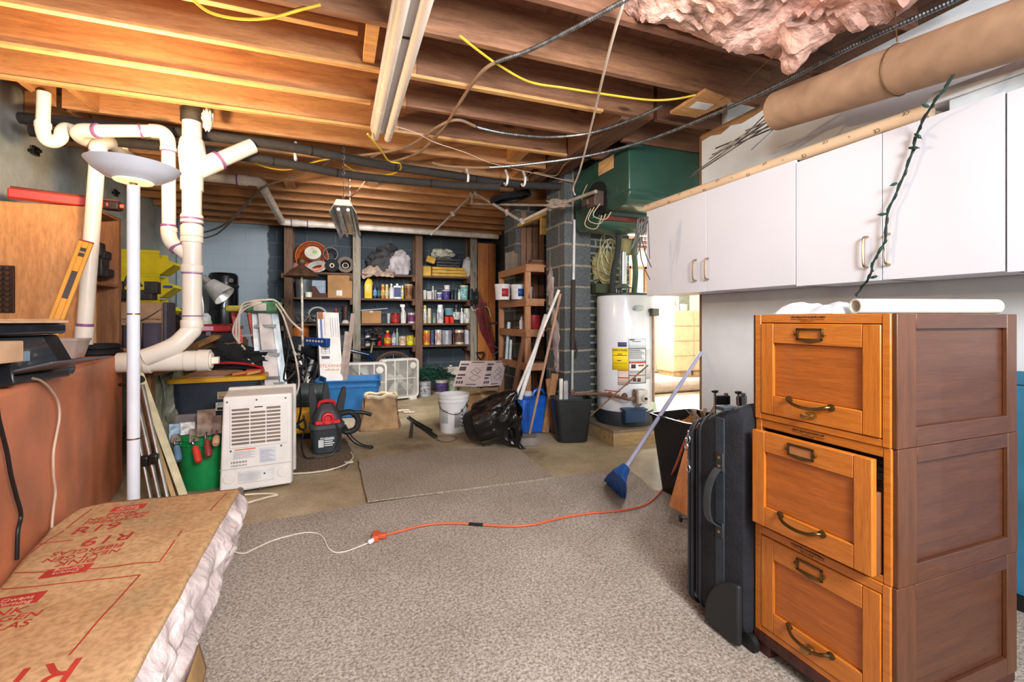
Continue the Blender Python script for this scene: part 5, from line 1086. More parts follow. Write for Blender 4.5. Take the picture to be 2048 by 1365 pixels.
def mark(px0, px1, py0, py1, m, k=2):
    A, B = ha(px0), ha(px1); return MB().lathe([(R + .006 + .0006 * k, hz_(py1)), (R + .006 + .0006 * k, hz_(py0))], 6, TR((hx, hy, 0)) @ Rz(a0 + (A + B) / 2 - (B - A) / 2), cap=False, ang=B - A)
def marks(rows, m, nm):
    mb = MB()
    for (x0, x1, y0, y1) in rows:
        A, B = ha(x0), ha(x1); mb.lathe([(R + .0066, hz_(y1)), (R + .0066, hz_(y0))], 6, TR((hx, hy, 0)) @ Rz(a0 + A), cap=False, ang=B - A)
    S(nm, mb, m, wh, solid=.0006)
rows = [(1257, 1287.5, 697.5, 698.5), (1257, 1287.5, 722, 723), (1257, 1287.5, 766.5, 767.5), (1256.6, 1257.2, 698, 767), (1287, 1287.6, 698, 767)] + [(1258, 1258 + 27 * random.uniform(.7, 1), 700 + i * 2, 700.7 + i * 2) for i in range(10)] + [(1258, 1286, 742 + i * 2, 742.6 + i * 2) for i in range(3)] + [(1229, 1254, 711, 712), (1236, 1243, 721, 722.5), (1229, 1254, 727, 727.5), (1258, 1267, 679, 681), (1262, 1278, 683, 684)]
marks(rows, ink, 'printed_lines')
marks([(1257, 1287, 724, 727), (1257, 1287, 750, 752), (1237, 1256, 755, 757), (1213, 1241, 783, 785), (1274, 1284, 730, 733), (1237, 1256, 741, 742)], rdk, 'printed_red_text')
marks([(1261, 1269, 729, 737), (1264, 1270, 756, 763), (1272, 1278, 757, 764)], C((90, 50, 46), .7), 'pictograms')
def wtext(s, px, py, size):
    A = ha(px); q = V((hx, hy, hz_(py))) + V((math.cos(a0 + A), math.sin(a0 + A), 0)) * (R + .0072)
    n = V((math.cos(a0 + A), math.sin(a0 + A), 0)); return text(s, frame(q, V((0, 0, 1)).cross(n), z=n), size, ink, wh)
wtext('ENERGYGUIDE', 1241, 701, .0195); wtext('$306', 1241, 709, .02)
mb = MB(); A = ha(1274); n = V((math.cos(a0 + A), math.sin(a0 + A), 0)); q = V((hx, hy, hz_(617))) + n * (R + .004)
mb.lathe([(.001, .006), (.03, .004), (.034, 0), (.034, -.004)], 28, frame(q, V((0, 0, 1)).cross(n), z=n) @ Matrix.Diagonal((1.7, .75, 1, 1))); S('oval_badge', mb, C((170, 178, 180), .25, .6), wh)
gq = V((hx, hy, 0)); nC = V((math.cos(a0 + .4), math.sin(a0 + .4), 0)); gc = D(1282, 793, 4.1)
fmv = frame(gc, V((0, 0, 1)).cross(nC), z=nC)
S('gas_valve', MB().cb((0, 0, 0), (.095, .12, .1), fmv).lathe([(.03, .05), (.03, .07), (.02, .072)], 18, fmv @ TR((.01, -.01, 0))), C((206, 200, 192), .5), wh, bevel=.01)
S('valve_knob', MB().lathe([(.012, .07), (.012, .085)], 14, fmv @ TR((.01, -.01, 0))), BLACK, wh); S('valve_side', MB().cb((-.055, 0, .01), (.018, .12, .09), fmv), C((150, 126, 112), .6), wh, bevel=.006)
bxq = D(1268, 832, 4.12); fbx = frame(bxq, V((0, 0, 1)).cross(nC), z=nC)
S('burner_box', MB().cb((0, 0, 0), (.2, .115, .09), fbx), C((36, 62, 96), .35), wh, bevel=.012, seg=3); S('burner_lip', MB().cb((0, .06, 0), (.22, .014, .1), fbx), C((40, 66, 100), .4), wh, bevel=.004)
S('burner_tubes', MB().tube([gc + V((0, 0, -.05)), bxq + V((0, 0, .06)) - nC * .01], .006, 8).tube([gc + fmv.to_3x3() @ V((.025, 0, 0)) + V((0, 0, -.05)), bxq + fmv.to_3x3() @ V((.02, 0, 0)) + V((0, 0, .06))], .005, 8), STEEL, wh)
# its pipes
gl = root('gas_line', 'rusty iron gas line down the chimney to the heater valve', 'pipe', D(1147, 800, 4.2))
xg = D(1147, 640, 4.3)
g0 = atY(1149, 440, 3.9); g1 = atY(1147, 560, 3.9); g2 = atY(1145, 700, 3.9); g3 = atY(1144, 784, 3.9)
S('white_pipe', MB().tube([g0, g1], .012, 10), C((206, 206, 212), .5), gl); S('dark_sleeve', MB().tube([g1, g2], .02, 10), C((58, 48, 44), .8, bmp=.4), gl)
S('lower_pipe', MB().tube([g2, g3], .014, 10), C((164, 168, 160), .5, .5), gl); S('wall_loop', MB().tube([g2 + V((.03, 0, .1)), g2 + V((.035, -.02, 0)), g2 + V((.03, 0, -.08))], .01, 6), C((58, 48, 44), .8), gl)
e = gc + fmv.to_3x3() @ V((-.06, 0, .0)); S('gas_branch', MB().tube(spl([g3 + V((0, 0, -.02)), g3 + V((0, -.02, -.025)), g3.lerp(e, .5) + V((0, -.0, -.0)), e + V((-.1, -.05, -.01)), e], 5), .014, 10), C((128, 96, 80), .6, .3), gl)
for q in (g3, g3.lerp(e, .62), g3.lerp(e, .85)): S('fitting', MB().blob(q, .026, .1, 2, 2), C((120, 88, 74), .6, .3), gl)
top = V((hx, hy, zt))
S('flue_pipe', MB().tube([top + V((-.02, .0, .05)), top + V((-.015, 0, .42))], .038, 18), C((196, 204, 206), .25, .9), wh)
S('flue_hood', MB().lathe([(.08, .06), (.085, .065), (.05, .1), (.04, .105)], 24, TR(top + V((-.02, 0, .0)))), C((176, 180, 170), .35, .7), wh)
for a in (0, 1.57, 3.14, 4.71): S('hood_leg', MB().tube([top + V((.07 * math.cos(a) - .02, .07 * math.sin(a), .008)), top + V((.07 * math.cos(a) - .02, .07 * math.sin(a), .064))], .006, 6), STEEL, wh)
S('hood_wrap', MB().cb(top + V((.02, .03, .46)), (.14, .14, .16)), C((166, 156, 110), .9, bmp=.5), wh, bevel=.03)
for lab, px0, px1, dy in (('black foam-sleeved water pipe left of the heater flue', 1224, 1238, 0), ('foam-sleeved water pipe right of the heater flue', 1268, 1270, 0)):
    T('water_pipe', lab, 'pipe', MB().tube(spl([atY(px0, 588, hy - .05) + V((0, 0, .004)), atY(px0 + 3, 545, hy - .05), atY(px1 - 2, 500, hy - .05), atY(px1, 452 if px0 < 1250 else 478, hy - .05)], 5), .026, 12), C((44, 48, 46), .8, bmp=.2) if px0 < 1250 else C((96, 118, 92), .8, bmp=.2))  # right sleeve's colour carries the green daylight falling on black foam
p = D(1306, 625, 4.25); ov = root('relief_pipe', 'grey relief valve and copper-brown drain pipe on the heater side', 'pipe', p)
S('valve', MB().cb(p, (.07, .09, .07)).tube([p + V((-.06, 0, .02)), p], .015, 8), C((110, 112, 104), .5, .4), ov, bevel=.012); S('drain_pipe', MB().tube([p + V((.0, 0, -.03)), V((p.x + .005, p.y, .35))], .0125, 10), C((166, 134, 116), .4, .5), ov)
pd = FL(1318, 830); T('plastic_duct', 'pale green plastic drop cloth leaning behind the heater', 'plastic', MB().loft([[V((p.x + .02, p.y + .25, .9)), V((p.x + .06, p.y + .22, .9)), V((p.x + .17, p.y + .1, .03)), V((p.x + .08, p.y + .1, .03))], [V((p.x + .02, p.y + .26, .9)), V((p.x + .06, p.y + .23, .9)), V((p.x + .17, p.y + .11, .03)), V((p.x + .08, p.y + .11, .03))]]), C((190, 206, 176), .5))
# mineral wool and string stuffed beside the heater top, metal box on the brick
q = atY(1207, 535, 3.98)
T('mineral_wool', 'yellow-green mineral wool stuffed against the dark brick', 'insulation', MB().blob(atY(1208, 535, 3.96), (.13, .05, .16), .35, 3, 4, 2), C((150, 142, 100), .95, bmp=.8))
sw = MB()
for k in range(7):
    c = atY(1216 + random.uniform(-6, 6), 510 + random.uniform(-15, 20), 3.88); r1, r2 = random.uniform(.06, .1), random.uniform(.12, .2)
    sw.tube([c + V((r1 * math.cos(a), .03 * math.sin(a * 2 + k), r2 * math.sin(a))) for a in [2 * PI * i / 24 for i in range(24)]], .004, 5, closed=True)
T('string_coil', 'loose pale wire loops hanging on the mineral wool', 'wire', sw, C((196, 190, 150), .6))
a, b = atY(1186, 568, 3.92), atY(1224, 588, 3.92); T('metal_box', 'olive metal box on the brick beside the heater top', 'box', MB().box(a.x, b.x, 3.86, 3.995, b.z, a.z), C((74, 80, 58), .5, .3), bevel=.004)
fan = MB()
for i in range(14): s0 = D(1285 + random.uniform(-10, 12), 440 + random.uniform(-8, 10), 3.1); fan.tube([s0, s0 + V((random.uniform(-.1, .05), .1 * random.random(), -.16 - .1 * random.random()))], .0035, 5)
o = T('wire_ends', 'bundle of grey wire ends above the heater, left of the cabinet', 'wires', fan, C((110, 108, 106), .4, .5)); o['kind'] = 'stuff'
T('cable_drop', 'two thin dark cables hanging from the wire bundle', 'cable', MB().tube(spl([D(1278, 470, 3.2), D(1283, 520, 3.2), D(1300, 560, 3.2)], 6), .004, 5).tube(spl([D(1282, 470, 3.2), D(1292, 510, 3.2), D(1303, 535, 3.2)], 6), .004, 5), C((90, 80, 74), .5))
# far room: drawer units, shelf clutter
birch = C((222, 190, 150), .45, var=.06)
def drawer_unit(label, x0, x1, y, z1):
    r = root('drawer_unit', label, 'drawers', ((x0 + x1) / 2, y + .25, .1)); S('body', MB().box(x0, x1, y, y + .5, .1, z1), birch, r)
    h = (z1 - .12) / 4
    for k in range(4):
        z = .11 + k * h; d = S('drawer_front', MB().box(x0 + .005, x1 - .005, y - .02, y - .0005, z, z + h - .01), birch, r, bevel=.002)
        S('finger_pull', MB().lathe([(.06, 0), (.06, .002)], 14, TR(((x0 + x1) / 2, y - .0225, z + h - .012)) @ Matrix.Rotation(PI / 2, 4, 'X') @ Rz(PI), cap=True, ang=PI), C((96, 64, 40), .7), d)
    S('plinth', MB().box(x0 + .02, x1 - .02, y + .02, y + .48, 0, .1), C((196, 160, 120), .6), r)
yd = 7.3
xd0 = ray(1347, 640).x / ray(1347, 640).y * yd; xd1 = ray(1386, 640).x / ray(1386, 640).y * yd
drawer_unit('pale birch drawer unit in the bright far room beside the white door', xd0, xd1, yd, 1.28)
drawer_unit('second birch drawer unit cut off by the wallboard end', xd1 + .01, xd1 + .45, yd, 1.28)
T('paint_tub', 'white tub with a red lid on the far drawer unit', 'tub', MB().lathe([(.06, 0), (.07, .1), (.074, .1), (.074, .125), (.001, .125)], 20, TR((xd1 - .12, yd + .12, 1.281))), C((220, 190, 180), .5))
T('small_carton', 'small white carton on the far drawer unit', 'box', MB().box(xd0 + .1, xd0 + .2, yd + .08, yd + .2, 1.281, 1.36), WHITE)
T('hand_saw', 'small brown cone and tools on the far drawer unit', 'tool', MB().lathe([(.06, 0), (.045, .1), (.01, .22)], 12, TR((xd1 - .2, yd + .3, 1.281))), C((176, 130, 90), .6))
T('pegboard', 'greenish grey board on the far wall above the drawer units', 'board', MB().box(xd0 - .02, xd1 + .5, yd + .66, yd + .695, 1.25, 1.75), C((150, 156, 140), .7))
rg = FL(1350, 770); T('carpet_roll', 'pinkish rolled carpet on the floor of the far room', 'carpet', MB().tube([FL(1300, 775, .1), FL(1402, 768, .1)], .1, 16), C((206, 184, 170), .9))
# ---------------------------------------------------------------- drain pipe under the back joists
dp = root('drain_pipe', 'long white plastic drain pipe under the joists at the back', 'pipe', atZ(590, 450, 2.4))
q = [atZ(395, 353, 2.41), atZ(500, 362, 2.41), atZ(531, 384, 2.41), atZ(566, 444, 2.41), atZ(592, 449, 2.41)]; q2 = V((q[4].x, 6.92, 2.41)); q3 = V((ray(996, 466).x / ray(996, 466).y * 6.92, 6.92, 2.41)); q1 = V((q[3].x, 6.92, 2.41))
A = V((q[0].x, q[1].y, 2.41)); B = V((q[2].x, q[1].y, 2.41)); Cc = V((q[2].x, 6.92, 2.41))
S('pipe', MB().tube([A, B - V((.08, 0, 0))], .043, 18).tube(spl([B - V((.08, 0, 0)), B + V((-.02, .01, 0)), B + V((0, .1, 0))], 5), .045, 18).tube([B + V((0, .1, 0)), Cc - V((0, .08, 0))], .043, 18).tube(spl([Cc - V((0, .08, 0)), Cc + V((.01, -.02, 0)), Cc + V((.1, 0, 0))], 5), .045, 18).tube([Cc + V((.1, 0, 0)), q3], .043, 18), C((226, 216, 204), .35), dp)
for p, ax in ((B - V((.14, 0, 0)), V((1, 0, 0))), (Cc + V((.16, 0, 0)), V((1, 0, 0))), (Cc + V((.36, 0, 0)), V((1, 0, 0))), (B + V((0, .12, 0)), V((0, 1, 0)))):
    S('coupling', MB().tube([p - ax * .04, p + ax * .04], .05, 18), C((226, 216, 204), .35), dp); S('primer_band', MB().tube([p - ax * .056, p - ax * .04], .0445, 18), PURPLE, dp)
# hanging shop light
s0, s1 = D(686, 418, 3.55), D(702, 440, 4.75); s0.z = 1.975; s1.z = 1.975
lx = s1 - s0; lf = frame(s0, lx); sl_ = root('shop_light', 'small shop light hung on a chain under the back joists', 'light fixture', s0); Ll = lx.length
S('housing', MB().prism([(-.07, 0), (.07, 0), (.05, .045), (-.05, .045)], 0, Ll, lf @ Matrix(((0, 0, 1, 0), (1, 0, 0, 0), (0, 1, 0, 0), (0, 0, 0, 1)))), C((216, 206, 196), .4), sl_, bevel=.003)
S('reflector', MB().prism([(-.07, -.001), (-.1, -.06), (-.098, -.06), (-.066, -.004), (.066, -.004), (.098, -.06), (.1, -.06), (.07, -.001)], 0, Ll, lf @ Matrix(((0, 0, 1, 0), (1, 0, 0, 0), (0, 1, 0, 0), (0, 0, 0, 1)))), C((206, 214, 214), .18, .9), sl_)
for y in (-.035, .035): S('tube', MB().tube([lf @ V((.03, y, -.025)), lf @ V((Ll - .03, y, -.025))], .013, 10), C((222, 232, 232), .25), sl_)
for yj in (3.857, 4.669):
    ch = MB(); x = Ll * (yj - s0.y) / (s1.y - s0.y); t_ = lf @ V((x, 0, .045)); n = int((ZJ - t_.z) / .03) + 1
    for k in range(n): 
        z = t_.z + .015 + k * .03; ch.tube([V((t_.x + (.008 * math.cos(a) if k % 2 else 0), t_.y + (0 if k % 2 else .008 * math.cos(a)), z + .018 * math.sin(a))) for a in [2 * PI * i / 10 for i in range(10)]], .002, 4, closed=True)
    S('chain', ch, STEEL, sl_)
T('light_cord', 'thin brown cord from the shop light to the foam pipes', 'cord', MB().tube(spl([lf @ V((.05, 0, .045)), atZ(712, 385, 2.2), atZ(735, 355, 2.42)], 6), .004, 6), C((96, 72, 56), .6))
T('telephone_cord', 'grey cord sagging from the joists to the left wall', 'cord', MB().tube(spl([atZ(662, 320, 2.42), atZ(600, 350, 2.4), atZ(532, 372, 2.36), atZ(500, 400, 2.34), atZ(455, 445, 2.2), atZ(420, 462, 2.2), atZ(385, 468, 2.25)], 8), .011, 8), C((130, 114, 98), .6))
T('telephone_cord', 'second grey cord below the first, behind the white stack', 'cord', MB().tube(spl([atZ(500, 402, 2.33), atZ(445, 460, 2.2), atZ(415, 475, 2.15), atZ(380, 478, 2.2)], 8), .009, 8), C((124, 110, 96), .6))
co_ = MB()
for k in range(4): co_.tube([atZ(1022, 392, 2.34) + V((.2 * math.cos(a), .15 * math.sin(a) + .01 * k, -.03 + .014 * k + .05 * math.cos(a))) for a in [2 * PI * i / 24 for i in range(24)]], .011, 6, closed=True)
T('hose_coil', 'black hose coiled under the joists near the beam', 'hose', co_, BLACK)
T('cobweb_wire', 'thin wires dangling near the beam end', 'wire', MB().tube(spl([atZ(1058, 352, 2.4), atZ(1070, 345, 2.38), atZ(1110, 352, 2.38), atZ(1128, 330, 2.4), atZ(1145, 318, 2.44)], 6), .004, 5), C((160, 132, 100), .6))
# ================================================================ middle of the floor
def box_fan(label, c, w, rz, sidecol=(214, 208, 200)):
    m = C(sidecol, .5, var=.08); r = root('box_fan', label, 'fan', (c[0], c[1], 0), rz, group='white box fans on the floor'); d = .12; z0 = .03; h = w
    L = lambda mb, n, mm, p=None, **k: mb.build(n, mm, p or r, world=False, **k)
    mb = MB(); o = rr(w, h, .06); i = [(p[0] * .0 + q[0], q[1]) for p, q in zip(o, [(x * (w - .05) / w + .025, y * (h - .05) / h + .025) for x, y in o])]
    f = lambda pts, y: [V((p[0] - w / 2, y, p[1] + z0)) for p in pts]
    mb.loft([f(i, d / 2), f(o, d / 2), f(o, -d / 2), f(i, -d / 2), f(i, d / 2)], cap=False); L(mb, 'housing', m, smooth=30)
    g = MB(); n = 44; hw = w / 2 - .024; cz = z0 + h / 2
    for y in (-d / 2 + .004, d / 2 - .004):
        for k in range(n):   # diagonal lattice
            for s in (1, -1):
                t = -2 * hw + 4 * hw * (k + .5) / n; a = max(-hw, t - hw); b = min(hw, t + hw)
                if b - a > .02: g.bar((a, y, cz + s * (t - a)), (b, y, cz + s * (t - b)), .0022, .0022, up=(0, 1, 0))
    L(g, 'grille', m, smooth=0)
    q = MB()
    for x in (-.08, .1): q.box(x - .007, x + .007, -d / 2 - .003, -d / 2 + .003, z0 + .024, z0 + h - .024)
    q.box(-hw, hw, -d / 2 - .002, -d / 2 + .003, cz - .005, cz + .005); L(q, 'grille_rib', m)
    b = MB()
    b.lathe([(.001, -.03), (.05, -.03), (.055, .03), (.001, .03)], 20, TR((0, 0, cz)) @ Matrix.Rotation(PI / 2, 4, 'X'))
    for k in range(5):
        a = 2 * PI * k / 5; e = a + .95; R = w * .42
        b.loft([[V((r_ * math.cos(a + tt + .25 * (r_ / R)), y_, cz + r_ * math.sin(a + tt + .25 * (r_ / R)))) for (tt, y_) in ((0, .03), (.55, -.02), (.55, -.024), (0, .026))] for r_ in (.05, R * .5, R)])
    L(b, 'blades', C((196, 196, 190), .45), smooth=40)
    L(MB().lathe([(.04, 0), (.045, .012), (.03, .016), (.001, .016)], 20, TR((w / 2 - .09, -d / 2, cz + w / 2 - .1)) @ Matrix.Rotation(PI / 2, 4, 'X')), 'speed_dial', m)
    for sx in (-1, 1): L(MB().box(sx * (w / 2 - .09) - .05, sx * (w / 2 - .09) + .05, -.09, .09, 0, .032), 'foot', m, bevel=.005)
    return r
p = FL(796, 803); box_fan('white box fan turned to show its ribbed grille, right of the other fan', (p.x + .02, p.y + .08), .54, .28)
p = FL(735, 808); box_fan('white box fan behind the blue tote with the round dial showing', (p.x - .02, p.y - .08), .52, -.12)
# blue tote with lid
tb1 = C((42, 108, 168), .4, var=.08); p = FL(700, 838); to = root('storage_tote', 'blue plastic tote without its lid in front of the box fans', 'tote', (p.x, p.y + .22, 0), -.08)
mb = MB(); tub(mb, (0, 0), 0, .43, .58, .36, .68, .46, r=.05, lip=.015); mb.build('body', tb1, to, world=False)
mb = MB().box(-.12, .2, -.222, -.2, .1, .27, Matrix.Rotation(-.115, 4, 'X') @ TR((0, .015, .02))).box(-.3, .3, -.226, -.216, .34, .37); mb.build('moulded_panel', C((36, 96, 156), .45), to, world=False, bevel=.004)
MB().box(.325, .345, -.08, .08, .33, .37).box(-.345, -.325, -.08, .08, .33, .37).build('grip', tb1, to, world=False, bevel=.004)
mb = MB(); A, B, Cc, Dd = FL(652, 838, .02), FL(628, 822, .02), D(644, 752, 5.2), D(653, 756, 5.0)
off = V((-.02, .015, 0)); mb.loft([[A, B, Cc, Dd], [A + off, B + off, Cc + off, Dd + off]]); T('tote_lid', 'blue tote lid standing on edge left of the blue tote', 'lid', mb, tb1, bevel=.004)
# paper bag
p = FL(760, 863); pb_ = MB(); bx, by = p.x, p.y + .16
def bag(u, v):
    a = 2 * PI * u; z = .34 * v; k = 1.06 - .3 * v; s = max(abs(math.cos(a)), abs(math.sin(a))) ** .6
    rx = .2 * k / s * (1 + .06 * noise.noise(V((math.cos(a) * 2, math.sin(a) * 2, v * 3)))); ry = .14 * k / s * (1 + .1 * noise.noise(V((math.cos(a) * 2, math.sin(a) * 2, v * 3 + 5))))
    return (bx + rx * math.cos(a) + .02 * v + .012 * noise.noise(V((a * 3, v * 6, 1))), by + ry * math.sin(a) + .02 * noise.noise(V((a * 2.5, v * 5, 3))), z + .03 * v * noise.noise(V((a * 1.5, 0, 8))))
pb_.sheet(bag, 56, 18); bmesh.ops.remove_doubles(pb_.bm, verts=pb_.bm.verts, dist=.0005)
bgr = root('paper_bag', 'crumpled brown paper bag with rolled rim in front of the blue tote', 'bag', (bx, by, 0)); kraft = C((166, 132, 96), .8, var=.2, sc=5, bmp=.15)
S('bag', pb_, kraft, bgr, solid=.003, smooth=30)
S('rolled_rim', MB().tube([V(bag(k / 40, 1)) + V((0, 0, -.01 + .008 * math.sin(k))) for k in range(40)], .02, 6, closed=True), C((206, 186, 156), .8), bgr, smooth=40)
S('bag_bottom', MB().box(bx - .17, bx + .17, by - .11, by + .11, .001, .006), kraft, bgr)
# metal strips on the floor
mtb = C((70, 66, 62), .5, .6, var=.3)
for lab, a, b in (('longest dark metal strip on the concrete floor', FL(816, 836, .012), FL(872, 876, .012)), ('dark metal strip lying across the first on the concrete', FL(830, 846, .03), FL(862, 864, .02)), ('short dark metal strip end pointing to the carpet', FL(824, 846, .008), FL(822, 876, .008))):
    T('metal_strip', lab, 'strip', MB().bar(a, b, .03, .016).bar(a + V((.012, 0, .012)), b + V((.012, 0, .012)), .006, .018), mtb, group='dark metal strips on the floor')
T('wire_loop', 'thin wire loop on the concrete beside the metal strips', 'wire', MB().tube(spl([FL(*q, z=.008) for q in ((870, 876), (880, 872), (902, 872), (914, 876), (905, 882), (888, 884), (874, 880))], 5), .005, 6), C((120, 96, 80), .6))
T('crumpled_scraps', 'small crumpled paper scraps by the fan foot', 'scraps', MB().blob(FL(806, 822, .012), (.07, .02, .014), .8, 5, 3, 3, flat=.001, sharp=True).blob(FL(818, 825, .012), (.05, .02, .012), .8, 5, 3, 9, flat=.001, sharp=True), C((206, 190, 176), .8))
# paint cans and garland under the shelves
for lab, px, pyb, r, h, c, lc in (('silver paint can under the green garland', 852, 794, .092, .2, (186, 188, 190), (150, 150, 154)), ('white paint can with purple label under the green garland', 886, 789, .098, .2, (220, 212, 200), (74, 62, 110)), ('pale green-white can half hidden right of the purple-label can', 905, 784, .1, .19, (206, 212, 200), (180, 196, 170))):
    q = FL(px, pyb); item('paint_can', lab, 'can', 'can', q.x, q.y + r, 0.0, r, h, c, (190, 190, 190), lc, group='cans on the floor under the shelves')
gr = MB(); gc = FL(868, 790); gcx, gcy = gc.x + .0, gc.y + .16
for i in range(700):
    a = random.uniform(0, 6.28); rr_ = random.random() ** .5; x = gcx + .3 * rr_ * math.cos(a); y = gcy + .13 * rr_ * math.sin(a); z = .225 + .2 * (1 - rr_ ** 2) * random.random()
    dd = V((random.uniform(-1, 1), random.uniform(-1, 1), random.uniform(-.25, .5))).normalized() * random.uniform(.06, .15); gr.tube([(x, y, z), (x + dd.x, y + dd.y, z + dd.z)], [.005, .002], 3)
o = T('green_garland', 'dark green artificial garland heaped on the floor paint cans', 'garland', gr, C((24, 74, 58), .7, var=.4, sc=40)); o['kind'] = 'stuff'
q = FL(908, 775); T('white_jug', 'small off-white jug above the hidden can, left of printed carton', 'jug', MB().box(q.x - .1, q.x + .1, q.y + .0, q.y + .12, .195, .33).lathe([(.03, .33), (.03, .36)], 12, TR((q.x - .04, q.y + .06, 0))), C((214, 206, 190), .5), bevel=.02, seg=3)
T('timber_lath', 'thin pale slat on the floor under the shelves', 'slat', MB().bar(atY(852, 735, 7.5), atY(912, 738, 7.5), .03, .02), C((150, 112, 96), .7))
# bicycle behind the fans
bkm = C((14, 36, 74), .3, .1, coat=.3); bike = root('bicycle', 'dark blue bicycle standing under the back shelves behind the fans', 'bicycle', atY(740, 790, 7.0)); YB_ = 6.98
B0 = [atY(x, y, YB_) for x, y in ((672, 692), (738, 708), (744, 700), (772, 752), (690, 760), (660, 690))]
S('frame', MB().tube([atY(660, 692, YB_), atY(738, 710, YB_)], .022, 10).tube([atY(742, 706, YB_), atY(736, 770, YB_)], .02, 10).tube([atY(672, 705, YB_), atY(736, 772, YB_)], .022, 10).tube([atY(745, 712, YB_), atY(785, 765, YB_)], .012, 8).tube([atY(740, 712, YB_ - .05), atY(784, 768, YB_ - .05)], .012, 8), bkm, bike)
wc_ = atY(787, 768, YB_); R = .3; FM = Matrix(((1, 0, 0, wc_.x), (0, 0, -1, YB_), (0, 1, 0, max(R + .03, wc_.z)), (0, 0, 0, 1)))
def wheel(c, par):
    M = Matrix(((1, 0, 0, c.x), (0, 0, -1, c.y), (0, 1, 0, R + .022), (0, 0, 0, 1)))
    circ = lambda r, n=40: [M @ V((r * math.cos(2 * PI * k / n), r * math.sin(2 * PI * k / n), 0)) for k in range(n)]
    w = S('wheel', MB().tube(circ(R), .022, 8, closed=True), C((84, 62, 52), .8), par, label='brown tyre wheel')
    S('rim', MB().tube(circ(R - .03), .01, 6, closed=True), STEEL, w); sp2 = MB()
    for k in range(24): a = 2 * PI * k / 24; sp2.tube([M @ V((.015 * math.cos(a + 1), .015 * math.sin(a + 1), .02 * (-1) ** k)), M @ V(((R - .03) * math.cos(a), (R - .03) * math.sin(a), 0))], .0014, 4)
    S('spokes', sp2, STEEL, w)
wheel(wc_, bike); wheel(atY(640, 768, YB_), bike)
S('seat_post', MB().tube([atY(742, 706, YB_), atY(746, 684, YB_)], .014, 8), C((200, 190, 150), .4, .7), bike); S('saddle', MB().blob(atY(747, 679, YB_), (.12, .07, .035), .1, 2, 3, 4), BLACK, bike)
# lamp-like rusty garden light on a white pole and its blue power strip
gl_ = root('garden_light', 'rusty hooded lamp head on a chipped white pole before the left bay', 'lamp', FL(607, 840)); yg = 6.3
hd = atY(607, 548, yg); rus = C((92, 66, 48), .6, .5, var=.4, bmp=.4)
S('pole', MB().tube([V((hd.x, yg, 0)), V((hd.x - .02, yg, hd.z))], .014, 10), C((206, 198, 184), .6, var=.3, sc=20), gl_)
S('hood', MB().lathe([(.21, -.06), (.2, -.05), (.13, .02), (.05, .07), (.03, .09), (.02, .088), (.12, .015), (.205, -.062)], 24, TR(hd + V((-.02, 0, .02)))), rus, gl_); S('finial', MB().blob(hd + V((-.02, 0, .15)), (.055, .055, .055), .1, 2, 2).tube([hd + V((-.02, 0, .08)), hd + V((-.02, 0, .14))], .03, 8), rus, gl_)
p0, p1 = D(613, 683, 5.6), D(657, 686, 5.5); ps = root('power_strip', 'blue metal power strip with a row of outlets hung on the white pole', 'power strip', p0.lerp(p1, .5)); fm = frame(p0, p1 - p0); Lp = (p1 - p0).length
S('case', MB().box(0, Lp, -.035, .035, -.05, .05, fm), C((30, 66, 130), .35), ps, bevel=.008)
for k in range(6): S('outlet', MB().lathe([(.014, .0), (.014, .004), (.006, .005)], 12, fm @ TR((.04 + k * (Lp - .08) / 5.6, -.035, .012)) @ Matrix.Rotation(PI / 2, 4, 'X')), C((214, 180, 160), .4), ps)
# long white lamp-tube carton, two sticks
A0, A1 = FL(668, 835, .01), D(656, 625, 5.75); syl = root('tube_carton', 'long white carton with orange SYLVANIA lettering leaning left of the fans', 'box', (A0.x, A0.y, 0))
ax = (A1 - A0).normalized(); nrm = V((.2, -1, .25)); fmx = frame(A0, ax, z=nrm); Lc = (A1 - A0).length
S('body', MB().box(0, Lc, -.125, .125, -.1, 0, fmx), C((214, 208, 204), .6, var=.05), syl, bevel=.002)
G = fmx @ Matrix(((0, 1, 0, 0), (-1, 0, 0, 0), (0, 0, 1, .0006), (0, 0, 0, 1)))   # x across, y up the carton
text('SYLVANIA', G @ TR((.0, .62, 0)), .056, C((206, 96, 50), .6), syl); gs_ = MB()
for i in range(9): gs_.box(-.07 + i * .018, -.057 + i * .018, .56, .572 + .006 * (i % 3), 0, .0006, G)
S('printed_line', gs_, C((206, 150, 110), .6), syl, smooth=0)
gb_ = MB()
for i in range(6): gb_.box(-.1, -.01, .78 + i * .025, .784 + i * .025, 0, .0006, G)
for x in (-.1, -.055, -.01): gb_.box(x, x + .004, .78, .91, 0, .0006, G)
gb_.box(-.1, -.01, .71, .745, 0, .0006, G); S('printed_table', gb_, C((84, 82, 96), .7), syl, smooth=0)
bl_ = MB(); L_ = Lc - .02
bl_.box(-.1, -.075, .95, L_, 0, .0006, G).box(-.05, -.045, 1.02, L_, 0, .0006, G)
for x in (.02, .045, .075, .1): bl_.box(x, x + .004, L_ - .32, L_ - .05, 0, .0006, G)
S('blue_lines', bl_, C((96, 108, 160), .6), syl, smooth=0); S('torn_corner', MB().box(-.12, -.06, L_ - .08, L_ + .018, 0, .0008, G), C((150, 96, 60), .8), syl)
for lab, px0, px1, y1, dd, c in (('grey-brown flat stick leaning right of the long white carton', 682, 706, 628, 5.8, (136, 118, 110)), ('shorter pale stick leaning before the first stick', 676, 694, 664, 5.7, (150, 134, 124))):
    T('wooden_stick', lab, 'stick', MB().bar(FL(px0, 830, .02), D(px1, y1, dd), .05, .02, up=(0, -1, 0)), C(c, .75, sc=14))
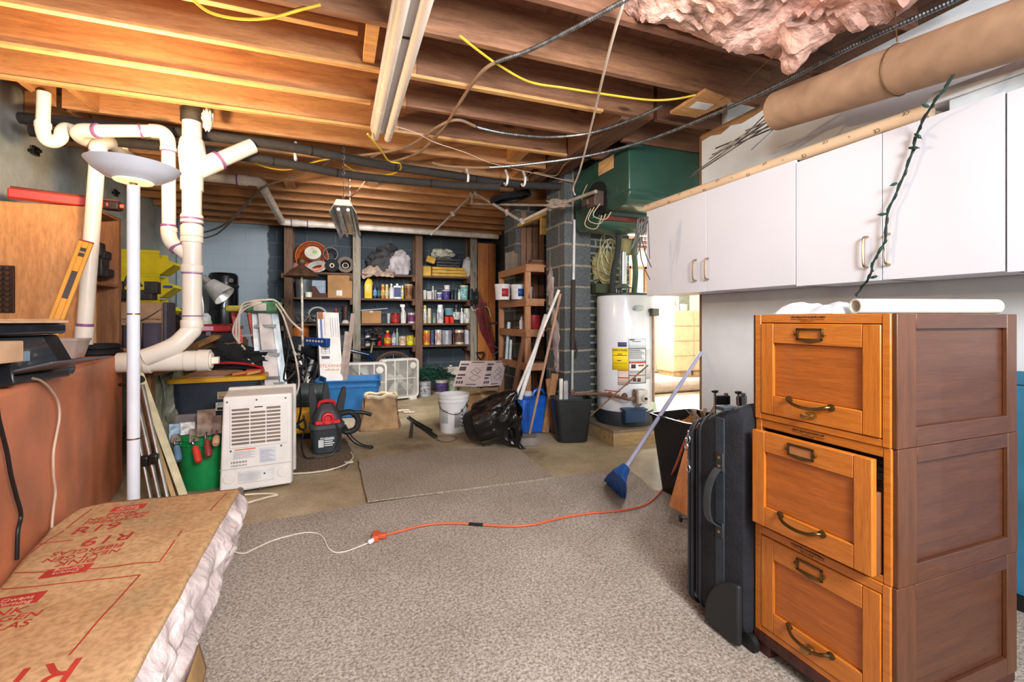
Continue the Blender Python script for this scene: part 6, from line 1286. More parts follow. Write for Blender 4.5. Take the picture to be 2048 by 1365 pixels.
# ---------------------------------------------------------------- shop vacuum
p = FL(652, 915); sv = root('shop_vacuum', 'small black and red shop vacuum on the brown carpet scrap', 'vacuum', (p.x, p.y + .14, .012), .12); z_ = .012
L = lambda mb, n, m, **k: mb.build(n, m, sv, world=False, **k)
mb = MB(); gry = C((62, 66, 70), .5, bmp=.1)
def rs(a, b, z): return [V((q[0] - a / 2, q[1] - b / 2, z)) for q in rr(a, b, min(a, b) * .3, 5)]
L(MB().loft([rs(.18, .15, 0), rs(.21, .17, .01), rs(.25, .21, .2), rs(.255, .215, .205)]), 'tank', gry); L(MB().loft([rs(.265, .225, .2), rs(.275, .235, .205), rs(.275, .235, .235), rs(.25, .21, .245)]), 'tank_rim', C((70, 74, 76), .5), )
L(MB().loft([rs(.24, .2, .24), rs(.23, .19, .29), rs(.16, .13, .36), rs(.1, .08, .4)]), 'motor_head', C((52, 52, 56), .45))
L(MB().box(-.095, .095, -.125, -.06, .245, .275).lathe([(.05, -.0), (.05, .05), (.03, .055), (.028, .03), (.001, .03)], 22, TR((0, -.08, .29)) @ Matrix.Rotation(PI / 2, 4, 'X')), 'red_front', C((214, 44, 50), .4), bevel=.006)
L(MB().tube(spl([(-.06, -.02, .36), (-.055, -.04, .41), (0, -.05, .425), (.055, -.04, .41), (.06, -.02, .36)], 5), .014, 8), 'carry_handle', C((204, 44, 50), .4))
for k, (x, y, h, t) in enumerate(((-.09, .03, .55, -.1), (0, .04, .56, 0), (.1, .03, .52, .2))):
    L(MB().loft([[V((x + t * (zz - .3) + sx * w, y + sy * .02, zz)) for sx, sy in ((-1, -1), (1, -1), (1, 1), (-1, 1))] for zz, w in ((.24, .035), (.38, .03), (h - .08, .028), (h, .012))]), 'crevice_tool', C((44, 44, 46), .6), bevel=.003)
L(MB().tube(spl([(.1, 0, .3), (.2, .02, .3), (.25, -.02, .24), (.22, -.06, .17), (.14, -.07, .16), (.12, .0, .2)], 6), .024, 10), 'hose', C((34, 34, 36), .6)); L(MB().tube(spl([(.22, 0, .3), (.3, .0, .29), (.36, -.02, .27)], 4), .016, 8), 'hose_nozzle', BLACK)
L(MB().tube(spl([(.06, -.14, .25), (.08, -.16, .18), (.07, -.16, .08), (.02, -.17, .01), (-.1, -.18, .008), (-.17, -.14, .008), (-.19, -.05, .1), (-.16, .02, .2)], 6), .006, 6), 'power_cord', BLACK)
L(MB().tube(spl([(.15, .02, .2), (.2, -.02, .1), (.28, -.04, .03), (.36, -.06, .008), (.33, -.1, .008), (.22, -.06, .05), (.16, .0, .12)], 6), .006, 6), 'power_cord', BLACK)
wt = MB(); 
F_ = Matrix(((1, 0, 0, 0), (0, 0, -1, -.098), (0, 1, 0, .1), (0, 0, 0, 1))) @ Matrix.Rotation(-.1, 4, 'X')
for x in (-.07, -.052, -.014, .002, .036, .052): wt.box(x, x + .011, .052, .07, .003, .004, F_)
for i in range(9): wt.box(-.055 + i * .012, -.046 + i * .012, .026, .042 - .004 * (i % 3), .003, .004, F_)
wt.box(-.07, -.03, -.04, .02, .0018, .003, F_)
for i in range(4): wt.box(-.026, .05 - .012 * (i % 2), .015 - i * .016, .024 - i * .016, .003 - .001, .004, F_)
L(wt, 'lettering', C((216, 216, 216), .6), smooth=0)
# ---------------------------------------------------------------- yellow machine and the tangle behind
p = FL(610, 890); ym = root('pressure_washer', 'yellow machine with grey motor behind the dehumidifier', 'machine', (p.x, p.y + .3, 0)); yl = C((222, 160, 24), .3, coat=.3)
x, y = p.x, p.y + .25
S('base', MB().box(x - .24, x + .13, y - .12, y + .18, .06, .3), yl, ym, bevel=.04, seg=3); S('motor', MB().tube([(x - .16, y, .42), (x + .16, y, .42)], .09, 18).tube([(x + .16, y, .42), (x + .19, y, .42)], .05, 14), C((66, 76, 78), .5, .3), ym)
S('dial', MB().tube([(x + .06, y - .1, .44), (x + .06, y - .13, .44)], .03, 14), STEEL, ym); S('motor_mount', MB().box(x - .17, x + .12, y - .06, y + .08, .3, .36), BLACK, ym, bevel=.01)
for sx in (-1, 1): S('foot', MB().box(x + sx * .15 - .05 - .05, x + sx * .15 + .0, y - .08, y + .12, 0, .061), BLACK, ym)
S('frame_rail', MB().tube([(x - .3, y - .2, .02), (x - .05, y - .16, .16)], .014, 8).tube([(x - .3, y - .14, .03), (x - .02, y - .14, .2)], .012, 8), C((44, 50, 60), .5, .4), ym)
S('power_cable', MB().tube(spl([(x - .05, y - .13, .5), (x - .04, y - .15, .3), (x - .06, y - .16, .15), (x - .0, y - .16, .12), (x - .02, y - .14, .24)], 6), .008, 6), BLACK, ym)
tg = MB()
for i in range(40):
    px = random.uniform(570, 635); py = random.uniform(730, 810); d0 = random.uniform(5.2, 5.8); pts = [D(px + random.uniform(-25, 25), py + random.uniform(-30, 30), d0 + random.uniform(-.2, .2)) for _ in range(4)]
    for q in pts: q.z = max(.03, q.z)
    tg.tube(spl(pts, 5), random.choice((.006, .008, .012)), 5)
o = T('tangled_cables', 'dark tangle of cables behind the ladder and the yellow machine', 'cables', tg, C((30, 30, 32), .5, var=.6, sc=10)); o['kind'] = 'stuff'
bk2 = root('black_bicycle', 'black bicycle with bent bars half buried left of the long white carton', 'bicycle', FL(605, 850)); yy = 6.2
S('frame', MB().tube([D(585, 700, 5.6), D(640, 790, 5.6)], .02, 8).tube([D(590, 770, 5.6), D(600, 690, 5.6)], .018, 8).tube([D(625, 720, 5.5), D(600, 800, 5.4)], .02, 8), C((190, 190, 186), .4, .4), bk2)
S('bag', MB().blob(D(595, 700, 5.8), (.28, .1, .16), .4, 3, 3, 21), C((26, 28, 34), .8, bmp=.3), bk2)
S('handlebar', MB().tube(spl([D(566, 716, 5.5), D(585, 700, 5.5), D(606, 705, 5.5), D(622, 690, 5.5)], 5), .014, 8), BLACK, bk2)
M_ = FL(600, 860); S('wheel', MB().tube([D(597, 775, 5.5) + V((.24 * math.cos(a), .05 * math.cos(a), .24 * math.sin(a))) for a in [2 * PI * k / 30 for k in range(30)]], .022, 8, closed=True), BLACK, bk2)
T('white_spray_gun', 'white spray bottle head among the tangled cables', 'bottle', MB().loft([[D(617, 775, 5.2) + V((sx * w, sy * w * .6, zz)) for sx, sy in ((-1, -1), (1, -1), (1, 1), (-1, 1))] for zz, w in ((-.2, .06), (-.1, .05), (.0, .02), (.12, .02))]), C((206, 200, 196), .5), bevel=.01)
T('orange_block', 'orange tool body low among the tangled cables', 'tool', MB().cb(D(612, 792, 5.1), (.16, .1, .08)), C((196, 96, 60), .5), bevel=.02)
# ---------------------------------------------------------------- aluminium stepladder and red ladder
alu = C((206, 208, 210), .35, .6, var=.12, sc=14); la = root('stepladder', 'folded aluminium stepladder with green paint-spotted top', 'ladder', FL(540, 860)); dT, dB = 4.3, 4.1
def ln(px0, py0, px1, py1, d0, d1): return D(px0, py0, d0), D(px1, py1, d1)
def chan(name, px0, px1, y0, y1, w, d0, d1, m, t=.03):
    a, b = D(px0, y0, d0), D(px1, y1, d1); S(name, MB().bar(a, b, w, t, up=(.3, -1, .1)), m, la, bevel=.003)
gz = (.0)
def foot(px, d): return (px, 640 + 930 * (CAM_H - .01) / d)
for nm, pa, pb, w, m, t in (('front_rail', (510, 622, 4.3), (528, 4.05), .065, alu, .03), ('front_rail', (548, 622, 4.32), (582, 4.12), .06, C((196, 206, 212), .4, .5), .03), ('tread_face', (530, 624, 4.28), (556, 4.02), .12, C((214, 202, 198), .5, .2), .012)):
    fx, fy = foot(pb[0], pb[1]); chan(nm, pa[0], fx, pa[1], fy, w, pa[2], pb[1], m, t)
for k in range(4):
    t = .12 + .22 * k; a = D(510, 622, 4.3).lerp(D(*foot(528, 4.05), 4.05), t); b = D(548, 622, 4.32).lerp(D(*foot(582, 4.12), 4.12), t); S('step', MB().bar(a + V((0, -.03, 0)), b + V((0, -.03, 0)), .05, .03), alu, la)
for k in range(3):
    t = .3 + .2 * k; a = D(529, 624, 4.22).lerp(D(*foot(556, 3.96), 3.96), t); S('rivet_plate', MB().cb(a, (.14, .012, .02)), STEEL, la)
tp = D(526, 617, 4.26); S('ladder_top', MB().cb((0, 0, 0), (.3, .13, .1), TR(tp + V((0, .0, .01))) @ Rz(-.25)), C((72, 118, 84), .5, var=.5, sc=12), la, bevel=.02, seg=3)
S('paint_spots', MB().cb((0, -.067, .0), (.11, .004, .07), TR(tp + V((0, .0, .01))) @ Rz(-.25)), C((196, 190, 180), .7, var=.3), la, bevel=.01)
wl = MB()
for k in range(3): wl.tube(spl([tp + V((.0, -.08, .05)), tp + V((-.16, -.05, .03 - .03 * k)), D(478 - 6 * k, 665, 4.15), D(482 + 4 * k, 700, 4.1), D(512, 735 + 6 * k, 4.05)], 7), .009, 6)
wl.tube(spl([tp + V((-.1, -.06, .06)), tp + V((.02, -.05, .075)), tp + V((.12, -.05, .06)), D(580, 640, 4.1), D(606, 664, 4.1)], 7), .009, 6)
wl.tube(spl([tp + V((.1, -.06, .05)), D(565, 630, 4.12), D(580, 675, 4.1), D(592, 720, 4.05), D(598, 765, 4.0), D(592, 790, 3.9), D(584, 800, 3.7)], 7), .008, 6)
T('draped_cable', 'off-white cord draped over the ladder top and down its right side', 'cord', wl, C((222, 206, 190), .5))
T('black_cable', 'black cord hanging down the right ladder rail', 'cord', MB().tube(spl([tp + V((.12, -.05, .03)), D(568, 650, 4.1), D(576, 700, 4.1), D(568, 760, 4.05), D(590, 745, 4.1)], 7), .009, 6), BLACK)
rl_ = root('red_ladder', 'red ladder with yellow cap standing left of the aluminium stepladder', 'ladder', FL(500, 850)); rdm_ = C((172, 50, 38), .5, var=.2)
for a, b, e in (((468, 624), (512, 800), 4.5), ((500, 624), (545, 800), 4.7)):
    fx, fy = foot(b[0], e - .15); S('rail', MB().bar(D(a[0], a[1], e), D(fx, fy, e - .15), .06, .035, up=(.3, -1, .1)), rdm_, rl_, bevel=.004)
S('cap', MB().cb((0, 0, 0), (.2, .1, .06), TR(D(476, 618, 4.5)) @ Rz(-.2)), C((206, 186, 70), .5, var=.25), rl_, bevel=.015)
for k in range(3): S('step', MB().bar(D(468, 624, 4.5).lerp(D(*foot(512, 4.35), 4.35), .25 * k + .2), D(500, 624, 4.7).lerp(D(*foot(545, 4.55), 4.55), .25 * k + .2), .05, .02), alu, rl_)
# ---------------------------------------------------------------- dehumidifier
p = FL(508, 987); dh = root('dehumidifier', 'white portable dehumidifier with louvred back and warning labels', 'appliance', (p.x, p.y + .12, 0), .12)
L = lambda mb, n, m, **k: mb.build(n, m, dh, world=False, **k); ivory = C((226, 220, 214), .4, var=.03); w, d, h = .4, .25, .62
f0 = -.13
body = MB().loft([[V((-w / 2, f0, .03)), V((w / 2, f0, .03)), V((w / 2, f0, h)), V((-w / 2 + .02, f0, h))], [V((-w / 2, f0 + .02, .02)), V((w / 2 + .012, f0 + .05, .03)), V((w / 2 + .012, f0 + .05, h + .004)), V((-w / 2 + .02, f0 + .02, h + .004))], [V((-w / 2, f0 + d, .02)), V((w / 2 + .02, f0 + d, .02)), V((w / 2 + .02, f0 + d, h + .012)), V((-w / 2 + .02, f0 + d, h + .012))]])
L(body, 'housing', ivory, bevel=.012, seg=3)
L(MB().box(-w / 2 + .03, w / 2 + .04, f0 + d, f0 + d + .02, .04, h + .03), 'front_flange', C((206, 200, 190), .4), bevel=.01)
gp_ = MB(); gp_.box(-.145, .175, f0 - .005, f0 + .002, .3, .57); L(gp_, 'louvre_panel', ivory, bevel=.003)
lv = MB()
for k in range(10):
    z = .32 + k * .0235
    for (x0, x1) in ((-.135, -.04), (-.034, .05), (.056, .135)):
        if k >= 9 and x0 == -.034: continue
        lv.box(x0, x1, f0 - .0062, f0 - .0052, z, z + .0135)
L(lv, 'louvre_slots', C((128, 110, 96), .7), smooth=0)
L(MB().box(-.012, .035, f0 - .0065, f0 - .005, .545, .552), 'grip_slot', DSTEEL)
for i, (x0, x1, z0, z1, c) in enumerate(((-.12, -.005, .285, .2915, (220, 96, 60)), (.015, .11, .19, .285, (206, 206, 214)), (-.13, .0, .228, .283, (222, 216, 212)))):
    L(MB().box(x0, x1, f0 - .0012, f0 + .001, z0, z1), 'label', C(c, .6, var=.05), smooth=0)
tx = MB()
for i in range(6): tx.box(-.125, -.01 - .02 * (i % 2), f0 - .002, f0 - .001, .235 + i * .008, .2365 + i * .008)
for i in range(8): tx.box(.02, .1 - .015 * (i % 3), f0 - .002, f0 - .001, .2 + i * .0095, .2015 + i * .0095)
for i in range(26): 
    if i % 5 != 2: tx.box(-.138 + i * .0033, -.1362 + i * .0033, f0 - .0015, f0 + .001, .205, .217); tx.box(-.138 + i * .0033, -.1365 + i * .0033, f0 - .0015, f0 + .001, .186, .195)
L(tx, 'printed_text', C((84, 78, 80), .7), smooth=0)
L(MB().box(-w / 2 + .001, w / 2, f0 - .002, f0 + .001, .172, .1745), 'seam', C((170, 164, 160), .6))
L(MB().box(-.1, .1, f0 - .004, f0 + .002, .075, .15), 'control_panel', C((216, 212, 210), .4), bevel=.003); L(MB().box(-.09, .025, f0 - .0055, f0 - .003, .088, .138), 'instruction_card', C((202, 200, 200), .5))
L(MB().box(.04, .05, f0 - .006, f0 - .003, .118, .126), 'print_mark', BLACK)
for x in (-.15, .15):
    L(MB().lathe([(.034, -.002), (.03, .006), (.001, .007)], 22, TR((x, f0, .115)) @ Matrix.Rotation(PI / 2, 4, 'X')), 'moulded_knob', ivory)
L(MB().lathe([(.02, -.01), (.02, .012), (.014, .012), (.013, .002), (.001, .002)], 20, TR((-.09, f0, .035)) @ Matrix.Rotation(PI / 2, 4, 'X')), 'drain_outlet', C((150, 140, 130), .4, .5))
sw = MB()
for (x, z) in ((-.16, .59), (.0, .593), (.165, .592), (-.14, .284), (.14, .286), (.02, .03)): sw.lathe([(.006, -.001), (.006, .003), (.001, .003)], 10, TR((x, f0, z)) @ Matrix.Rotation(PI / 2, 4, 'X'))
L(sw, 'screws', C((110, 106, 104), .4, .7))
for sx in (-.15, .14): L(MB().lathe([(.02, 0), (.02, .025)], 14, TR((sx, .02, .0205)) @ Matrix.Rotation(PI / 2, 4, 'Y')), 'caster', BLACK)
cd_ = MB().tube(spl([FL(*q, z=.012) for q in ((475, 1012), (510, 1002), (535, 995), (555, 990), (530, 988), (490, 990))], 6), .006, 6)
cd_.tube(spl([FL(585, 948, .012), FL(620, 946, .012), FL(660, 940, .012), FL(690, 930, .012), FL(706, 916, .012), FL(702, 905, .012)], 6), .006, 6)
T('appliance_cord', 'off-white cord on the floor around the dehumidifier', 'cord', cd_, C((224, 212, 190), .5))
T('white_scrap', 'small pale scrap on the cord bend at the brown carpet corner', 'scrap', MB().blob(FL(698, 925, .012), (.035, .03, .012), .6, 4, 2, 2, flat=.001), C((206, 200, 176), .8))
# ---------------------------------------------------------------- green bucket of trowels
p = FL(400, 985); gbk = bucket('green_bucket', 'green plastic bucket holding trowels beside the dehumidifier', p.x, p.y + .17, 0, .165, .36, C((22, 142, 74), .45, var=.1), handle=False)
MB().lathe([(.168, .335), (.172, .342), (.168, .36), (.162, .36)], 36).build('torn_rim', C((60, 96, 60), .6, var=.5, sc=25), gbk, world=False)
gx, gy = p.x, p.y + .17; zz = .36
def trowel(lab, px, ytop, ybot, c, w, blade=(150, 146, 140)):
    r = root('trowel', lab, 'trowel', (gx, gy, .25), group='trowels in the green bucket'); dd = 2.93
    a, b = D(px[0], ytop, dd + .1), D(px[0], ybot[0], dd); e = D(px[1], ybot[1], dd - .06)
    S('blade', MB().bar(a, b, w, .003, up=(.2, -1, 0)), C(blade, .4, .6, var=.3, sc=20), r)
    S('shank', MB().tube(spl([b + V((0, 0, .02)), b + V((0, -.03, .0)), e + (b - e) * .75], 4), .006, 6), STEEL, r)
    S('grip', MB().tube([b.lerp(e, .25), b.lerp(e, .5), b.lerp(e, .85), e], [.016, .02, .021, .016], 10), C(c, .5, var=.15), r)
trowel('wide steel trowel with dark red handle in the green bucket', (413, 418), 820, (872, 914), (128, 48, 44), .1)
trowel('steel trowel with orange-red handle in the green bucket', (388, 398), 850, (884, 925), (214, 62, 46), .05, (170, 168, 164))
trowel('plaster-covered trowel with blue handle at the left of the green bucket', (352, 357), 860, (884, 922), (96, 130, 160), .05, (190, 170, 150))
trowel('trowel with pale wooden handle half hidden by the dehumidifier', (434, 431), 832, (868, 890), (190, 150, 120), .05, (140, 140, 140))
for lab, px, yt, c in (('blue and white packet standing in the green bucket', 354, 848, (150, 176, 214)), ('white packet with red print standing in the green bucket', 376, 845, (220, 206, 206))):
    q = D(px, 870, 3.0); t = D(px, yt, 3.0).z; T('packet', lab, 'packet', MB().box(q.x - .04, q.x + .04, q.y - .008, q.y + .008, .3, t, ), C(c, .5, var=.6, sc=25))
T('grey_case', 'grey plastic holder behind the packets in the green bucket', 'case', MB().box(D(352, 860, 3.06).x, D(392, 860, 3.06).x, D(370, 860, 3.06).y, D(370, 860, 3.06).y + .03, .3, .475), C((122, 112, 112), .5), bevel=.004)
# ---------------------------------------------------------------- black and yellow tote with clutter on the lid
yl2 = C((226, 170, 34), .45, var=.06); p = D(432, 770, 3.75)
bt = root('storage_tote', 'black tote with yellow lid and a FASTENERS label', 'tote', (p.x, p.y + .2, 0), .06); zt = .64
mb = MB(); tub(mb, (0, 0), 0, zt - .035, .54, .36, .62, .43, r=.06, lip=.01); mb.build('body', C((40, 48, 58), .5, bmp=.1), bt, world=False)
mb = MB(); mb.loft([[V((q[0] - .35, q[1] - .245, z)) for q in rr(.7, .49, .08)] for z in (zt - .04, zt - .005)] + [[V((q[0] - .33, q[1] - .225, zt)) for q in rr(.66, .45, .08)]]); mb.build('lid', yl2, bt, world=False, bevel=.005)
F = Matrix(((1, 0, 0, 0), (0, 0, -1, -.232), (0, 1, 0, 0), (0, 0, 0, 1))) @ Matrix.Rotation(-.06, 4, 'X')
for nm, x0, x1, z0, z1, c in (('cardboard_label', .0, .17, .46, .52, (166, 142, 118)), ('brand_label', -.01, .2, .37, .435, (216, 212, 196))):
    MB().box(x0, x1, z0, z1, .02, .022, F).build(nm, C(c, .7), bt, world=False)
wt = MB(); textinto(wt, 'MISC', F @ TR((.1, .505, .0225)), .026); textinto(wt, 'FASTENERS', F @ TR((.085, .475, .0225)), .028); textinto(wt, 'COMMANDO', F @ TR((.095, .42, .0225)), .03); wt.box(0, .12, .375, .395, .0222, .0226, F)
wt.build('lettering', C((30, 28, 28), .7), bt, world=False, smooth=0)
q = W(bt)
def onlid(x, y, z=0): return q @ V((x, y, zt + z))
T('brown_envelope', 'tan paper envelope lying on the yellow tote lid', 'envelope', MB().loft([[onlid(-.25, -.2, .003), onlid(.02, -.22, .003), onlid(.16, .0, .02), onlid(-.08, .1, .07)], [onlid(-.25, -.2, .006), onlid(.02, -.22, .006), onlid(.16, .0, .024), onlid(-.08, .1, .075)]]), C((190, 150, 116), .8))
T('paper_sheet', 'white paper sheet under the tan envelope on the tote lid', 'paper', MB().box(-.2, .05, -.23, -.05, zt + .0005, zt + .0025, q), C((216, 196, 190), .8))
T('black_jacket', 'black cloth heap behind the red tool on the tote lid', 'cloth', MB().blob(onlid(.06, .14, .11), (.26, .1, .12), .45, 3, 4, 31, flat=zt + .001, sharp=True), C((34, 32, 34), .9, var=.3, bmp=.4), smooth=50)
jc_ = MB()
for k in range(5): jc_.tube(spl([onlid(-.12, -.0 + .02 * k, .03 + .02 * k), onlid(.02, -.06 + .02 * k, .06), onlid(.18, -.04 + .02 * k, .05), onlid(.3, -.1 + .03 * k, .03)], 6), .012, 6)
T('black_cable_bundle', 'black cable bundle lying on the yellow tote lid', 'cable', jc_, BLACK)
rc_ = MB().tube(spl([onlid(-.1, -.04, .09), onlid(.06, -.08, .1), onlid(.2, -.06, .08), onlid(.32, -.12, .05)], 6), .01, 6).tube([onlid(.2, -.14, .03), onlid(.33, -.16, .03)], .018, 8)
T('red_cable', 'red jumper lead across the black cables on the tote lid', 'cable', rc_, C((190, 40, 44), .4))
for lab, a, b, c in (('orange wood offcut on the yellow tote lid', (.1, -.2), (.24, -.17), (196, 112, 60)), ('pale wood wedge on the yellow tote lid', (.2, -.21), (.3, -.15), (206, 150, 96))):
    T('wood_offcut', lab, 'wood', MB().bar(onlid(a[0], a[1], .015), onlid(b[0], b[1], .03), .04, .022), C(c, .7))
# ---------------------------------------------------------------- tripod, sticks and plastic sheet by the counter end
tr = root('tripod', 'silver folded tripod with black clamps leaning by the counter end', 'tripod', FL(320, 1010)); dT = 2.75
for (a, b, r) in (((268, 770), (322, 1010), .012), ((258, 780), (304, 1010), .01), ((285, 770), (338, 1010), .011)):
    S('leg', MB().tube([D(a[0], a[1], 2.85), FL(b[0], b[1], .012)], r, 10), C((190, 186, 180), .3, .9), tr)
for (x, y) in ((290, 922), (308, 918)): S('leg_clamp', MB().cb(D(x, y, 2.76), (.05, .05, .06), Matrix.Identity(4)), C((28, 26, 26), .35, coat=.3), tr, bevel=.012, seg=3)
S('pan_knob', MB().tube([D(262, 768, 2.8), D(284, 758, 2.8)], .022, 12).tube([D(240, 770, 2.85), D(262, 768, 2.8)], .012, 8), BLACK, tr, )
stm = C((206, 196, 160), .6, sc=14)
T('wooden_lath', 'pale wooden lath leaning against the counter end, longest of the pair', 'stick', MB().bar(FL(372, 1005, .02), D(276, 738, 3.0), .04, .018, up=(.3, -1, 0)), stm)
T('wooden_lath', 'thin wooden lath leaning in front of the longer one', 'stick', MB().bar(FL(352, 1008, .02), D(300, 845, 2.95), .022, .012, up=(.3, -1, 0)), C((196, 160, 112), .6, sc=14))
cps = MB(); A = [D(283, 742, 3.5), D(365, 755, 3.7)]
cps.sheet(lambda u, v: tuple(V((A[0].lerp(A[1], u).x, A[0].lerp(A[1], u).y, .70 * (1 - v) + .003)) + V((.05 * noise.noise(V((u * 5, v * 3, 2))), .1 * noise.noise(V((u * 6, v * 2.5, 0))), 0))), 30, 26)
T('plastic_sheet', 'grey crumpled plastic sheet hanging behind the wooden laths', 'plastic', cps, C((140, 140, 120), .35, var=.25, sc=12, bmp=.3), smooth=40, solid=.004)
# ================================================================ left: painted counter and its load
ZC = .875
rust = C((198, 120, 84), .5, var=.2, sc=3); ce = lambda y: -.975 - .189 * (y - 1.91)
S_c = MB().prism([(ce(.2), .2), (ce(3.84), 3.84), (-1.99, 3.84), (-1.99, .2)], 0, ZC)
T('counter', 'long rust-red painted counter along the left wall', 'counter', S_c, rust, bevel=.018, seg=3)
wbn = root('workbench', 'rough wooden workbench continuing behind the rust-red counter', 'bench', (-1.6, 5.3, 0)); bw_ = wood('bench_wood', (150, 112, 76), (110, 78, 52), 'Y', 1, .7)
S('top', MB().box(-2.0, -1.16, 3.86, 7.3, ZC - .05, ZC - .002), bw_, wbn, bevel=.004)
for (x, y) in ((-1.25, 3.95), (-1.25, 7.2), (-1.95, 3.95), (-1.95, 7.2), (-1.25, 5.6)): S('leg', MB().box(x - .045, x + .045, y - .045, y + .045, 0, ZC - .05), wood('bench_leg', (140, 100, 66), (104, 72, 46), 'Z', 1, .7), wbn)
S('front_rail', MB().box(-1.18, -1.14, 3.87, 7.3, ZC - .16, ZC - .04), bw_, wbn)
# printer
pr_ = root('printer', 'black inkjet printer with open paper tray on the counter', 'printer', (-1.29, 2.22, ZC), -.19)
L = lambda mb, n, m, **k: mb.build(n, m, pr_, world=False, **k); bk_ = C((26, 28, 32), .3, coat=.3); bk2_ = C((40, 48, 56), .15, coat=.6)
L(MB().prism([(-.22, 0), (.23, 0), (.24, .03), (.17, .165), (-.22, .165)], -.27, .27, Matrix(((1, 0, 0, 0), (0, 0, -1, 0), (0, 1, 0, 0), (0, 0, 0, 1)))), 'body', bk_, bevel=.008)
L(MB().box(-.23, .2, -.275, .275, .168, .212), 'scanner_lid', C((30, 34, 44), .3, coat=.3), bevel=.012, seg=3)
L(MB().loft([[V((.176, -.2, .155)), V((.176, .18, .155)), V((.236, .18, .045)), V((.236, -.2, .045))], [V((.18, -.2, .158)), V((.18, .18, .158)), V((.24, .18, .048)), V((.24, -.2, .048))]]), 'front_window', bk2_)
L(MB().box(.2, .262, -.2, .2, .0, .03), 'paper_slot', C((60, 60, 64), .4), bevel=.006); L(MB().loft([[V((.24, -.15, .03)), V((.24, .12, .03)), V((.42, .17, .075)), V((.42, -.12, .075))], [V((.24, -.15, .038)), V((.24, .12, .038)), V((.42, .17, .083)), V((.42, -.12, .083))]]), 'output_tray', C((84, 84, 90), .3, coat=.3), bevel=.003)
L(MB().box(.214, .226, -.06, .06, .06, .11), 'ink_door', C((120, 136, 150), .4), bevel=.003)
pt = W(pr_)
T('printer_papers', 'sheaf of tan papers spread on the printer lid', 'paper', MB().box(-.22, .22, -.24, .25, .2135, .222, pt).box(-.18, .2, -.2, .3, .2225, .228, pt @ Rz(.15)), C((206, 166, 130), .8))
T('crumpled_paper', 'crumpled paper at the left edge of the printer lid', 'paper', MB().blob(pt @ V((-.1, -.12, .255)), (.12, .09, .026), .5, 4, 3, 6, flat=(pt @ V((0, 0, .2285))).z), C((214, 186, 160), .8))
q = D(12, 705, 1.5); T('small_box', 'small pale cardboard box on the printer tray at the photo edge', 'box', MB().cb((0, 0, 0), (.1, .12, .07), TR((q.x - .04, q.y, q.z)) @ Rz(-.19)), C((190, 152, 118), .75), bevel=.003)
T('black_gadget', 'black rounded device under the small box at the photo edge', 'device', MB().loft([[D(-25, 720, 1.52), D(22, 722, 1.52), D(32, 772, 1.5), D(-25, 782, 1.5)], [D(-25, 720, 1.62), D(22, 720, 1.62), D(32, 765, 1.62), D(-25, 772, 1.62)]]), bk_, bevel=.01)
# cords down the counter front
def onface(px, py, o=.012):
    r = ray(px, py); # plane x = ce(y)
    s = (-.975 + .189 * 1.91 + o) / (r.x + .189 * r.y); return D(px, py, s)
T('white_cable', 'white cable hanging from the printer down the counter front', 'cable', MB().tube(spl([onface(65, 757, .0), onface(82, 762), onface(100, 778), onface(116, 805), onface(119, 835), onface(113, 870), onface(107, 905), onface(107, 950), onface(111, 985), onface(108, 1010), onface(104, 1050), onface(104, 1090)], 6), .0045, 8), C((206, 180, 156), .5))
T('black_cable', 'black cable at the left photo edge down the counter front', 'cable', MB().tube(spl([onface(-8, 780), onface(-4, 830), onface(4, 865), onface(14, 905), onface(22, 950), onface(32, 990), onface(42, 1030), onface(36, 1065), onface(34, 1120)], 6), .006, 8), BLACK)
# clear tub, black tape, brushes on the counter
q = atZ(142, 722, ZC); T('clear_tub', 'clear plastic tub on the counter behind the printer tray', 'tub', tub(MB(), (q.x - .05, q.y + .06), ZC + .001, ZC + .12, .13, .13, .17, .17, r=.02, lip=.004, wall=.004), C((206, 190, 180), .25, trans=.35))
q = atZ(195, 714, ZC); T('black_hose', 'black rubber hose coil on the counter beside the clear tub', 'hose', MB().tube([V((q.x - .05 + .1 * math.cos(a), q.y + .15 + .12 * math.sin(a), ZC + .02)) for a in [2 * PI * k / 24 for k in range(24)]], .019, 8, closed=True).tube([V((q.x - .05 + .09 * math.cos(a), q.y + .15 + .11 * math.sin(a), ZC + .055)) for a in [2 * PI * k / 24 for k in range(24)]], .018, 8, closed=True), BLACKM)
q = atZ(180, 700, ZC); T('black_case', 'dark case behind the hose coil on the counter', 'case', MB().box(q.x - .02, q.x + .16, q.y + .22, q.y + .34, ZC + .001, ZC + .14), C((34, 32, 34), .6), bevel=.012)
q = atZ(238, 706, ZC); T('tan_tray', 'flat tan cardboard piece at the counter end', 'cardboard', MB().box(q.x - .2, q.x - .02, q.y - .02, q.y + .22, ZC + .001, ZC + .02), C((186, 136, 88), .8))
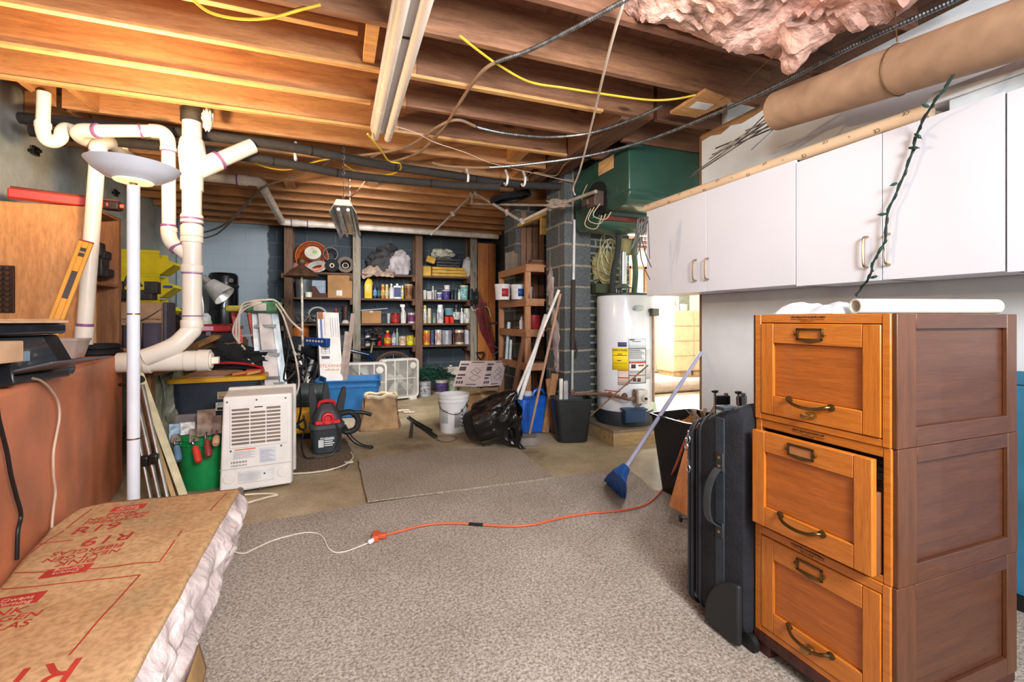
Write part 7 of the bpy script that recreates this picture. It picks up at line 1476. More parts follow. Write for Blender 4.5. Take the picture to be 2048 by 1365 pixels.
# plywood cabinet with open side
px_ = wood('cabinet_ply', (222, 156, 98), (206, 138, 80), 'Z', .7, .5, knots=False, c3=(228, 166, 108), streak=6); sc2 = root('plywood_cabinet', 'tall plywood cabinet with open end standing on the counter', 'cabinet', (-1.76, 4.05, ZC))
xa, xb, ya, yb, za, zb = -1.99, -1.49, 3.87, 4.22, ZC + .001, 1.845
S('door', MB().box(xa, xb, ya - .018, ya, za, zb), px_, sc2, bevel=.002)
cw_ = wood('cabinet_inside', (160, 108, 70), (124, 80, 50), 'Z', 1, .6, knots=False)
S('carcass', MB().box(xa, xa + .018, ya + .001, yb, za, zb - .02).box(xa, xb, yb - .018, yb, za, zb - .001).box(xa + .0, xb, ya + .001, yb - .018, zb - .02, zb - .001).box(xa, xb, ya + .001, yb - .018, za, za + .018), cw_, sc2)
S('shelf', MB().box(xa + .02, xb, ya + .002, yb - .02, 1.335, 1.355), cw_, sc2); S('corner_post', MB().box(xb - .03, xb + .002, yb - .02, yb + .02, za, zb), cw_, sc2)
for lab, z, y, s in (('cordless drill battery end high in the cabinet opening', 1.58, 3.98, .8), ('black drill hanging in the cabinet opening', 1.46, 4.02, 1.1)):
    T('power_tool', lab, 'tool', MB().cb((xb - .05, y, z), (.09, .1 * s, .12 * s)).cb((xb - .03, y + .06, z - .03), (.06, .12, .06), ), C((42, 40, 40), .5, var=.6, sc=20), bevel=.012)
oh = root('socket_organizer', 'brown perforated organiser strip on the plywood cabinet at the photo edge', 'organiser', (-1.98, 3.84, 1.1)); o0, o1 = atY(-4, 531, ya - .03), atY(28, 626, ya - .03)
S('strip', MB().box(o0.x, o1.x, ya - .035, ya - .0185, o1.z, o0.z), C((62, 42, 32), .5), oh)
for k in range(9):
    for j in range(2):
        z = o1.z + (o0.z - o1.z) * (k + .5) / 9; S('socket', MB().tube([(o1.x - .022 - .035 * j, ya - .036, z), (o1.x - .022 - .035 * j, ya - .052, z)], .011, 8), C((96, 66, 48), .4, .4), oh)
# red long clamp on top
rk = root('red_tile_cutter', 'long red tile cutter lying on top of the plywood cabinet', 'tool', (-1.75, 3.95, zb)); ra, rb_ = atZ(12, 398, zb + .03), atZ(250, 428, zb + .03)
ra, rb_ = D(16, 395, 2.86), D(249, 426, 3.22); ra.z = rb_.z = zb + .034; rz_ = C((196, 48, 32), .4)
S('body', MB().bar(ra, ra.lerp(rb_, .8), .07, .062), rz_, rk, bevel=.008); S('rail', MB().tube([ra + V((.02, -.02, .035)), ra.lerp(rb_, .95) + V((0, -.02, .035))], .008, 8), C((130, 70, 60), .4, .4), rk)
S('carriage', MB().cb(ra.lerp(rb_, .88), (.1, .08, .06)), C((50, 34, 34), .5), rk, bevel=.01); S('end_foot', MB().bar(ra.lerp(rb_, .82), rb_, .07, .03), rz_, rk, bevel=.006); S('strap', MB().cb(ra.lerp(rb_, .66), (.016, .065, .065)).cb(ra.lerp(rb_, .92), (.014, .075, .06)), C((206, 186, 176), .4, .4), rk)
# yellow spirit level
lv0, lv1 = D(112, 640, 2.75), D(172, 484, 2.86); lv0 = lv0 + (lv0 - lv1) * .38; lvl = root('spirit_level', 'yellow spirit level leaning against the plywood cabinet door', 'level', lv0); axl = (lv1 - lv0); fl2 = frame(lv0, axl, z=V((.25, -1, .1))); Ll = axl.length; ym_ = C((232, 158, 40), .35, var=.04)
mb = MB(); H2 = .034; segs = [0, .08 * Ll, .15 * Ll, .33 * Ll, .36 * Ll, .62 * Ll, .66 * Ll, .82 * Ll, .9 * Ll, Ll]
mb.box(0, Ll, -H2, -H2 + .02, -.022, 0, fl2).box(0, Ll, H2 - .02, H2, -.022, 0, fl2)
for (a, b) in ((0, .1), (.2, .47), (.72, .86), (.94, 1)): mb.box(a * Ll, b * Ll, -H2 + .02, H2 - .02, -.022, 0, fl2)
S('frame', mb, ym_, lvl, bevel=.003); vm = C((60, 40, 30), .3)
for (a, b) in ((.1, .2), (.47, .72), (.86, .94)): S('vial_window', MB().box(a * Ll, b * Ll, -H2 + .02, H2 - .02, -.016, -.01, fl2), vm, lvl)
S('vial', MB().tube([fl2 @ V((.9 * Ll, -.014, -.004)), fl2 @ V((.9 * Ll, .014, -.004))], .007, 10), C((190, 160, 110), .2), lvl); S('end_cap', MB().box(Ll, Ll + .008, -H2, H2, -.022, 0, fl2), C((150, 40, 40), .5), lvl)
# stacked yellow bins
ybm = C((214, 200, 22), .45, var=.08); ybx = -1.86; names = ('lowest yellow stacking bin, mostly hidden by the tool bag', 'yellow stacking bin second from the bottom of the stack', 'yellow stacking bin third from the bottom with a blue label', 'topmost yellow stacking bin on the workbench')
for k in range(4):
    z = ZC + .0005 + k * .2195; d_ = 4.75; xl, xr_ = D(236, 560, 4.45).x, D(350, 560, 4.45).x; yb0 = D(290, 560, 4.45).y
    r = root('stacking_bin', names[k], 'bin', ((xl + xr_) / 2, yb0, z), group='yellow stacking bins')
    w_ = xr_ - xl; P = [(xl, z), (xr_ - .1, z), (xr_ - .07, z + .03), (xr_, z + .09), (xr_ - .02, z + .12), (xr_ - .11, z + .15), (xr_ - .12, z + .205), (xl, z + .205)]
    to3 = Matrix(((1, 0, 0, 0), (0, 0, 1, 0), (0, 1, 0, 0), (0, 0, 0, 1)))
    mb = MB(); mb.prism(P, yb0 - .13, yb0 - .124, to3).prism(P, yb0 + .124, yb0 + .13, to3).box(xl, xl + .006, yb0 - .124, yb0 + .124, z, z + .205).box(xl, xr_ - .1, yb0 - .124, yb0 + .124, z, z + .006)
    S('shell', mb, ybm, r); S('front_lip', MB().prism([(xr_ - .1, z), (xr_ - .07, z + .03), (xr_, z + .09), (xr_ - .006, z + .094), (xr_ - .08, z + .04), (xr_ - .11, z + .006)], yb0 - .124, yb0 + .124, to3), ybm, r)
    S('rim', MB().box(xl - .004, xr_ - .11, yb0 - .137, yb0 - .1305, z + .19, z + .218).box(xl, xr_ - .15, yb0 - .134, yb0 - .1305, z + .1, z + .106), ybm, r, bevel=.002)
    if k == 2: S('blue_label', MB().box(xr_ - .085, xr_ - .012, yb0 - .1335, yb0 - .1305, z + .085, z + .11), C((40, 90, 170), .5), r)
# tool bag
q = atZ(265, 700, ZC); tbx, tby = D(268, 690, 3.75).x, D(268, 690, 3.75).y + .1; tbg_ = root('tool_bag', 'beige and grey canvas tool bucket bag on the workbench', 'bag', (tbx, tby, ZC))
can_ = C((178, 140, 108), .85, bmp=.3, sc=8); gry_ = C((84, 76, 90), .85, bmp=.3, sc=8)
def br_(a, b, z): return [V((tbx + q_[0] - a / 2, tby + q_[1] - b / 2, z)) for q_ in rr(a, b, .08, 6)]
S('body', MB().loft([br_(.36, .26, ZC + .002), br_(.39, .28, ZC + .02), br_(.4, .29, ZC + .2), br_(.41, .29, ZC + .365), br_(.38, .26, ZC + .365), br_(.36, .25, ZC + .1)]), can_, tbg_)
for k in range(3):
    x = tbx - .195 + .13 * k; S('pocket', MB().loft([[V((x + dx * .13, tby - .14 - b_, z)) for dx, b_ in ((0, .0), (.15, .03), (.5, .04), (.85, .03), (1, 0), (1, -.01), (0, -.01))] for z in (ZC + .004, ZC + .1, ZC + .2)]), gry_, tbg_)
S('flap', MB().box(tbx - .19, tbx + .2, tby - .165, tby - .15, ZC + .23, ZC + .36), can_, tbg_, bevel=.006); S('side_band', MB().box(tbx + .2, tbx + .225, tby - .12, tby + .12, ZC + .02, ZC + .37), C((96, 90, 104), .7), tbg_, bevel=.01)
S('handle_cord', MB().tube(spl([(tbx - .2, tby - .17, ZC + .215), (tbx - .05, tby - .19, ZC + .18), (tbx + .08, tby - .19, ZC + .22), (tbx + .2, tby - .16, ZC + .31)], 6), .004, 6), C((60, 44, 36), .7), tbg_); S('wooden_grip', MB().tube([(tbx - .14, tby - .195, ZC + .195), (tbx - .02, tby - .195, ZC + .19)], .011, 8), C((206, 156, 110), .5), tbg_)
tl = MB(); tl.cb((tbx - .02, tby, ZC + .43), (.26, .12, .08)).cb((tbx + .1, tby - .02, ZC + .49), (.09, .09, .1)).tube([(tbx - .1, tby, ZC + .3), (tbx - .12, tby, ZC + .54)], .018, 8).tube(spl([(tbx - .1, tby, ZC + .5), (tbx - .06, tby, ZC + .6), (tbx + .02, tby, ZC + .5)], 5), .012, 6)
T('hand_tools', 'black power tool sticking out of the canvas bag', 'tool', tl, C((46, 42, 42), .5, var=.5, sc=16), bevel=.01)
# clutter right of the bag on the bench
T('black_bag', 'black crumpled plastic bag right of the canvas tool bag', 'bag', MB().blob((D(332, 660, 4.3).x, D(332, 660, 4.3).y, ZC + .13), (.14, .14, .16), .3, 3, 3, 13, flat=ZC + .001), C((34, 30, 32), .4, bmp=.3), smooth=50)
T('price_tag', 'two small paper tags on the black plastic bag', 'tag', MB().box(D(330, 680, 4.1).x - .02, D(330, 680, 4.1).x + .025, D(330, 680, 4.1).y, D(330, 680, 4.1).y + .004, ZC + .02, ZC + .09), C((206, 186, 160), .7))
p = D(372, 640, 5.2); cl2 = root('chop_saw', 'dark machine with black and yellow parts behind the white stack', 'machine', (p.x, p.y, ZC))
S('base', MB().box(p.x - .3, p.x + .16, p.y - .15, p.y + .15, ZC + .001, ZC + .14), C((56, 54, 52), .5, .3, var=.3), cl2, bevel=.02); S('motor', MB().tube([(p.x - .26, p.y, ZC + .28), (p.x - .0, p.y, ZC + .26)], .09, 14), C((50, 48, 48), .5, .4), cl2); S('yellow_guard', MB().tube(spl([(p.x - .28, p.y - .1, ZC + .36), (p.x - .18, p.y - .12, ZC + .4), (p.x - .08, p.y - .1, ZC + .36)], 4), .03, 8), C((206, 160, 40), .4), cl2)
p = D(432, 660, 4.6); rt = root('red_toolbox', 'red topped black toolbox with a pale label on the workbench', 'toolbox', (p.x, p.y, ZC)); zz = ZC + .001
S('tray', MB().box(p.x - .17, p.x + .15, p.y - .1, p.y + .1, zz, zz + .1), C((34, 34, 38), .5), rt, bevel=.01); S('lid', MB().box(p.x - .17, p.x + .15, p.y - .105, p.y + .1, zz + .102, zz + .18), C((186, 36, 42), .4), rt, bevel=.02, seg=3); S('label', MB().box(p.x - .13, p.x - .0, p.y - .1075, p.y - .105, zz + .12, zz + .16), C((206, 170, 190), .6), rt); S('latch', MB().box(p.x - .06, p.x - .02, p.y - .115, p.y - .1, zz + .07, zz + .11), STEEL, rt)
T('wood_ledge', 'long wooden strip sloping along the workbench front', 'board', MB().bar(D(345, 712, 3.9), D(478, 654, 4.9), .07, .03), wood('ledge_wood', (168, 122, 70), (128, 88, 48), 'X', 1, .6))
T('metal_parts', 'heap of grey metal brackets right of the red toolbox', 'brackets', MB().bar(D(455, 660, 4.8), D(485, 655, 4.8), .04, .03).bar(D(452, 668, 4.7), D(480, 666, 4.7), .03, .02).bar(D(460, 648, 4.8), D(462, 672, 4.8), .02, .02), C((130, 124, 116), .4, .6))
p = D(447, 640, 6.2); ct = root('black_tank', 'tall black cylindrical canister on the workbench against the pale wall', 'canister', (p.x, p.y, ZC)); gz2 = C((16, 17, 20), .25, coat=.5)
r_ = .175; S('body', MB().lathe([(r_, 0), (r_ + .004, .02), (r_ + .004, .36), (r_ - .006, .365), (r_ - .006, .375), (r_ + .002, .38), (r_, .8), (r_ - .015, .835), (r_ - .03, .845), (.001, .85)], 36, TR((p.x, p.y, ZC))), gz2, ct)
S('band', MB().lathe([(r_ + .006, .655), (r_ + .008, .66), (r_ + .008, .685), (r_ + .004, .69)], 36, TR((p.x, p.y, ZC))), C((30, 31, 34), .35), ct); S('label', MB().lathe([(r_ + .004, .46), (r_ + .004, .57)], 10, TR((p.x, p.y, ZC)) @ Rz(-1.75), cap=False, ang=.6), C((120, 120, 126), .5), ct)
S('port', MB().tube([(p.x + .1, p.y - r_ + .04, ZC + .74), (p.x + .12, p.y - r_ - .0, ZC + .74)], .03, 14), gz2, ct)
p = D(432, 578, 5.6); cl3 = root('clamp_lamp', 'grey metal clamp lamp tilted before the black canister', 'lamp', p); axc = V((.8, -.2, -.75)).normalized(); M_ = frame(p - axc * .12, axc) @ Matrix.Rotation(PI / 2, 4, 'Y')
S('shade', MB().lathe([(.035, 0), (.075, .03), (.1, .12), (.135, .25), (.128, .25), (.09, .12)], 28, M_, cap=False), C((196, 194, 190), .35, .3), cl3); S('socket', MB().lathe([(.001, -.09), (.04, -.085), (.045, .0), (.04, .02)], 18, M_), C((150, 146, 142), .4, .4), cl3)
S('arm', MB().tube(spl([p - axc * .18, D(405, 552, 5.6), D(402, 580, 5.6), D(406, 615, 5.6), D(404, 650, 5.6), V((D(404, 660, 5.6).x, D(404, 660, 5.6).y, ZC + .002))], 6), .013, 8), C((190, 186, 180), .4, .4), cl3)
p = D(408, 640, 5.4); T('white_canister', 'white and dark-lidded canister behind the white stack', 'canister', MB().lathe([(.09, 0), (.1, .01), (.1, .2), (.09, .22), (.09, .26), (.06, .3), (.001, .3)], 20, TR((p.x - .02, p.y, ZC + .001))), C((176, 180, 176), .5, var=.3))
# ---------------------------------------------------------------- white drain plumbing at the left
dP = 3.1
def P_(px, py, d=dP): return D(px, py, d)
wsr = root('waste_stack', 'thick white plastic waste stack with wye fittings left of centre', 'pipe', P_(384, 640)); base = P_(384, 480); sx_, sy_ = base.x, base.y
def Zp(py, d=dP): return CAM_H + (HZ - py) * d / FPX
r1 = .0565; zt2, zb2 = Zp(245), Zp(640)
S('stack', MB().tube([(sx_, sy_, zt2), (sx_, sy_, zb2)], r1, 28), PVC, wsr)
S('rubber_coupling', MB().tube([(sx_, sy_, ZJ + .03), (sx_, sy_, Zp(245))], r1 * 1.16, 24).tube([(sx_, sy_, Zp(222)), (sx_, sy_, Zp(219))], r1 * 1.2, 24), C((72, 64, 56), .6, .3, var=.4, bmp=.3), wsr)
for (a, b) in ((352, 382), (430, 447), (452, 474), (474, 486), (530, 546), (640, 656)): S('hub', MB().lathe([(r1, -.0), (r1 * 1.14, .002), (r1 * 1.16, .012), (r1 * 1.16, Zp(a) - Zp(b) - .008), (r1 * 1.1, Zp(a) - Zp(b))], 28, TR((sx_, sy_, Zp(b))), cap=False), PVC, wsr)
for y, h in ((441, .014), (549, .008), (633, .006), (449, .004)): S('primer_band', MB().tube([(sx_, sy_, Zp(y)), (sx_, sy_, Zp(y) + h)], r1 * 1.17 if y != 549 else r1 * 1.02, 28), PURPLE, wsr)
# upper wye with bulge and branch to upper right
wy0 = V((sx_, sy_, Zp(345))); wy1 = D(505, 292, 3.35)
S('wye_body', MB().lathe([(r1, 0), (r1 * 1.15, .004), (r1 * 1.3, .1), (r1 * 1.4, .17), (r1 * 1.22, .24), (r1, .26)], 28, TR((sx_, sy_, Zp(352) - .005))), PVC, wsr)
S('branch', MB().tube([wy0, wy0.lerp(wy1, .4)], r1 * 1.12, 24).tube([wy0.lerp(wy1, .4), wy1], r1 * .92, 24), PVC, wsr); S('primer_band', MB().tube([wy0.lerp(wy1, .4), wy0.lerp(wy1, .44)], r1 * 1.14, 24), PURPLE, wsr)
T('cloth_rag', 'white rag tucked beside the rubber coupling of the waste stack', 'rag', MB().blob(P_(415, 238, 3.05), (.03, .03, .075), .5, 4, 3, 6), C((226, 216, 200), .8))
# lower sweep and horizontal cleanout tee
zc_ = Zp(722); e0 = V((sx_, sy_, zb2)); e1 = D(300, 704, 2.98)
S('sweep', MB().tube(spl([e0 + V((0, 0, .02)), e0 + V((0, 0, -.06)), D(376, 668, 3.08), D(352, 690, 3.04), D(318, 706, 3.0), D(290, 716, 2.97)], 7), r1 * 1.02, 24), PVC, wsr)
tL = D(284, 727, 2.95); tR = D(420, 719, 3.14); tL = V((tL.x, sy_, zc_)); tR = V((D(418, 720, dP).x, sy_, zc_)); tA = V((ce(sy_) + .004, sy_, zc_))
S('tee_run', MB().tube([tA, tR], .064, 26), PVC, wsr); 
for (a, b, k) in ((-.02, .09, 1.17), (.6, .99, 1.06), (.8, 1.0, 1.14)): S('hub', MB().tube([tL.lerp(tR, max(0, a)), tL.lerp(tR, b)], .064 * k, 28), PVC, wsr, bevel=.003)
S('cleanout_plug', MB().tube([tR, tR + V((.012, 0, 0))], .055, 24).cb(tR + V((.03, 0, 0)), (.04, .045, .045)), C((240, 232, 214), .35), wsr, bevel=.003)
# smaller vent: elbow, run, elbow, drop, 45 into the stack
r2 = .039; vt = root('vent_pipe', 'white pipe looping from the ceiling corner down into the waste stack', 'pipe', P_(336, 360))
a = P_(172, 263, 2.85); b = P_(300, 262, 3.0); c_ = P_(336, 300, 3.05); d_ = P_(338, 470, 3.05); e_ = P_(350, 490, 3.07); f_ = P_(384, 520, 3.1)
S('run', MB().tube(spl([P_(205, 292, 3.1), P_(168, 278, 2.95), P_(158, 268, 2.88), P_(166, 262, 2.86), P_(190, 262, 2.86)], 6), r2 * 1.12, 20).tube([P_(190, 262, 2.86), b], r2, 20).tube(spl([b, P_(322, 264, 3.03), P_(334, 276, 3.05), P_(337, 296, 3.05)], 6), r2 * 1.12, 20), PVC, vt)
S('drop', MB().tube([P_(337, 294, 3.05), d_], r2, 20), PVC, vt); S('elbow', MB().tube(spl([P_(337, 455, 3.05), d_, P_(343, 484, 3.06), P_(353, 494, 3.07)], 6), r2 * 1.14, 20).tube([P_(352, 493, 3.07), f_], r2, 20), PVC, vt)
for p, q in ((P_(192, 262, 2.86), P_(197, 262, 2.86)), (P_(280, 262, 2.97), P_(284, 262, 2.975)), (P_(337, 301, 3.05), P_(337, 305, 3.05)), (P_(337, 450, 3.05), P_(337, 454, 3.05)), (P_(352, 494, 3.07), P_(356, 498, 3.07))): S('primer_band', MB().tube([p, q], r2 * 1.16, 20), PURPLE, vt)
S('hub', MB().tube([P_(337, 296, 3.05), P_(337, 303, 3.05)], r2 * 1.2, 20).tube([P_(338, 456, 3.05), P_(338, 464, 3.05)], r2 * 1.2, 20), PVC, vt)
vp = root('drain_riser', 'white pipe rising from the counter in front of the plywood cabinet', 'pipe', P_(185, 500)); va = D(196, 300, 2.95); vb = D(168, 680, 2.95); vb2 = vb + (vb - va) * ((vb.z - ZC) / (va.z - vb.z))
S('riser', MB().tube([va, vb2], .041, 20), PVC, vp); S('elbow', MB().tube(spl([D(196, 308, 2.95), va, D(200, 290, 2.98), D(213, 284, 3.05), D(224, 288, 3.15)], 6), .046, 20), PVC, vp); S('angled_run', MB().tube([D(222, 286, 3.12), D(262, 316, 3.5)], .04, 18), PVC, vp)
S('hub', MB().tube([va.lerp(vb, .93), vb2.lerp(vb, .2)], .047, 20), PVC, vp); S('primer_band', MB().tube([va.lerp(vb, .915), va.lerp(vb, .93)], .0425, 20), PURPLE, vp); S('primer_band', MB().tube([va.lerp(vb, .01), va.lerp(vb, .02)], .0475, 20), PURPLE, vp)
tpz = root('drain_trap', 'white P-trap hanging from the joists in the top left corner', 'pipe', D(90, 230, 2.8)); u = [D(88, 196, 2.8), D(86, 250, 2.8)]
S('tailpiece', MB().tube([V((u[0].x, u[0].y, ZJ + .0)), u[1]], .033, 18), PVC, tpz); S('trap_bend', MB().tube(spl([u[1] + V((0, 0, .02)), D(86, 262, 2.8), D(93, 280, 2.81), D(108, 284, 2.83), D(121, 276, 2.85), D(124, 264, 2.87), D(132, 257, 2.9), D(150, 262, 2.93)], 6), .036, 18), C((238, 232, 222), .3), tpz); S('hub', MB().tube([D(86, 246, 2.8), D(86, 256, 2.8)], .04, 18), PVC, tpz)
hp = root('horizontal_vent', 'white pipe running behind the vent loop to the waste stack', 'pipe', D(280, 284, 3.3)); S('run', MB().tube([D(218, 282, 3.2), D(372, 288, 3.4)], .033, 18), PVC, hp); S('primer_band', MB().tube([D(350, 287, 3.37), D(354, 287, 3.375)], .036, 18), PURPLE, hp); S('tee', MB().tube([D(246, 284, 3.24), D(246, 300, 3.24)], .03, 14), PVC, hp)
# ---------------------------------------------------------------- torchiere floor lamp
lp = D(267, 660, 2.3); lx_, ly_ = lp.x, lp.y
to_ = root('floor_lamp', 'white torchiere floor lamp with glowing uplight bowl', 'lamp', (lx_, ly_, 0)); wp2 = C((222, 224, 232), .3, var=.03)
S('base', MB().lathe([(.14, 0), (.145, .008), (.13, .02), (.03, .03), (.02, .035)], 40, TR((lx_, ly_, .0))), wp2, to_); zl = CAM_H + (HZ - 372) * 2.3 / FPX
S('pole', MB().tube([(lx_, ly_, .03), (lx_, ly_, zl)], .0262, 24), wp2, to_)
for y in (627, 876): S('brass_ring', MB().tube([(lx_, ly_, CAM_H + (HZ - y) * 2.3 / FPX), (lx_, ly_, CAM_H + (HZ - y - 3) * 2.3 / FPX)], .0268, 24), C((176, 136, 80), .3, 1), to_)
glow = bpy.data.materials.new('frosted_glass_glow'); glow.use_nodes = True; gp__ = glow.node_tree.nodes['Principled BSDF']; gp__.inputs['Base Color'].default_value = (.85, .85, .5, 1); gp__.inputs['Emission Color'].default_value = (1, .95, .5, 1); gp__.inputs['Emission Strength'].default_value = .45  # emission stands in for bulb light shining through the collar
bowl = MB(); prof = [(.026, 0), (.075, .004), (.08, .009), (.12, .022), (.162, .05), (.19, .084), (.192, .086), (.184, .086), (.155, .054), (.11, .028), (.06, .016), (.026, .018)]
Mb = TR((lx_, ly_, zl + .015)) @ Matrix.Rotation(.03, 4, 'Y')
S('bowl', MB().lathe(prof, 56, Mb, cap=False), C((216, 220, 230), .4, var=.02), to_, smooth=60); S('brass_neck', MB().lathe([(.012, -.02), (.014, 0), (.02, .012)], 20, TR((lx_, ly_, zl + .005))), C((196, 166, 80), .3, 1), to_)
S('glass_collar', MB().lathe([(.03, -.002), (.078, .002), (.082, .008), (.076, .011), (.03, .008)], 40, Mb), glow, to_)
bm_ = bpy.data.materials.new('bulb_glow'); bm_.use_nodes = True; pb2 = bm_.node_tree.nodes['Principled BSDF']; pb2.inputs['Emission Color'].default_value = (1, .74, .42, 1); pb2.inputs['Emission Strength'].default_value = 20; pb2.inputs['Base Color'].default_value = (1, .9, .7, 1)
S('bulb', MB().tube([Mb @ V((-.045, 0, .06)), Mb @ V((.045, 0, .06))], .008, 12), bm_, to_)
LAMP = Mb @ V((0, 0, .1))
# ---------------------------------------------------------------- insulation batts in the near left corner
ZB = .29; pinkf = C((232, 208, 206), .95, var=.28, sc=6, bmp=.9); kraftb = None
m, nt, pbs = nmat('kraft_facing'); co = coords(nt)
n1 = N(nt, 'ShaderNodeTexNoise'); n1.inputs['Scale'].default_value = 3; n1.inputs['Detail'].default_value = 6; n2 = N(nt, 'ShaderNodeTexNoise'); n2.inputs['Scale'].default_value = 55; n2.inputs['Detail'].default_value = 4
for n_ in (n1, n2): nt.links.new(co, n_.inputs[0])
cc_ = ramp(nt, n1.outputs[0], [(.3, (178, 150, 110)), (.48, (200, 158, 112)), (.72, (216, 178, 132))]); cc_ = mixc(nt, .6, cc_, ramp(nt, n2.outputs[0], [(.32, (190, 178, 160)), (.6, (255, 255, 255))]), 'MULTIPLY')
nt.links.new(cc_, pbs.inputs['Base Color']); pbs.inputs['Roughness'].default_value = .75; bump(nt, pbs, n1.outputs[0], .4, .02); kraftb = m
def ztop(x, y): return ZB + .008 * noise.noise(V((x * 3, y * 3, 0))) + .004 * noise.noise(V((x * 9, y * 9, 3))) - .03 * max(0, (1.35 - y)) - .02 * max(0, -x - .95) * 5
BX0, BX1, BY0, BY1 = -1.04, -.445, .55, 2.55
def batt(name, label, z0, z1, x0, x1, y0, y1, seed, top=None):
    r = root('insulation_batt', label, 'insulation', ((x0 + x1) / 2, (y0 + y1) / 2, z0), group='insulation batts in the near corner')
    nu, nv = 34, 170; mb = MB(); ring = []
    secs = []
    for j in range(nv + 1):
        y = y0 + (y1 - y0) * j / nv; s = []
        for (fx, fz) in [(k / 8, 0) for k in range(9)] + [(1, k / 12) for k in range(1, 12)] + [(1 - k / 8, 1) for k in range(9)] + [(0, 1 - k / 12) for k in range(1, 12)]:
            xm = max(x0, ce(y) + .012); x = xm + (x1 - xm) * fx; zt_ = (ztop(x, y) - .004) if top else z1; z = z0 + (zt_ - z0) * fz; b = 4 * fz * (1 - fz)
            q = V((x * 4, y * 5, z * 9 + seed)); nn_ = noise.noise(q) + .45 * noise.noise(q * 2.6) + .25 * noise.noise(q * 6)
            if fx == 1 and 0 < fz < 1: x += .035 * b + .042 * nn_ * b
            if fx == 0 and 0 < fz < 1: x -= .01 * b
            s.append(V((x, y + (.02 * nn_ * b if j in (0, nv) else 0), z)))
        secs.append(s)
    mb.loft(secs); S('fibreglass', mb, pinkf, r, smooth=70, label='pink fibreglass filling'); return r
batt('lower', 'lower pink insulation batt lying on the carpet under the printed one', .001, .13, BX0 + .02, BX1 - .015, BY0, BY1 - .05, 9)
ub = batt('upper', 'upper insulation batt with brown paper face and red lettering', .132, ZB, BX0, BX1, BY0, BY1, 4, top=True)
bxm = lambda v: max(BX0 - .005, ce(BY0 + (BY1 - BY0) * v) + .012)
pf_ = MB(); pf_.sheet(lambda u, v: (bxm(v) + (BX1 + .012 - bxm(v)) * u + .006 * noise.noise(V((u * 3, v * 14, 2))), BY0 + (BY1 + .005 - BY0) * v, ztop(bxm(v) + (BX1 - bxm(v)) * u, BY0 + (BY1 - BY0) * v) + .001 - (.012 if u > .985 else 0)), 44, 110); S('paper_facing', pf_, kraftb, ub, solid=.002, smooth=60)
redp = C((188, 58, 44), .7, var=.12); ltr = MB(); ltr.mi = 0
def red_text(s, x, y, size, flip=False, ext=.0004):
    textinto(ltr, s, TR((x, y, 0)) @ (Rz(PI) if flip else Matrix.Identity(4)), size, ext, shear=.0, bold=0)
def red_box(x0, x1, y0, y1):
    n = max(1, int((x1 - x0) / .03)); k = max(1, int((y1 - y0) / .03))
    for i in range(n):
        for j in range(k): ltr.box(x0 + (x1 - x0) * i / n, x0 + (x1 - x0) * (i + 1) / n, y0 + (y1 - y0) * j / k, y0 + (y1 - y0) * (j + 1) / k, -.0004, .0004)
def red_line(a, b, w=.004):
    n = max(1, int((V(b) - V(a)).length / .03))
    for i in range(n): ltr.bar(V(a).lerp(V(b), i / n).to_3d(), V(a).lerp(V(b), (i + 1) / n).to_3d(), w, .0008)
def block(x, y, flip=False, k=1.0):
    s = -1 if flip else 1
    red_box(x - .06 * k, x + .06 * k, y + s * .0 - .028 * k, y + s * .0 + .028 * k)
    red_text('PINK', x, y - s * .062 * k, .05 * k, flip); red_text('NEXT GEN', x, y - s * .102 * k, .043 * k, flip); red_text('FIBERGLAS', x, y - s * .143 * k, .043 * k, flip); red_text('R19', x - s * .03, y - s * .215 * k, .095 * k, flip)
block(-.835, 2.455, False, .98); block(-.815, 1.915, True, 1.0); block(-.87, 1.765, False, 1.05); red_text('R19', -.66, 1.36, .13, True)
for a, b in (((-1.0, 1.96), (-.55, 1.86)), ((-.55, 1.86), (-.55, 2.02)), ((-.55, 2.05), (-.55, 2.1)), ((-1.0, 2.02), (-.98, 2.28)), ((-.98, 2.3), (-.98, 2.5)), ((-1.0, 1.86), (-.58, 1.79)), ((-.58, 1.79), (-.6, 1.42)), ((-.5, 2.3), (-.48, 2.5)), ((-1.02, 2.17), (-.9, 2.16))): red_line(a, b)
for v in ltr.bm.verts: v.co.x = max(v.co.x, ce(v.co.y) + .02); v.co.z = ztop(v.co.x, v.co.y) + .0032 + v.co.z
S('red_lettering', ltr, redp, ub, smooth=0)
lg = MB(); textinto(lg, 'Owens', TR((-.835, 2.463, 0)), .024, .0004); textinto(lg, 'Corning', TR((-.835, 2.442, 0)), .024, .0004); textinto(lg, 'Owens', TR((-.815, 1.907, 0)) @ Rz(PI), .024, .0004); textinto(lg, 'Corning', TR((-.815, 1.928, 0)) @ Rz(PI), .024, .0004); textinto(lg, 'Owens', TR((-.865, 1.77, 0)), .026, .0004); textinto(lg, 'Corning', TR((-.865, 1.747, 0)), .026, .0004)
for v in lg.bm.verts: v.co.z = ztop(v.co.x, v.co.y) + .0042 + v.co.z
S('logo_lettering', lg, C((222, 170, 140), .7), ub, smooth=0)
tf = MB(); tf.sheet(lambda u, v: (BX1 + .04 + .035 * math.sin(v * 3) + .02 * u, .95 + .75 * v, .09 - .085 * u + .05 * math.sin(v * 3.1)), 6, 24)
T('torn_paper', 'torn brown paper strip curling off the side of the lower batt', 'paper', tf, C((176, 140, 92), .8, bmp=.2), solid=.002)
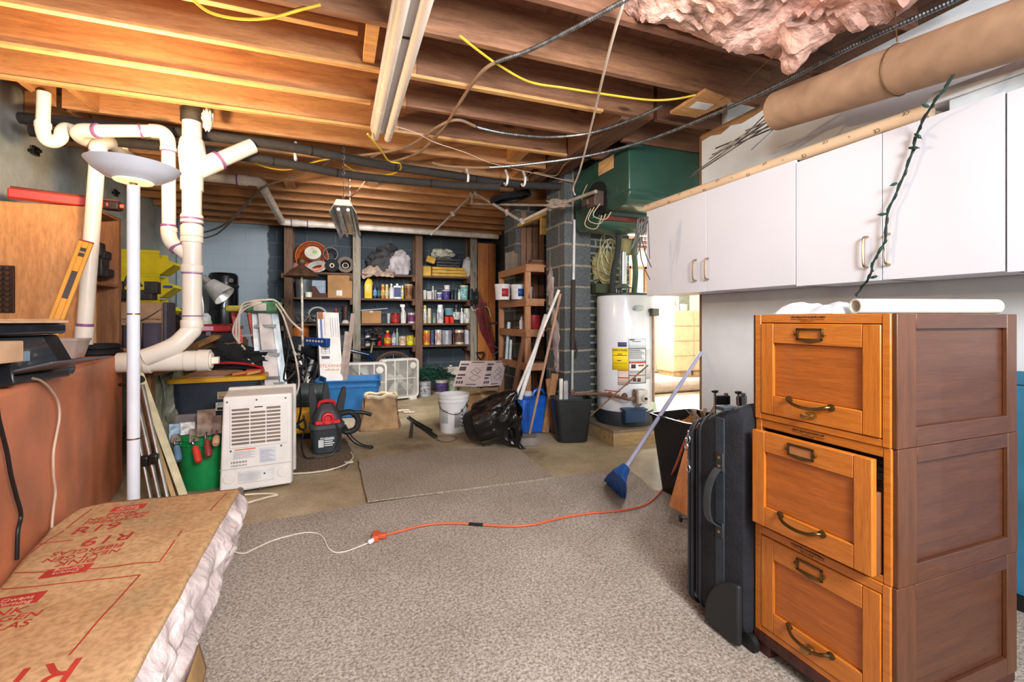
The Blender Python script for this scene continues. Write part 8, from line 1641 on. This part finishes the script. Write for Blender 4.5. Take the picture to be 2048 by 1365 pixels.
# things on the left wall
for lab, px, py in (('rusty bolt on the left wall below the P-trap', 72, 302), ('shiny bolt on the left wall right of the lamp bowl', 232, 386)):
    q = atX(px, py, XL + .03); T('wall_bolt', lab, 'bolt', MB().tube([q + V((-.08, 0, 0)), q + V((.03, 0, 0))], .012, 8).cb(q + V((-.0, 0, 0)), (.012, .07, .06)), DSTEEL)
# ================================================================ tube light fixture on the joists
tl_ = root('tube_light', 'long white two-tube strip light mounted under the joists, switched off', 'light fixture', (.3, 2.2, ZJ - .06))
S('housing', MB().box(.222, .378, .5, 3.38, ZJ - .05, ZJ - .0015), C((232, 232, 236), .3, var=.02), tl_, bevel=.004); S('end_plate', MB().box(.228, .372, 3.36, 3.4, ZJ - .06, ZJ - .0015), C((226, 216, 206), .35), tl_, bevel=.006)
for x in (.256, .344): S('tube', MB().tube([(x, .5, ZJ - .076), (x, 3.42, ZJ - .076)], .0255, 20), C((240, 226, 212), .25, var=.02), tl_)
for y in (1.2, 2.2): S('mounting_clip', MB().box(.28, .32, y, y + .012, ZJ - .056, ZJ - .05), DSTEEL, tl_)
# ================================================================ light, world, camera
def light(kind, name, loc, energy, col=(1, 1, 1), **kw):
    l = bpy.data.lights.new(name, kind); l.energy = energy; l.color = col
    for k, v in kw.items(): setattr(l, k, v)
    o = bpy.data.objects.new(name, l); COL.objects.link(o); o.location = loc; return o
def aim(o, t): o.rotation_euler = (V(t) - o.location).to_track_quat('-Z', 'Y').to_euler()
light('POINT', 'torchiere_bulb', LAMP + V((0, 0, .03)), 46, (1, .7, .4), shadow_soft_size=.05)
a = light('AREA', 'bounced_flash', (.75, -.9, 1.9), 56, (.93, .97, 1), shape='DISK', size=.7); aim(a, (.5, 4, 1.0))  # stands in for the camera flash bounced from upper right
b = light('AREA', 'assumed_fill_behind', (.2, -1.6, 2.4), 40, (.98, .98, 1), shape='RECTANGLE', size=2.4, size_y=1.2); aim(b, (.3, .6, 0))  # assumed unseen light behind the camera, added as broad soft fill; no fitting known
c = light('AREA', 'front_fill', (.95, .9, 2.15), 16, (1, .98, .95), shape='DISK', size=.45); aim(c, (-.4, 6.5, 1.0))  # added fill in mid air, no lamp stands here
c2 = light('SPOT', 'back_wall_fill', (.35, 4.3, 2.3), 185, (1, .97, .92), spot_size=math.radians(96), spot_blend=.5, shadow_soft_size=.3); aim(c2, (.0, 6.9, .55))  # added spot to brighten the shelves and back floor, no fitting there
d = light('AREA', 'far_window_daylight', (5.7, 7.75, 1.95), 200, (.95, 1, .93), shape='RECTANGLE', size=.8, size_y=.7); aim(d, (5.0, 4.0, .5))
e = light('POINT', 'far_room_fill', (5.2, 5.6, 2.3), 190, (1, 1, .95), shadow_soft_size=.3)  # added light that overexposes the far room, no fitting there
w = bpy.data.worlds.new('World'); SC.world = w; w.use_nodes = True; bg = w.node_tree.nodes['Background']; bg.inputs[0].default_value = (.86, .93, 1, 1); bg.inputs[1].default_value = .75
cam = bpy.data.cameras.new('Camera'); co_cam = bpy.data.objects.new('Camera', cam); COL.objects.link(co_cam)
co_cam.location = (0, 0, CAM_H); co_cam.rotation_euler = (PI / 2, 0, -YAW); cam.sensor_width = 36; cam.sensor_fit = 'HORIZONTAL'; cam.lens = FPX / 2048 * 36; cam.shift_y = -(682.5 - HZ) / 2048; cam.clip_start = .02
SC.camera = co_cam
SC.view_settings.view_transform = 'Standard'; SC.view_settings.look = 'None'; SC.view_settings.gamma = 1; SC.view_settings.use_curve_mapping = False; SC.view_settings.exposure = .85
